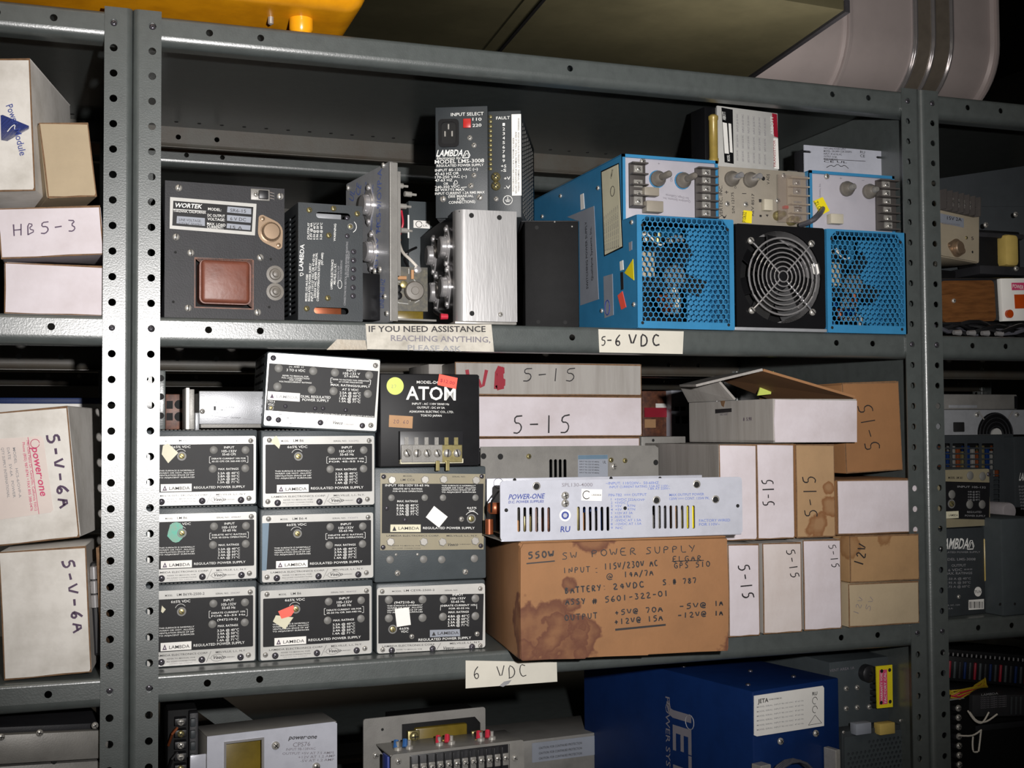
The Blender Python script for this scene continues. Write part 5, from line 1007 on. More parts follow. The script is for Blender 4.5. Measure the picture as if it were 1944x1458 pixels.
# things behind the leftmost column
d = Dev('adjustable_supply', 'low silver instrument with printed band width switch, on top of the leftmost column', 'instrument', (378, 800), (486, 808), (378, 742), .04, .045, base=z3 + .006)
d.box('front_plate', (0, d.W + .03), (0, .003), (0, d.H), 'aluminium', .001); d.box('case', (.002, d.W + .03), (.003, .12), (-.004, d.H - .002), 'dull_aluminium', .001); d.rect('slide_switch', 406, 771, 410, 779, -.001, .001, 'black_gloss'); d.fix('steel', [(384, 781)], .0028)
for s_, p0, p1 in (('LOW', (404, 765), (413, 765)), ('BAND WIDTH', (415, 774), (444, 775)), ('LIMIT', (415, 779), (428, 780)), ('HIGH', (402, 785), (414, 785)), ('OUTPUT', (438, 794), (457, 795))): d.tx(s_, p0, p1, 2.6, 'black_ink')
d.line([(399, 789), (431, 793)], .5, 'grey_ink'); d.line([(462, 795), (482, 797)], .5, 'grey_ink'); d.box('foot_rail', (-.004, .0), (-.001, .1), (-.006, .012), 'aluminium'); d.done()
d = Dev('bracket', 'pale metal angle bracket standing left of the low silver instrument', 'bracket', (353, 801), (366, 801), (353, 736), .035, .035, base=z3 + .0008)
d.box('flange', (0, .0035), (0, .05), (0, d.H), 'label_white', .0005); d.box('web', (.0035, .009), (.008, .05), (0, d.H * .97), 'dull_aluminium', .0005)
d = Dev('perforated_strip', 'narrow perforated metal strip standing beside the post', 'bracket', (300, 800), (314, 800), (300, 703), .04, .04, base=z3 + .0008)
d.box('strip', (0, d.W), (0, .002), (0, d.H), 'shelf_grey'); d.fix('hole', [(305, 718), (305, 753), (305, 789)], .0035)
d = Dev('relay_module', 'brown module with square windows in shadow beside the post', 'module', (314, 802), (352, 802), (314, 748), .12, .12, base=z3 + .0008)
d.box('body', (0, d.W), (0, .03), (0, d.H), 'pcb_brown', .001); d.rect('window', 316, 761, 328, 776, -.001, .001, 'hole_black'); d.rect('window', 316, 784, 328, 798, -.001, .001, 'hole_black'); d.fix('hole', [(340, 768), (340, 791)], .005, ysc=2)

# stack of long white cartons behind
YS = .165
d4 = carton('long_carton', 'grey-white long carton hidden at the foot of the long carton stack', (860, 1100), (1215, 1096), (860, 922), YS, YS, .2, m='grey_card', base=D3, tilt=False)
zb = D3 + d4.H + .0008
d = carton('long_carton', 'unmarked long carton under the two lettered ones behind the silver chassis', (862, 922), (1215, 922), (862, 832), YS, YS, .2, m='cool_card', base=zb, tilt=False); d.line([(1052, 847), (1068, 844), (1088, 846)], .8, 'kraft_edge'); d.done()
zb += d.H + .0008
d = carton('long_carton', 'long white carton lettered 5-15, middle of the stack behind the black terminal supply', (866, 831), (1219, 832), (866, 751), YS, YS, .2, m='cool_card', base=zb, tilt=False)
d.hw('5-15', (968, 824), (1088, 822), 34, w=.0018, ink='black_ink'); d.line([(1045, 775), (1052, 769), (1092, 768), (1097, 776), (1094, 780)], .9, 'kraft_edge'); d.done()
zb += d.H + .0008
d = carton('long_carton', 'long white carton with red WB lettering, top of its stack', (864, 752), (1218, 756), (864, 687), YS, YS, .2, m='grey_card', base=zb, tilt=False)
d.hw('5-15', (988, 724), (1096, 724), 25, w=.0014, ink='black_ink'); d.hw('W', (878, 742), (932, 742), 40, w=.0042, ink='red_ink'); d.hw('B', (934, 738), (968, 738), 42, w=.0062, ink='red_ink'); d.poly('red_blot', [(944, 700), (955, 696), (957, 738), (944, 741)], -.0012, -.0005, 'red_ink'); d.done()
d = Dev('grey_carton', 'grey carton end behind the black terminal supply, left of the long cartons', 'box', (815, 760), (860, 760), (812, 692), YS + .06, YS + .06, base=zb)
d.box('carton', (0, d.W - .004), (0, .1), (0, d.H), 'grey_card', .001); d.box('lid', (-.0008, d.W - .0035), (-.0008, .1), (d.H - .012, d.H + .0006), 'grey_card'); 
d2 = Dev('grey_carton', 'grey carton hidden beneath it', 'box', (815, 900), (860, 900), (812, 761), YS + .06, YS + .06, base=D3, H=zb - D3 - .0008); d2.box('carton', (0, d2.W - .004), (0, .1), (0, d2.H), 'grey_card', .001); d2.root['label'] = 'grey carton under the grey carton end, behind the terminal supply'

# the big cardboard box
d = Dev('cardboard_box', 'water-stained brown cardboard box with handwritten ratings, hanging over the shelf edge', 'box', (987.5, 1256), (1384, 1238), (987, 1031), -.062, -.088, base=D3)
W_, H_ = d.W, d.H
g = G().box((0, W_), (.001, .19), (0, H_), .003)
for v in g.bm.verts: v.co += Vector((random.uniform(-1, 1), random.uniform(-1, 1), random.uniform(-1, 1))) * .0009
d.part('carton', g, 'kraft_stained', smooth=True)
P = [(.001, .0015), (W_ * .3, -.0005), (W_ * .31, .001), (W_ * .6, .0), (W_ * .61, .0016), (W_ - .002, .0005), (W_ - .001, .004), (W_, H_ * .5), (W_ - .001, H_ - .001), (W_ * .5, H_ - .0005), (.004, H_ - .001), (.001, H_ - .006), (.0004, H_ * .4)]
d.part('front_flap', G().plate(P, [], -.0008, .001), 'kraft_stained'); d.box('top_flap', (.001, W_ - .002), (-.0004, .09), (H_, H_ + .0018), 'kraft_plain'); d.box('top_flap', (.001, W_ - .002), (.093, .19), (H_, H_ + .0018), 'kraft_plain')
def z9(X, Y): return (900 + X / 3.6, 890 + Y / 3.6)
def h9(s_, a, b, h, w=.0012): d.hw(s_, z9(*a), z9(*b), h / 3.6, w=w, y=-.0011, ink='black_ink')
h9('550W', (362, 615), (552, 603), 44, .0016); h9('SW', (592, 622), (712, 612), 46, .0009); h9('POWER', (790, 604), (1118, 585), 48, .001); h9('SUPPLY', (1165, 583), (1520, 566), 46, .001); h9('ELGAR', (1350, 638), (1560, 628), 38, .001); h9('GPS 510', (1362, 682), (1618, 668), 38, .0011)
h9('INPUT', (600, 714), (800, 706), 38, .001); h9(':', (815, 714), (860, 712), 44, .0019); h9('115V/230V AC', (885, 690), (1260, 664), 42, .0013); h9('@', (900, 760), (955, 756), 42, .001); h9('14A/7A', (1020, 742), (1230, 728), 38, .0012)
h9('BATTERY:', (618, 855), (910, 828), 40, .0014); h9('24VDC', (945, 826), (1168, 808), 40, .0014); h9('S.# 787', (1285, 795), (1525, 780), 36, .0013); h9('ASSY', (620, 930), (765, 922), 38, .0013); h9('#', (800, 925), (850, 922), 36, .0013); h9('5601-322-01', (890, 914), (1335, 868), 38, .0013)
h9('OUTPUT', (615, 1040), (850, 1022), 40, .0011); h9('+5V@ 70A', (955, 1002), (1295, 976), 36, .0013); h9('+12V@ 15A', (955, 1066), (1295, 1036), 38, .0013); h9('-5V@', (1395, 960), (1590, 948), 36, .0013); h9('1A', (1640, 938), (1705, 934), 34, .0014); h9('-12V@', (1385, 1022), (1590, 1008), 36, .0013); h9('1A', (1640, 1005), (1705, 1001), 34, .0014)
for q in (((358, 648), (552, 630), 2.6), ((965, 1100), (1310, 1066), 3.4), ((1352, 632), (1570, 626), 1.6)): d.line([z9(*q[0]), z9(*q[1])], q[2], 'black_ink', y=-.0011, name='handwriting')
d.done(); zbox = d.mw.translation.z + H_ + .0018
# silver slotted chassis on the box
d = Dev('slotted_chassis', 'silver slotted open chassis with blue lettering, lying on the stained cardboard box', 'power supply', (950, 1025), (1410, 1016), (951, 913), -.066, -.085, base=zbox + .0004)
W_, H_ = d.W, d.H; holes = []
for grp in ((305, 510, 6, 262, 432), (713, 914, 6, 258, 425), (1228, 1500, 8, 250, 410)):
    for i in range(grp[2]):
        X = grp[0] + (grp[1] - grp[0]) * i / (grp[2] - 1); a = d.L(*z9(X, grp[3])); b = d.L(*z9(X, grp[4])); holes.append(rrect(a[0] - .0016, a[0] + .0016, b[1], a[1], .0015, 2))
d.part('front_panel', G().plate(rrect(0, W_, .001, H_, .004), holes, 0, .0016), 'silver_paint'); 
d.box('bottom_lip', (0.001, W_ - .001), (.0005, .006), (0, .0018), 'silver_paint'); d.box('chassis_floor', (.002, W_ - .002), (.004, .1), (.0, .0015), 'dull_aluminium'); bw = d.L(1333, 903, .1)[0]; bh = d.L(1130, 905, .1)[1]; b0 = d.L(924, 906, .1)[0]
d.box('rear_panel', (b0, bw), (.1, .1016), (0, bh), 'silver_paint', .0006); d.fix('hole', [(977, 911), (1160, 908), (1253, 908)], .002, .0995); a = d.L(951, 917, .0995); d.part('approval_ring', G().tube([(a[0] - .003 + .0055 * math.cos(t_ * .5), .0993, a[1] + .0055 * math.sin(t_ * .5)) for t_ in range(14)], .0003, 4), 'grey_ink')
d.box('circuit_board', (.006, W_ - .006), (.006, .098), (.006, .0075), 'pcb')
rnd = random.Random(5)
for i in range(46):
    x = .008 + (W_ - .016) * (i + .5) / 46; k = rnd.choice(['box', 'can', 'can', 'coil']); mm = rnd.choice(['black_gloss', 'pcb_brown', 'navy_paint', 'dull_aluminium', 'brass', 'resistor', 'dark_metal']); hh = rnd.uniform(.012, .034)
    if i in (37, 44) : mm = 'sticker_yellow'; k = 'box'; hh = .03
    if k == 'box': d.box('component', (x - .004, x + .004), (.012, .022), (.0075, .0075 + hh), mm, .0006)
    else: d.part('component', G().lathe([(.004, 0), (.004, hh * .9), (.003, hh), (0, hh)], (x, .018 + rnd.uniform(0, .01), .0075), 'z', 10), mm, smooth=True)
for (xx, yy, hh, mm) in ((.016, .06, .03, 'black_gloss'), (.05, .06, .03, 'black_gloss'), (.12, .065, .034, 'navy_paint'), (.2, .07, .03, 'black_gloss')): d.part('inductor', G().lathe([(.012, 0), (.012, hh), (.005, hh), (0, hh)], (xx, yy, .0075), 'z', 16), mm, smooth=True)
a = d.L(938, 965, .04); d.part('coil', G().lathe([(.006, -.006), (.008, -.003), (.008, .003), (.006, .006), (.003, .006)], (a[0] + .002, .045, a[1]), 'z', 18), 'copper', smooth=True); d.part('coil', G().lathe([(.0045, -.008), (.0045, .008), (0, .008)], (a[0] - .003, .05, a[1] - .02), 'z', 14), 'copper', smooth=True)
d.part('wire', G().tube([(a[0] + .012, .03, a[1] + .024), (a[0] + .002, .03, a[1] + .018), (a[0] - .004, .035, a[1] + .008), (a[0] - .003, .04, a[1] - .004)], .0011, 6), 'wire_black', smooth=True)
d.fix('steel', [z9(426, 118), z9(1246, 213), z9(1650, 208), z9(1521, 105)], .0044, ysc=.4); d.fix('hole', [z9(426, 120), z9(1246, 215), z9(1650, 210), z9(1521, 108)], .0032, -.0016); d.fix('hole', [z9(220, 283), z9(1032, 269), z9(1802, 253)], .002); d.fix('steel', [z9(621, 183), z9(621, 236)], .0042)
d.poly('approval_label', [z9(735, 138), z9(875, 142), z9(872, 220), z9(733, 216)], -.0005, 0, 'label_white')
a = d.L(*z9(622, 318)); d.part('round_emblem', G().plate(circ(a[0], a[1], .0062, 22), [circ(a[0], a[1], .0035, 5)], -.0003, 0), 'label_white'); d.part('emblem_print', G().plate(circ(a[0], a[1], .0042, 18), [circ(a[0], a[1], .0026, 6)], -.0005, -.0003), 'blue_ink')
a = d.L(*z9(768, 178)); d.pen([[(a[0] + .0042 * math.cos(t_), a[1] + .0042 * math.sin(t_)) for t_ in [.7 + .4 * i for i in range(13)]]], .0009, 'black_ink', y=-.0008, name='printed_text')
def t9(s_, a, b, h, ink='pale_blue_ink', **k): d.tx(s_, z9(*a), z9(*b), h / 3.6, ink, y=k.pop('y', -.0003), **k)
t9('POWER-ONE', (235, 210), (478, 202), 34, 'blue_ink', bold=True, slant=.25); t9('D.C. POWER SUPPLIES', (235, 236), (475, 230), 17, 'blue_ink', bold=True, slant=.2); t9('SPL130-4000', (600, 122), (810, 120), 24, 'grey_ink'); t9('LR83804', (805, 184), (868, 185), 11, 'black_ink', y=-.0008); t9('RU', (590, 432), (655, 430), 38, 'blue_ink', bold=True, slant=.1)
for q in (('~INPUT: 110/220V~  50-60HZ', (900, 108), (1262, 104), 18), ('INPUT CURRENT RATING: 3.5A AT 110V~', (925, 133), (1335, 124), 16), ('1.8A AT 220V~', (1190, 143), (1340, 141), 15), ('PIN-TB2  === OUTPUT', (920, 189), (1180, 184), 18), ('1  +5VDC ]22A/OVP', (935, 216), (1166, 220), 16), ('2  +5VDC ]', (935, 240), (1050, 238), 16), ('3  +5V     RTN', (935, 263), (1100, 260), 16), ('4  +5V     RTN', (935, 287), (1100, 284), 16), ('5  +12V AT 3A', (935, 311), (1084, 309), 16), ('6  AUX RTN', (935, 337), (1068, 335), 16), ('7  -5VDC AT 1.5A', (935, 361), (1142, 358), 16), ('8  -12VDC AT 1.5A', (935, 386), (1144, 382), 16), ('9  N/C', (935, 411), (1016, 411), 16), ('MAX OUTPUT POWER', (1335, 187), (1572, 181), 17), ('120W === CONT. 135W PK.', (1335, 213), (1610, 208), 17), ('FACTORY WIRED', (1538, 363), (1750, 359), 18), ('FOR 110V~', (1538, 389), (1680, 386), 18)): t9(*q)
d.done()
# grey chassis behind it
d = Dev('grey_chassis', 'grey chassis on edge with a rating label and short vents, behind the silver one', 'power supply', (913, 925), (1252, 925), (913, 848), .045, .065, base=zbox + .0004)
a = d.L(913, 848); W_ = d.L(1250, 880)[0]; H_ = d.H; holes = []
for X in (1245, 1277, 1309, 1341): p = d.L(*z7(X, 762)); holes.append(rrect(p[0] - .0022, p[0] + .0022, p[1] - .026, p[1], .002, 2))
d.part('front_panel', G().plate([(0, 0), (W_, 0), (W_, H_ - .004), (W_ * .98, H_ - .001), (0, H_)], holes, 0, .0016), 'dull_aluminium'); d.box('body', (.002, W_ - .002), (.03, .032), (0, H_ - .002), 'hole_black'); d.box('top', (.001, W_ - .002), (.0016, .03), (H_ - .006, H_ - .0045), 'dull_aluminium')
d.fix('hole', [(918, 866), z7(900, 745), (1245, 878)], .0034); d.fix('brass', [z7(1093, 743), z7(1655, 768), z7(1750, 772)], .003); d.fix('steel', [z7(1673, 812)], .004)
d.rect('rating_label', *z7(1430, 735), *z7(1635, 880), -.0004, 0, 'label_grey'); d.rect('label_head', *z7(1432, 736), *z7(1633, 760), -.0007, 0, 'masking_blue')
for i in range(5): d.tx('INPUT 90-132V 47-440Hz', z7(1440, 782 + i * 19), z7(1575, 785 + i * 19), 2.6, 'black_ink', y=-.0007)
d.tx('UL', z7(1600, 790), z7(1622, 791), 5, 'black_ink', y=-.0007); d.done()

# ------------------------------------------------------------------ cartons at the right
YR = .012
L5 = [('white carton lettered 5-15 directly right of the stained cardboard box, bottom row', (1384, 1210), (1443, 1207), (1384, 1034), 'cool_card', 'grey', ('5-15', (1400, 1070), (1410, 1140), 22), .0016),
      ('white carton with faint 5-15 at its upper right, bottom row, between two white ones', (1450, 1206), (1523, 1197), (1443, 1032), 'white_card', '', ('5-15', (1492, 1042), (1502, 1100), 16), .0012),
      ('white carton with 5-15 near its top right corner, bottom row, beside the tan cartons', (1527, 1200), (1598, 1189), (1520, 1026), 'cool_card', '', ('5-15', (1572, 1033), (1580, 1080), 14), .001)]
tops = []
for i, (lb, bl, br, tl, mm, _, hwx, ww) in enumerate(L5):
    d = carton('carton', lb, bl, br, tl, -.012 + .004 * i, -.012 + .004 * i, .3, m=mm, base=D3, tilt=False, side='grey_card')
    d.hw(hwx[0], hwx[1], hwx[2], hwx[3], w=ww)
    if i == 1: d.line([(1467, 1057), (1471, 1070), (1477, 1076)], .7, 'grey_ink')
    d.done(); tops.append(d.mw.translation.z + d.H)
zt5 = max(tops) + .002
d = carton('carton', 'pale beige carton with faint pencil marks, lowest at the right beside the post', (1612, 1189), (1745, 1175), (1610.5, 1109), -.002, -.004, .3, m='beige_card', base=D3, tilt=False)
d.hw('12V', (1628, 1170), (1641, 1134), 10, w=.0006, ink='grey_ink'); d.hw('5V', (1650, 1163), (1662, 1134), 10, w=.0006, ink='grey_ink'); d.done(); zq = d.mw.translation.z + d.H + .0012
d = carton('carton', 'tan water-marked carton lettered 12V, on the pale beige one beside the post', (1614, 1093), (1745, 1082), (1610, 1018), -.002, -.004, .3, m='tan_card', base=zq, tilt=False)
d.hw('12V', (1637, 1078), (1649, 1034), 18, w=.0015); d.done(); zq += d.H + .0012
d = carton('carton', 'plain white carton on the tan 12V one beside the post', (1590, 993), (1745, 986), (1587.5, 912), .004, .002, .3, m='cool_card', base=max(zq, zt5), tilt=False, side='kraft_plain'); d.done(); zq = d.mw.translation.z + d.H + .001
U5 = [('white upright carton partly hidden by the silver chassis, upper row', (1367, 1017), (1437.7, 1017), (1351, 844), 'cool_card', 'grey_card', ('5-15', (1400, 880), (1410, 985), -20)),
      ('white upright carton lettered 5-15 reading upwards, upper row', (1438.5, 1017), (1509, 1013), (1433, 843), 'cool_card', 'grey_card', ('5-15', (1471, 962), (1468, 908), 22)),
      ('tan water-stained upright carton lettered 5-15, upper row', (1512.6, 1013), (1586, 1009), (1505, 844), 'tan_stained', 'kraft_plain', ('5-15', (1552, 985), (1548, 900), 24))]
t6 = []
for i, (lb, bl, br, tl, mm, sd_, hwx) in enumerate(U5):
    d = carton('carton', lb, bl, br, tl, .0, .0, .26, m=mm, base=zt5 + .0005, tilt=False, side=sd_)
    if i: d.hw(hwx[0], hwx[1], hwx[2], hwx[3], w=.0014)
    else: d.line([(1391, 903), (1397, 900), (1403, 907)], 1.2, 'black_ink', name='handwriting'); d.line([(1414, 963), (1416, 972), (1411, 980)], 1.2, 'black_ink', name='handwriting')
    d.done(); t6.append(d.mw.translation.z + d.H)
z6t = max(t6) + .001
d = carton('carton', 'brown carton lettered 5-15, tilted against the post on the plain white carton', (1607, 899), (1714, 892), (1590, 728), .03, .03, .2, m='kraft_plain', tilt=True, edge='kraft_edge')
d.hw('5-15', (1672, 856), (1655, 762), 28, w=.0014); d.done()
# open carton with raised flaps
d = Dev('open_carton', 'white carton with lid flaps standing open, on top of the upright cartons', 'box', (1468, 837), (1627, 837), (1468, 757), -.004, -.002, base=z6t)
W_, H_ = d.W, d.H; o = d.inv @ CAM; r_ = d.inv.to_3x3() @ ray(1309, 836); dp = (o + r_ * ((0 - o.x) / r_.x)).y; dp = min(max(dp, .1), .34); t = .003
d.part('carton', G().box((0, W_), (0, t), (0, H_)).box((0, W_), (dp - t, dp), (0, H_)).box((0, t), (t, dp - t), (0, H_)).box((W_ - t, W_), (t, dp - t), (0, H_)).box((0, W_), (0, dp), (0, t)), 'grey_card')
d.part('end_panel', G().plate([(.002, .001), (W_ - .001, .0), (W_, H_ - .002), (.003, H_ - .001), (.001, H_ * .5)], [], -.0012, 0), 'cool_card')
def flapmesh(name, P, th, m):
    g = G(); A = [Vector(p) for p in P]; n = (A[1] - A[0]).cross(A[2] - A[0]).normalized() * th; b = g.bm
    T_ = [b.verts.new(p) for p in A]; B_ = [b.verts.new(p + n) for p in A]; k = len(A)
    if k == 4: b.faces.new(T_); b.faces.new(B_[::-1])
    else: 
        b.faces.new(T_); b.faces.new(B_[::-1])
    for i in range(k): b.faces.new((T_[i], T_[(i + 1) % k], B_[(i + 1) % k], B_[i]))
    bmesh.ops.recalc_face_normals(b, faces=b.faces); return g
d.part('lid_flap', flapmesh('f', [(W_ + .001, .004, H_ + .001), (W_ + .001, dp * .9, H_ + .002), (W_ * .25, dp * .9, H_ + .032), (W_ * .05, .03, H_ + .034)], .003, ''), 'kraft_plain')
d.part('lid_flap', flapmesh('f', [(W_ * .05, .03, H_ + .0345), (W_ * .25, dp * .9, H_ + .0325), (-.03, dp * .85, H_ + .02), (-.052, .09, H_ + .017)], .003, ''), 'grey_card')
d.part('side_flap', flapmesh('f', [(-.001, dp * .42, H_ + .0005), (-.001, dp, H_ + .0005), (-.016, dp * .98, H_ + .022), (-.014, dp * .5, H_ + .024)], .003, ''), 'grey_card')
d.part('tab', flapmesh('f', [(W_ * .55, .14, H_ + .008), (W_ * .72, .14, H_ + .01), (W_ * .76, .14, H_ + .04), (W_ * .62, .14, H_ + .03)], .002, ''), 'sticker_lime')
side_poly(d, 'barcode', [(1358, 777), (1389, 775), (1389, 782), (1358, 785)], 'black_ink', .0003); side_tx(d, '0427-6507', (1368, 789), (1383, 788), .003, 'grey_ink'); side_tx(d, '8  5.90', (1412, 799), (1428, 798), .004, 'purple_ink'); side_poly(d, 'tear_mark', [(1367, 758), (1377, 760), (1374, 773), (1370, 770)], 'kraft_edge', .0003)
d.done()
# far things seen between: on the rear unit
d = Dev('parts_box', 'brown box of boards on the rear shelves, seen beside the long carton stack', 'box', (1221, 900), (1275, 900), (1221, 742), .66, .66, base=D3)
d.box('carton', (0, d.W), (0, .2), (0, d.H), 'pcb_brown', .001); d.rect('label', 1245, 766, 1266, 779, -.001, .001, 'label_white'); d.rect('panel', 1224, 796, 1245, 812, -.001, .001, 'price_orange'); d.rect('board', 1224, 774, 1268, 792, -.002, .001, 'red_ink')
d = Dev('meter_panel', 'pale panel with four dark square windows on the rear shelves', 'instrument', (1276, 900), (1325, 900), (1276, 741), .64, .64, base=D3)
d.box('panel', (0, d.W + .02), (0, .1), (0, d.H), 'silver_paint', .001)
for q in ((1282, 772, 1289, 780), (1293, 772, 1301, 780), (1283, 790, 1290, 804), (1295, 790, 1306, 804)): d.rect('window', *q, -.001, .001, 'hole_black')
d = Dev('steel_bracket_box', 'small grey steel box lying behind the carton stack at the gap', 'instrument', (1218, 860), (1302, 858), (1218, 829), .2, .2)
dz = d.mw.translation.z - (D3); d.box('case', (0, d.W), (0, .12), (-dz, d.H), 'dull_aluminium', .001); d.fix('hole', [(1240, 836)], .002)
# ------------------------------------------------------------------ middle unit, bottom shelf
d = Dev('barrier_strip_supply', 'dark power supply with a tall screw terminal strip, bottom left beside the post', 'power supply', (318, 1470), (374, 1470), (318, 1350), .05, .05, base=D4)
W_, H_ = d.W, d.H
d.box('case', (0, W_), (.002, .14), (0, H_), 'black_paint', .001); d.box('strip_base', (W_ * .70, W_), (-.014, .002), (.02, H_ - .001), 'dark_metal', .001)
for i in range(9):
    z = H_ - .010 - i * .0118
    d.box('strip_cell', (W_ * .73, W_ - .003), (-.018, -.014), (z - .004, z + .004), 'charcoal', .0006)
    o = d.box('terminal', (W_ * .22, W_ * .62), (-.010, .002), (z - .0035, z + .0035), 'black_plastic', .0005); obj('terminal_screw', SCREW['brass' if i % 3 == 1 else 'steel'], o, (W_ * .42, -.010, z), .0036, (0, .5 * i, 0))
for i, c in enumerate(('copper', 'wire_black', 'wire_yellow')): d.part('wire', G().tube([(W_ * .3, -.012, H_ - .015 - i * .025), (W_ * .12, -.016, H_ - .02 - i * .025), (W_ * .02, -.004, H_ - .034 - i * .025)], .0014, 6), c, smooth=True)
d = Dev('window_supply', 'silver box power supply with a square transformer window, bottom left of the middle unit', 'power supply', (393, 1475), (640, 1470), (388.6, 1399), .012, .03, base=D4)
W_, H_ = d.W, d.H; a, b = d.L(429, 1412), d.L(497, 1412); wn = [(a[0], .04), (b[0], .04), (b[0], a[1]), (a[0], a[1])]
d.part('front_panel', G().plate([(0, 0), (W_, 0), (W_, H_ - .002), (W_ - .003, H_), (0, H_)], [wn], 0, .0016), 'silver_paint'); d.part('window_rim', G().plate([(a[0] - .0022, .038), (b[0] + .0022, .038), (b[0] + .0022, a[1] + .0022), (a[0] - .0022, a[1] + .0022)], [wn], -.0012, .0004), 'chrome')
d.box('top_cover', (0, W_), (.0016, .05), (H_ - .0016, H_), 'dull_aluminium'); d.box('side_cover', (0, .0016), (.0016, .05), (0, H_ - .0016), 'dull_aluminium'); d.box('side_cover', (W_ - .0016, W_), (.0016, .05), (0, H_ - .0016), 'dull_aluminium'); d.box('transformer', (a[0] - .01, b[0] + .01), (.012, .048), (.02, H_ - .006), 'amber', .001)
d.tx('power·one', (548, 1404), (601, 1402), 8, 'black_ink', bold=True, slant=.25)
for s_, p0, p1, h in (('CPS76', (556, 1418), (589, 1416), 8), ('INPUT 98-128VAC', (543, 1425), (599, 1423), 4.5), ('OUTPUT +5V AT 7.5 AMPS', (536, 1433), (634, 1431), 4.5), ('+12V AT 1.2 AMP', (566, 1440), (636, 1437), 4.5), ('-5V AT 1.2 AMP', (570, 1447), (634, 1444), 4.5)): d.tx(s_, p0, p1, h, 'grey_ink')
d.fix('steel', [(523, 1415), (600, 1455)], .0042); d.box('tab', (-.016, 0), (.004, .006), (H_ - .035, H_ - .018), 'silver_paint'); d.done()
d = Dev('transformer_chassis', 'aluminium plate with an amber transformer, red wire lugs and a screw terminal row, bottom centre', 'power supply', (690, 1475), (922, 1470), (694, 1365), .075, .085, base=D4)
W_, H_ = d.W, d.H; w0 = d.L(763, 1375); w1 = d.L(921, 1375); rb = d.L(840, 1374)
d.part('back_plate', G().plate(rrect(0, W_, 0, H_, .003), [[(w0[0], .02), (W_ - .006, .02), (W_ - .006, w0[1] - .008), (W_ - .013, w0[1]), (w0[0], w0[1])]], 0, .0022), 'dull_aluminium')
d.box('core', (w0[0] - .004, W_ - .004), (.006, .05), (.0, w0[1] + .004), 'black_paint'); d.box('coil', (w0[0] + .016, W_ - .022), (.0, .01), (.02, w0[1] - .0065), 'amber', .002); d.box('coil_band', (w0[0] + .016, W_ - .022), (-.0012, .002), (w0[1] - .032, w0[1] - .030), 'coil_yellow')
for u in (785, 906): p = d.L(u, 1397); o = d.box('clamp', (p[0] - .007, p[0] + .007), (-.002, .004), (p[1] - .03, p[1] + .006), 'brass', .001); obj('screw', SCREW['brass'], o, (p[0], -.002, p[1]), .0052)
d.fix('hole', [(726, 1385)], .0016); d.fix('steel', [(713, 1434)], .0034)
yf = -.055; p0, p1 = d.L(742, 1433, yf), d.L(995, 1424, yf); xw0, xw1 = d.L(779, 1434, yf), d.L(966, 1431, yf)
d.part('front_bracket', G().plate(rrect(p0[0], p1[0], 0, p0[1], .004), [[(xw0[0], .03), (xw1[0] + .001, .03), (xw1[0] + .001, xw0[1]), (xw0[0], xw0[1])]], yf, yf + .002), 'dull_aluminium'); d.box('bracket_shelf', (p0[0], p1[0]), (yf + .002, 0), (p0[1] - .003, p0[1] - .001), 'dull_aluminium'); d.box('blue_edge', (p0[0] - .0035, p0[0] - .0008), (yf + .001, yf + .02), (0.02, p0[1] - .002), 'blue_ink')
d.box('terminal_block', (xw0[0], xw1[0]), (yf + .001, yf + .004), (.03, xw0[1]), 'black_plastic')
n = 12
for i in range(n):
    x = xw0[0] + (xw1[0] - xw0[0]) * (i + .5) / n; z = d.L(860, 1450, yf)[1]
    o = d.box('terminal', (x - .0036, x + .0036), (yf - .002, yf + .001), (z - .008, z + .005), 'dull_aluminium', .0005); obj('terminal_screw', SCREW['steel'], o, (x, yf - .002, z), .0036, (0, random.random(), 0)); d.box('barrier', (x - .0056, x - .0046), (yf - .006, yf + .001), (z - .014, xw0[1] - .001), 'black_plastic')
d.fix('steel', [(756, 1445), (977, 1439)], .0034, yf)
for u in (755, 777, 834, 857, 913, 934):
    p = d.L(u, 1418, yf + .02); d.part('bolt', G().lathe([(.0045, -.001), (.0045, .003), (.002, .004), (.002, .009), (0, .0095)], (p[0], yf + .02, p0[1] - .001), 'z', 10), 'steel_screw', smooth=True)
for u, m_ in ((831, 'lug_red'), (848, 'lug_red'), (908, 'lug_red'), (925, 'lug_red'), (751, 'lug_blue'), (768, 'lug_blue')):
    p = d.L(u, 1410, yf + .02); d.part('lug', G().tube([(p[0], yf + .02, p0[1] + .001), (p[0] + .002, yf + .024, p0[1] + .0085)], .0028, 8), m_, smooth=True)
for q in ([(840, 1406), (850, 1405), (862, 1413), (880, 1422)], [(881, 1422), (892, 1411), (903, 1405), (910, 1404)]): d.part('wire', G().tube([(d.L(u, v, yf + .025)[0], yf + .025, d.L(u, v, yf + .025)[1]) for u, v in q], .0008, 6), 'coil_yellow', smooth=True)
d.done()
d = Dev('blue_case', 'navy blue metal case with a pale rating label and white side lettering, bottom shelf', 'power supply', (1432, 1475), (1596, 1452), (1430.5, 1313), .0, .032, base=D4)
W_, H_ = d.W, d.H
d.box('case', (0, W_), (.001, .34), (0, H_), 'navy_paint', .002); d.box('side_frame', (W_, W_ + .004), (.006, .3), (0, H_ - .004), 'navy_paint')
d.poly('rating_label', [(1432, 1321), (1562, 1302), (1564.5, 1306), (1564.5, 1378), (1437, 1398), (1432, 1396)], -.0006, .0003, 'label_white')
def t10(s_, a, b, h, ink='black_ink', **k): d.tx(s_, (1200 + a[0] / 3.471, 1200 + a[1] / 3.471), (1200 + b[0] / 3.471, 1200 + b[1] / 3.471), h / 3.471, ink, y=-.0009, **k)
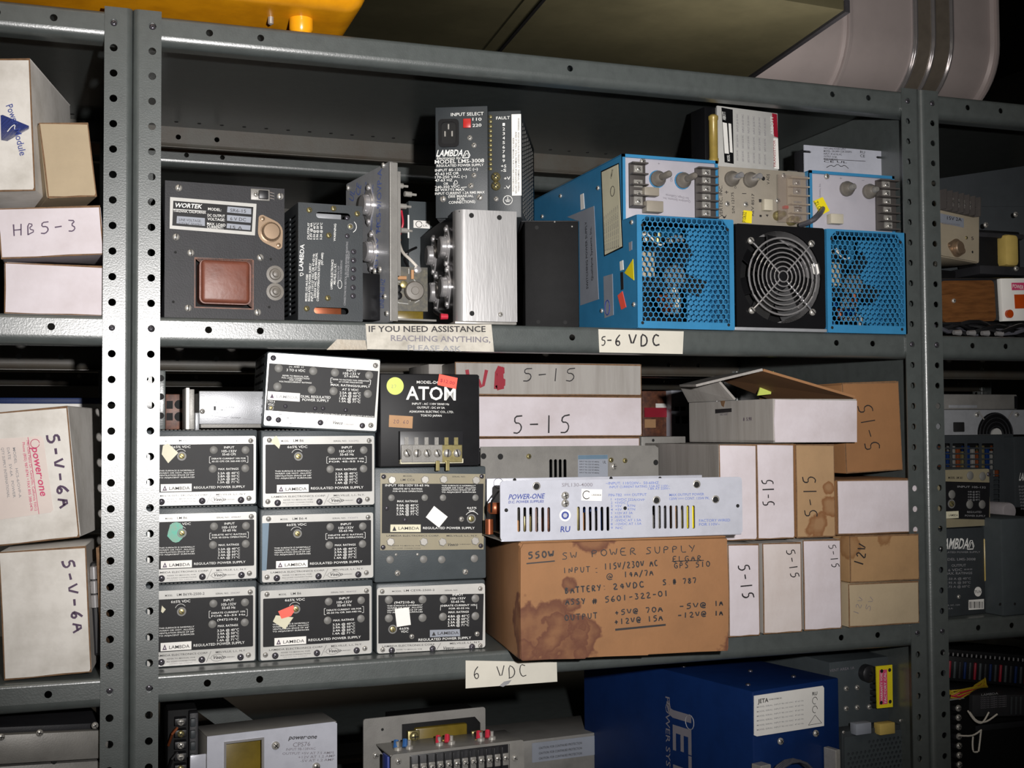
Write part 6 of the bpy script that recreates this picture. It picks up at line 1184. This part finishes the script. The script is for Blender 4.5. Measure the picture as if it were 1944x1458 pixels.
t10('JETA', (828, 470), (898, 460), 26, bold=True); t10('POWER SYSTEMS, INC.', (902, 450), (988, 438), 9); t10('RU', (1188, 418), (1220, 414), 22, bold=True)
for i in range(6): t10('MODEL SERIAL  INPUT 90-132 VAC  47-63 Hz', (822, 500 + i * 30), (1130, 455 + i * 30), 9, 'faded_ink')
a = [d.L(1200 + u / 3.471, 1200 + v / 3.471) for u, v in ((1158, 612), (1246, 598), (1202, 545))]; d.pen([[a[0], a[1]], [a[1], a[2]], [a[2], a[0]]], .0005, 'black_ink', y=-.0009, name='printed_text')
for (u, v) in ((1201, 450), (1201, 508)): c = d.L(1200 + u / 3.471, 1200 + v / 3.471); d.pen([[(c[0] + .0042 * math.cos(t_), c[1] + .0042 * math.sin(t_)) for t_ in [.5 * i for i in range(11)]]], .0007, 'black_ink', y=-.0009, name='printed_text')
d.fix('steel', [(1481, 1407), (1548, 1392)], .0042)
for x, y in ((.02, .03), (.10, .035), (.08, .09), (.03, .16)): obj('screw', SCREW['dark'], d.root, (x, y, H_), .003, (-math.pi / 2, 0, 0))
y0, y1, yt = side_T(d, (1313, 1400))[0], side_T(d, (1279, 1400))[0], side_T(d, (1275, 1400))[0]
zt_ = side_T(d, (1300, 1338))[1]; zl_ = zt_ - side_T(d, (1300, 1458))[1]
d.txl('JETA', (-y1, zt_), (-y1, zt_ - 2 * zl_), abs(y1 - y0), 'grey_ink', 0, bold=True, T=lambda P: (-.0008, -P[0], P[2]))
d.txl('POWER SYSTEMS INC', (-yt - abs(y1 - y0) * .3, zt_ + .004), (-yt - abs(y1 - y0) * .3, zt_ - 2 * zl_), abs(y1 - y0) * .24, 'grey_ink', 0, T=lambda P: (-.0008, -P[0], P[2]))
a = side_T(d, (1310, 1371)); d.part('logo_ring', G().tube([(-.0006, a[0] + .008 * math.cos(t_ * .5), a[1] + .009 * math.sin(t_ * .5)) for t_ in range(14)], .0006, 4), 'faded_ink')
p = d.L(1545, 1465, -.03); d.part('cable_loop', G().tube([(p[0] - .03 + .036 * math.cos(t_), -.02 - .003 * k, p[1] - .018 + .034 * math.sin(t_)) for k in range(4) for t_ in [i * .35 + k * .1 for i in range(18)]], .0017, 7), 'wire_grey', smooth=True)
q = d.L(1582, 1440, -.012); d.part('clip', G().box((q[0] - .004, q[0] + .004), (-.02, 0), (q[1] - .03, q[1] + .012), .001), 'steel_screw'); q = d.L(1450, 1458, -.012); d.part('clip', G().box((q[0] - .008, q[0] + .008), (-.016, 0), (q[1] - .006, q[1] + .004), .001), 'steel_screw')
d.done()
d = Dev('perforated_supply', 'dim grey power supply with a yellow and pink warning tag and perforated grille', 'power supply', (1590, 1475), (1722, 1462), (1594, 1260), .06, .07, base=D4)
W_ = d.W; H_ = d.H; zl = d.L(1640, 1400)[1]
d.box('case', (0, W_ - .012), (.012, .3), (0, H_), 'slate', .001); d.box('rear_case', (-.045, -.0005), (.22, .3), (0, H_), 'slate', .001); d.box('lower_case', (-.002, W_), (-.012, .012), (0, zl + .014), 'charcoal', .001)
hs_ = [circ(.006 + i * .0066 + (j % 2) * .0033, zl - .002 - j * .0058, .0022, 6) for j in range(11) for i in range(int((W_ - .012) / .0066)) if not (j < 2 and i < 5)]
d.part('grille', G().plate([(0, zl - .07), (W_, zl - .07), (W_, zl + .008), (0, zl + .008)], hs_, -.014, -.0132), 'slate'); 
for k, (u, c) in enumerate(((1630, 'label_grey'), (1675, 'coil_yellow'))): p = d.L(u, 1382, -.012); d.box('relay', (p[0] - .012, p[0] + .012), (-.022, -.010), (p[1] - .006, p[1] + .008), c, .001)
d.poly('warning_tag', [(1664, 1265), (1694, 1262), (1695, 1342), (1666, 1345)], -.004, -.002, 'sticker_yellow'); d.poly('tag_stripe', [(1670, 1272), (1684, 1271), (1685, 1336), (1670, 1338)], -.0046, -.004, 'sticker_pink'); d.tx('FACTORY CAL', (1683, 1334), (1682, 1276), 4, 'white_ink', y=-.005); d.tx('WARRANTY VOID', (1676, 1334), (1675, 1276), 4, 'white_ink', y=-.005)
d.fix('hole', [(1674, 1274), (1689, 1272), (1673, 1334), (1690, 1332)], .0024, -.005); a = d.L(1643, 1277, .011); d.part('knob', G().lathe([(.011, .012), (.011, .002), (.008, 0), (.003, 0), (.003, .004), (0, .004)], (a[0], 0, a[1]), seg=18), 'black_plastic', smooth=True)
d.fix('steel', [(1606, 1307), (1627, 1305), (1606, 1345), (1627, 1343), (1650, 1342)], .0034, .012); d.tx('VENT AREA 1A', (1575, 1276), (1622, 1270), 5, 'grey_ink', y=.0112); d.fix('steel', [(1709, 1368), (1601, 1390)], .002, -.013)
for q in range(5): a = d.L(1658, 1290 + q * 12, .010); d.box('terminal', (a[0] - .004, a[0] + .004), (.004, .012), (a[1] - .003, a[1] + .003), 'black_plastic', .0005)
d.done()
d = Dev('steel_plate', 'bare steel plate with a printed caution label lying at the back of the bottom shelf', 'plate', (1010, 1455), (1160, 1440), (1010, 1430), .30, .31, base=D4)
H_ = .05; d.box('plate', (-.05, d.W + .08), (0, .1), (0, H_), 'dull_aluminium', .001); p = d.L(1000, 1440); 
d.part('caution_label', G().box((.0, d.W * .9), (-.0006, 0), (.02, H_ - .004)), 'label_grey')
for i in range(3): d.txl('CAUTION: FOR CONTINUED PROTECTION', (.01, H_ - .013 - i * .007), (.075, H_ - .013 - i * .007), .003, 'black_ink', y=-.001)
d.done()

# ------------------------------------------------------------------ right unit
xr0 = 1783
def q2(X, Y): return (1720 + X / 2.915, 180 + Y / 2.915)
d = Dev('cream_supply', 'cream power supply with a terminal row and one round transistor, upper right shelf', 'power supply', (1776, 484), (1855, 499), (1774, 370), .05, .075, tilt=True)
W_, H_ = d.W, d.H
d.part('front_plate', G().plate(rrect(0, W_ + .004, 0, H_, .003), [], 0, .003), 'cream_paint'); d.box('transformer', (0, W_), (.004, .08), (.004, H_ - .01), 'black_paint'); d.box('bottom_flange', (0, W_), (.0, .08), (-.001, .002), 'cream_paint')
terminals(d, [q2(195, 590), q2(230, 595), q2(264, 602), q2(297, 608), q2(328, 614), q2(352, 622)], 0, .024)
d.fix('steel', [q2(389, 615)], .0034); d.fix('to3', [q2(278, 848)], .0098, rot=.12); d.fix('hole', [q2(368, 870)], .0018); d.fix('brass', [q2(333, 791)], .0022)
d.tx('5', q2(362, 803), q2(375, 803), 6, 'black_ink'); d.tx('15 V 2A', q2(228, 690), q2(310, 700), 6, 'black_ink'); d.rect('label', *q2(188, 655), *q2(320, 735), -.0004, 0, 'label_grey'); d.tx('15V 2A', q2(228, 690), q2(308, 700), 6, 'black_ink', y=-.0007); d.tx('REGULATED POWER', q2(200, 715), q2(300, 725), 3, 'grey_ink', y=-.0007); d.done(); crem = d
d = Dev('sheet_metal', 'dim bent grey sheet steel panel leaning behind the cream supply', 'panel', (1780, 560), (1960, 540), (1780, 340), .16, .12, base=D2)
d.part('sheet', G().plate([(0, 0), (d.W, 0), (d.W, d.H + .02), (0, d.H)], [], 0, .002), 'charcoal'); d.box('fold', (0, d.W), (0, .03), (d.H - .04, d.H - .038), 'charcoal')
d = Dev('frame_transformer', 'frame mounted transformer with a yellow coil, right edge of the picture', 'transformer', (1866, 520), (1950, 525), (1866, 405), .085, .085)
d.box('core', (.0, d.W), (.012, .05), (.012, d.H - .02), 'black_paint', .002); d.box('coil', (d.W * .48, d.W * .80), (-.004, .02), (.012, d.H * .68), 'coil_yellow', .006); d.box('frame_top', (-.006, d.W), (.004, .052), (d.H * .62, d.H * .70), 'dark_metal', .001); d.box('frame_foot', (-.004, d.W), (.0, .06), (0, .012), 'dark_metal', .001); d.fix('steel', [q2(605, 662), q2(440, 720), q2(608, 962)], .0036); 
ftr = d
d = Dev('wood_grain_instrument', 'wood-grain sided instrument with a white front and orange window, right edge', 'instrument', (1788, 612), (1896, 609), (1790, 533), .03, .035, tilt=True)
W_, H_ = d.W, d.H
d.part('side', G().plate(rrect(.002, W_ - .004, .0, H_, .006, 4), [], 0, .004), 'wood_vinyl'); d.box('case', (0, W_ + .06), (.004, .11), (.0, H_ + .004), 'black_plastic', .003)
d.box('front_panel', (W_ + .005, W_ + .06), (-.003, .005), (-.001, H_ + .002), 'label_white', .001); d.rect('red_strip', *q2(585, 1040), *q2(660, 1080), -.0036, -.003, 'pink_ink'); d.rect('orange_window', *q2(600, 1105), *q2(660, 1182), -.0036, -.003, 'orange_lens'); a = d.L(*q2(565, 1213), -.003); d.part('button', G().lathe([(.0055, 0), (.0055, -.004), (0, -.0045)], (a[0], -.003, a[1])), 'orange_lens', smooth=True); d.tx('POWER', q2(590, 1068), q2(650, 1076), 7, y=-.004); d.fix('steel', [q2(263, 1140)], .003); d.done()
wg = d
d = Dev('cable_pile', 'tangle of black cables lying on the shelf below the wood-grain instrument', 'cable', (1790, 640), (1930, 640), (1790, 600), .02, .02, base=D2)
for i in range(9):
    o0 = random.uniform(0, .03); d.part('cable', G().tube([(t_ * .014 - .005, .004 + .012 * math.sin(t_ * .6 + i) + .01 + i * .004, .004 + .012 * abs(math.sin(t_ * .45 + i * 1.3)) + o0 * .2) for t_ in range(13)], .0028, 7), random.choice(['wire_black', 'wire_grey', 'wire_black']), smooth=True)
for i in range(4): d.part('plug', G().lathe([(.003, 0), (.004, .01), (0, .012)], (.02 + i * .022, .004, .006), 'x', 10), 'chrome', smooth=True)
for dv, hh in ((wg, .0),): pass
# prop boards so that the upper things stand on what is under them
d = Dev('dark_supply', 'dark power supply under the cream one, mostly hidden by the post', 'power supply', (1778, 545), (1860, 545), (1778, 505), .07, .09, base=D2, H=None)
zc_ = min((crem.mw @ Vector((0, 0, 0))).z, (crem.mw @ Vector((crem.W, 0, 0))).z) - .003 - D2; zw = (wg.mw @ Vector((0, 0, wg.H))).z - D2
d.box('case', (0, d.W + .05), (.045, .12), (0, max(.03, zc_)), 'black_paint', .001); d.part('terminal_pin', G().lathe([(.003, 0), (.003, .012), (0, .013)], (.06, .05, max(.03, zc_)), 'z'), 'chrome', smooth=True)

def q3(X, Y): return (1720 + X / 3.17, 640 + Y / 3.17)
d = Dev('dark_module', 'dark power module with white lettering and a round approval mark, lower right shelf', 'power supply', (1780, 1175), (1872, 1169), (1780, 1005), .02, .03, base=D3)
W_, H_ = d.W, d.H
d.box('case', (0, W_), (0, .16), (0, H_), 'charcoal', .0015)
def q4(X, Y): return (1720 + X / 3.183, 1000 + Y / 3.183)
for s_, p0, p1, h, bo in (('LAMBDA', (205, 134), (375, 132), 62, True), ('Electronics Inc.', (215, 136), (368, 135), 14, False), ('REGULATED POWER SUPPLY', (190, 160), (448, 158), 11, False), ('MODEL LMS-3008', (205, 205), (420, 203), 15, False), ('OUTPUT', (275, 242), (362, 240), 15, False), ('6 VDC ===', (255, 270), (400, 264), 15, False), ('MAX. RATINGS', (235, 290), (400, 286), 14, False), ('4.50 A @ 40°C', (240, 322), (392, 318), 13, False), ('3.95 A @ 50°C', (240, 346), (390, 342), 13, False), ('2.75 A @ 60°C', (240, 370), (386, 366), 13, False), ('SER. NO. 1234', (240, 480), (325, 476), 9, False), ('C.S.A.', (240, 500), (285, 497), 9, False)):
    d.tx(s_, q4(*p0), q4(*p1), h / 3.183, 'white_ink' if bo else 'faded_ink', bold=bo, slant=.25 if bo else 0)
d.line([q4(370, 136), q4(395, 66), q4(416, 134), q4(370, 136)], 1.4, 'white_ink'); d.line([q4(382, 128), q4(398, 84), q4(406, 128)], 1, 'white_ink')
a = d.L(*q4(434, 392)); d.part('approval_mark', G().plate(circ(a[0], a[1], .0062, 20), [], -.0004, 0), 'label_white'); d.tx('TUV', q4(415, 402), q4(455, 400), 5, 'black_ink', y=-.0008)
d.poly('barcode_label', [q4(380, 443), q4(471, 436), q4(471, 497), q4(380, 503)], -.0004, 0, 'label_white')
for i in range(9): d.line([q4(387 + i * 9.5, 452), q4(387 + i * 9.5, 492)], .9 if i % 3 else 1.6, 'black_ink', y=-.0007)
d.fix('steel', [q4(318, 423)], .0026); d.done(); dm = d; zdm = D3 + H_
d = Dev('cream_module', 'small cream faced power module with black panel, right shelf on the dark lettered module', 'power supply', (1782, 1003), (1880, 1001), (1782, 891), .02, .03, base=zdm + .0006)
W_, H_ = d.W, d.H
d.box('case', (0, W_), (.001, .14), (0, H_), 'slate', .002); d.part('faceplate', G().plate(rrect(0, W_, .001, H_ - .001, .002), [], 0, .0014), 'cream_panel'); d.poly('black_field', [q3(225, 868), q3(505, 875), q3(500, 1098), q3(225, 1092)], -.0005, .0003, 'panel_black')
d.fix('plug', [q3(385, 833), q3(460, 837), q3(275, 947), q3(382, 1007), q3(457, 1007)], .0056, -.0005); d.fix('pot', [q3(272, 1003)], .0058, -.0005); d.fix('dark', [q3(495, 825), q3(490, 1115)], .003); d.rect('name_plate', *q3(235, 1050), *q3(317, 1088), -.001, 0, 'label_cream')
for s_, p0, p1 in (('MODEL  LM 265', (255, 852), (340, 852)), ('LAMBDA', (258, 1078), (312, 1078))): d.tx(s_, q3(*p0), q3(*p1), 4, 'black_ink', y=-.0013)
for i in range(4): d.tx('4.4A @ 40°C', q3(372, 935 + i * 16), q3(445, 936 + i * 16), 3, 'faded_ink', y=-.0008)
for s_, p0, p1 in (('REGULATED', (368, 1058), (455, 1058)), ('POWER SUPPLY', (355, 1080), (478, 1082)), ('INPUT 105-132', (310, 905), (480, 910))): d.tx(s_, q3(*p0), q3(*p1), 3.5, 'faded_ink', y=-.0008)
d.done(); cmz = zdm + H_
# tall grey unit at the right edge
d = Dev('grey_case', 'dim grey metal case with a bright left edge, on the lower right shelf', 'power supply', (1905, 1165), (1975, 1162), (1904, 985), .0, .004, base=D3)
d.box('case', (0, d.W), (.001, .15), (0, d.H), 'slate', .0025); d.box('side_plate', (-.022, -.0005), (.06, .15), (0, d.H), 'charcoal', .001); d.fix('hole', [q4(570, 468), q4(658, 466)], .0018); gz = D3 + d.H
p = d.L(1886, 1064, .02); d.part('capacitor', G().lathe([(.0065, -.028), (.0078, -.026), (.0078, .026), (.0065, .028), (0, .028)], (p[0], .035, p[1]), 'z', 14), 'coil_yellow', smooth=True); d.part('capacitor_clip', G().box((p[0] - .009, p[0] + .009), (.036, .06), (p[1] - .034, p[1] - .028)).box((p[0] - .009, p[0] + .009), (.036, .06), (p[1] + .028, p[1] + .034)), 'dark_metal')
d = Dev('vented_case', 'charcoal power supply with rows of cooling slots, stacked behind the cream faced module', 'power supply', (1776, 988), (1927, 988), (1776, 827), .17, .175, base=D3)
W_, H_ = d.W, d.H; hs_ = []
for j in range(5):
    for i in range(4): a = d.L(*q3(192 + i * 88, 640 + j * 33)); hs_.append(rrect(a[0], a[0] + .022, a[1] - .0058, a[1], .001, 1))
for j in range(8): a = d.L(*q3(525, 800 + j * 29)); hs_.append(rrect(a[0], a[0] + .012, a[1] - .006, a[1], .001, 1))
d.part('front_plate', G().plate([(0, 0), (W_, 0), (W_, H_), (0, H_)], hs_, 0, .0016), 'charcoal'); d.box('case', (0.001, W_ - .001), (.022, .2), (0, H_ - .001), 'black_paint'); d.box('top_edge', (0, W_), (.0016, .022), (H_ - .0016, H_), 'charcoal')
for i in range(14): d.box('component', (.012 + i * .0088, .018 + i * .0088), (.008, .02), (H_ - .06, H_ - .015 - .004 * (i % 3)), ['copper', 'brass', 'navy_paint', 'dull_aluminium'][i % 4], .0008)
d.fix('steel', [q3(628, 628)], .003); zv = D3 + H_; vc = d
d = Dev('side_case', 'charcoal case with slanted white lettering and a round pale knob, right edge', 'power supply', (1928, 986), (1990, 986), (1928, 829), .155, .16, base=gz + .001)
d.box('case', (0, d.W), (0, .15), (0, max(.05, d.H)), 'charcoal', .002); d.tx('LAMBDA', q3(680, 862), q3(760, 862), 14, bold=True, slant=.25, y=-.0005)
for i in range(8): d.tx('INPUT', q3(678 + 2 * i, 905 + i * 19), q3(740, 905 + i * 19), 3.5, 'faded_ink')
a = d.L(*q3(637, 1050), -.02); d.part('knob', G().lathe([(.0125, .02), (.0125, -.012), (.0115, -.014), (0, -.014)], (a[0], -.002, a[1]), seg=26), 'knurl', smooth=True); d.done()
d = Dev('fan_case', 'pale panel supply with a half-hidden round fan, on top of the vented charcoal case', 'power supply', (1776, 829), (1975, 831), (1776, 778), .18, .185, base=zv + .0006)
W_, H_ = d.W, d.H; a = d.L(1889, 829, 0); d.part('front_plate', G().plate([(0, 0), (W_, 0), (W_, H_), (0, H_)], [], 0, .002), 'aluminium'); d.box('case', (0.001, W_ - .001), (.002, .2), (0, H_ - .001), 'dull_aluminium')
def half(r, n=20): return [(a[0] + r * math.cos(math.pi * i / n), .0003 + r * math.sin(math.pi * i / n)) for i in range(n + 1)]
d.part('fan_opening', G().plate(half(.032), [], -.0012, 0), 'black_gloss'); 
for r in (.012, .018, .024, .030): d.part('guard_ring', G().tube([(x, -.003, z) for x, z in half(r)], .0008, 5), 'dark_metal')
d.part('fan_hub', G().plate(half(.009), [], -.004, -.001), 'panel_silver')
for s_ in (-1, 1): d.part('guard_arm', G().tube([(a[0] + s_ * .022, -.003, .022), (a[0] + s_ * .031, -.003, .034)], .0009, 5), 'steel_screw')
d.fix('steel', [q3(425, 467), q3(665, 467)], .0036); d.rect('power_socket', *q3(288, 512), *q3(354, 570), -.002, 0, 'hole_black', .001); d.tx('N', q3(702, 512), q3(712, 512), 6, 'black_ink'); fz = zv + .0006 + H_
d = Dev('flat_device', 'flat dim silver device with a bright lower edge, on top of the fan case', 'instrument', (1790, 777), (1932, 779), (1790, 748), .19, .19, base=fz + .0006)
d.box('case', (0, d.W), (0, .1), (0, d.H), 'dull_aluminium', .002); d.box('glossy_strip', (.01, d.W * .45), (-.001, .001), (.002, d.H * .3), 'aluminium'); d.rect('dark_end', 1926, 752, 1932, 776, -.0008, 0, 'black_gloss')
# lower right bottom shelf
def q5(X, Y): return (1780 + X / 5.652, 1200 + Y / 5.652)
d = Dev('pin_rack', 'long black card rack with rows of shiny pins and coloured slots, lower right corner', 'rack', (1776, 1290), (1960, 1305), (1776, 1243), .10, .06, tilt=True)
W_, H_ = d.W + .02, d.H; d.box('rack', (-.01, W_), (0, .1), (0, H_), 'black_gloss', .001); d.box('back_wall', (-.01, W_), (.02, .1), (H_, H_ + .006), 'black_paint')
for i in range(22): x = .002 + i * W_ / 22; d.box('card', (x, x + .003), (-.003, .002), (.004, H_ - .006), ['navy_paint', 'charcoal', 'red_ink', 'slate', 'dark_metal'][i % 5])
for i in range(24): d.part('pin', G().lathe([(.0011, 0), (.0011, .004), (0, .005)], (.004 + i * W_ / 24, .004, H_ - .0005), 'z', 6), 'chrome')
rk = d
d = Dev('lettered_module', 'dark ribbed module with dim lettering resting under the card rack', 'module', (1846, 1352), (1960, 1350), (1846, 1320), .035, .03, tilt=True)
d.box('body', (0, d.W + .02), (0, .08), (-.006, d.H), 'dark_metal', .001); d.tx('LAMBDA', q5(470, 685), q5(650, 668), 4, 'faded_ink')
for i in range(6): d.tx('VOLTS AMPS OHMS', q5(460, 712 + i * 22), q5(740, 690 + i * 22), 2, 'grey_ink')
for i in range(9): d.box('rib', (d.W * .62 + i * .007, d.W * .62 + .003 + i * .007), (-.002, 0), (-.004, d.H - .002), 'charcoal')
lm = d; d.done()
d = Dev('wire_bundle', 'bundle of yellow and red wires spilling below the card rack', 'wires', (1800, 1325), (1880, 1325), (1800, 1295), .04, .04)
for i in range(11):
    a0 = random.uniform(-.004, .004); d.part('wire', G().tube([(.0 + i * .0008, a0, .005 + a0), (.012, -.004 + a0, -.002 + i * .0012), (.03 + i * .001, -.002, .003 + i * .0008), (.05 + i * .002, .01, .010 - i * .0003), (.075, .02, .012 + a0)], .0011, 6), 'lug_red' if i in (3, 7) else 'wire_yellow', smooth=True)
d = Dev('terminal_bank', 'vertical bank of screw terminals in a dark supply, bottom right beside the post', 'power supply', (1800, 1475), (1840, 1475), (1800, 1330), .03, .035, base=D4)
W_, H_ = d.W, d.H; d.box('case', (-.03, W_ + .02), (.006, .12), (0, H_), 'black_paint', .001); d.box('bright_edge', (-.02, W_ * .8), (-.002, .006), (H_, H_ + .0012), 'aluminium')
for i in range(9): z = H_ - .010 - i * .0118; o = d.box('terminal', (.008, .022), (-.004, .006), (z - .003, z + .003), 'black_plastic', .0006); obj('terminal_screw', SCREW['steel'], o, (.015, -.004, z), .0042, (0, i, 0))
for q in ([q5(325, 845), q5(400, 950), q5(480, 970), q5(550, 860)], [q5(345, 860), q5(420, 950), q5(520, 960), q5(640, 880)], [q5(215, 1110), q5(370, 1110), q5(470, 1050)], [q5(465, 1060), q5(455, 1160), q5(440, 1280)], [q5(380, 1120), q5(375, 1200), q5(385, 1280), q5(430, 1285)]):
    wire(q, [.02] * len(q), 'wire_white', .0011, host=d)
tb_ = d
d = Dev('dark_base_unit', 'dark unit at the bottom right corner carrying the modules above it', 'power supply', (1850, 1475), (1960, 1475), (1850, 1400), .05, .05, base=D4)
zt_ = lm.mw.translation.z - .0075 - D4; d.box('case', (0, d.W + .05), (.03, .14), (0, zt_), 'black_gloss', .001); d.box('rail', (0, d.W + .05), (.026, .03), (zt_ - .03, zt_ - .022), 'dark_metal')

# ------------------------------------------------------------------ on top of the shelving
yb = ZO + .0118
d = Dev('yellow_case', 'large yellow moulded case on rubber feet on top of the shelving, upper left', 'case', (-60, 40), (690, 40), (-60, -200), -.035, -.035, base=yb + .018, H=.22)
W_ = UZ(668, 40, yb + .018).x - d.mw.translation.x + .01
d.part('body', G().box((-.05, W_), (0, .4), (0, .22), .022, 5), 'yellow_paint', smooth=True); d.part('rim', G().box((-.045, W_ - .006), (-.010, .39), (.030, .22), .008, 3), 'yellow_paint', smooth=True)
for u in (107, 577):
    p = UZ(u, 50, yb + .005) - d.mw.translation; d.part('foot', G().lathe([(.0125, 0), (.0125, -.012), (.010, -.0165), (.003, -.018), (0, -.018)], (p.x, max(.056, p.y), .0005), 'z', 20), 'yellow_knob', smooth=True)
for (x, y) in ((.05, .3), (W_ - .06, .3), (W_ / 2, .3)): d.part('foot', G().lathe([(.0125, 0), (.0125, -.012), (.010, -.0165), (0, -.018)], (x, y, .0005), 'z', 20), 'yellow_knob', smooth=True)
p = UZ(514, 47, yb + .01) - d.mw.translation; d.part('stud', G().lathe([(.003, 0), (.003, -.008), (0, -.01)], (p.x, max(.01, p.y), .001), 'z'), 'steel_screw', smooth=True)
# ceiling ducts
Zd = ZO + .45
A = UZ(1602, 19, Zd); B = UZ(1432, 137, Zd); Cn = UZ(1512, 0, Zd)
dirY = (B - A).normalized(); dirX = ((Cn - A).normalized() * .5 + Vector((-.5, 0, 0))).normalized()
rt = bpy.data.objects.new('ceiling_duct', None); COL.objects.link(rt); rt.location = A; rt['label'] = 'wide olive sheet metal duct hanging from the ceiling above the shelving'; rt['category'] = 'duct'
def duct_box(u0, u1, v0, v1, z0, z1):
    g = G(); b = g.bm; P = [(u, v, z) for u in (u0, u1) for v in (v0, v1) for z in (z0, z1)]; V = [b.verts.new(dirX * u + dirY * v + Vector((0, 0, z))) for u, v, z in P]
    for f in ((0, 1, 3, 2), (4, 6, 7, 5), (0, 4, 5, 1), (2, 3, 7, 6), (0, 2, 6, 4), (1, 5, 7, 3)): b.faces.new([V[i] for i in f])
    bmesh.ops.recalc_face_normals(b, faces=b.faces); return g
obj('duct_body', duct_box(0, 1.25, 0, (B - A).length * 1.45, 0, 1.12).mesh('duct_body', 'olive'), rt); obj('rim', duct_box(-.012, .0, -.006, (B - A).length * 1.45, -.006, .02).mesh('rim', 'dark_metal'), rt)
S0 = UZ(1030, 0, Zd) - A; S1 = UZ(955, 88, Zd) - A
dd = (S1 - S0).normalized(); nn = Vector((-dd.y, dd.x, 0))
for off, hh, m_ in ((0, .004, 'black_paint'), (.025, .003, 'olive')):
    P = [S0 - dd * .3 + nn * off, S1 + dd * .1 + nn * off]; g = G(); b = g.bm; wv = nn * (.0035 if off == 0 else .012)
    V = [b.verts.new(q) for q in (P[0] - wv, P[1] - wv, P[1] + wv, P[0] + wv)] + [b.verts.new(q + Vector((0, 0, -hh))) for q in (P[0] - wv, P[1] - wv, P[1] + wv, P[0] + wv)]
    for f in ((0, 1, 2, 3), (4, 5, 6, 7), (0, 1, 5, 4), (1, 2, 6, 5), (2, 3, 7, 6), (3, 0, 4, 7)): b.faces.new([V[i] for i in f])
    bmesh.ops.recalc_face_normals(b, faces=b.faces); obj('seam', g.mesh('seam', m_), rt)
# silver trunk duct with ribs: rounded lower front edge
rt = bpy.data.objects.new('ribbed_duct', None); COL.objects.link(rt); rt['label'] = 'silver rounded duct with dark ribbed bands hanging above the right of the shelving'; rt['category'] = 'duct'
YD = 1.5; pa = UY(1440, 60, YD); pb = UY(1890, 60, YD - .0); rt.location = (pa.x, YD, ZO); 
zbot = UY(1750, 195, YD + .08).z - ZO; L_ = pb.x - pa.x
def prof(e, r=.16): 
    P = [(-e, 1.1)]; 
    for i in range(11): a = math.radians(9 * i); P.append((r - (r + e) * math.cos(a), zbot + r - (r + e) * math.sin(a)))
    P += [(1.0, zbot - e), (1.0, 1.1)]; return P
def usc(u): return (UY(u, 60, YD).x - pa.x)
segs = [(1437, 1590, .018, 'trunk_silver', 'section'), (1590, 1612, .03, 'trunk_silver', 'rolled_lip'), (1612, 1732, 0, 'trunk_silver', 'section'), (1732, 1741, .012, 'chrome', 'bead'), (1741, 1765, .006, 'trunk_band', 'band'), (1765, 1773, .014, 'chrome', 'bead'), (1773, 1800, .006, 'trunk_band', 'band'), (1800, 1808, .012, 'chrome', 'bead'), (1808, 1872, .004, 'trunk_silver', 'section'), (1872, 1896, .022, 'trunk_silver', 'rolled_lip')]
for u0, u1, e, m_, nm in segs:
    g = G().prism(prof(e), usc(u0), usc(u1), 'x')
    if nm in ('rolled_lip', 'bead'): bmesh.ops.bevel(g.bm, geom=[x for x in g.bm.edges if abs((x.verts[0].co - x.verts[1].co).x) < 1e-6], offset=(usc(u1) - usc(u0)) * .42, segments=3, affect='EDGES', clamp_overlap=True)
    obj(nm, g.mesh(nm, m_, smooth=True), rt)
rt = bpy.data.objects.new('duct_end', None); COL.objects.link(rt); p = UY(1900, 200, 1.2); rt.location = p; rt['label'] = 'pale slanting panel end above the right unit at the picture edge'; rt['category'] = 'panel'
obj('sheet', G().plate([(0, -.1), (.9, .25), (.9, .32), (0, -.03)], [], 0, .02).mesh('sheet', 'trunk_silver'), rt); obj('hanger', G().box((.4, .41), (0, .01), (.1, 1.6)).mesh('hanger', 'dark_metal'), rt)
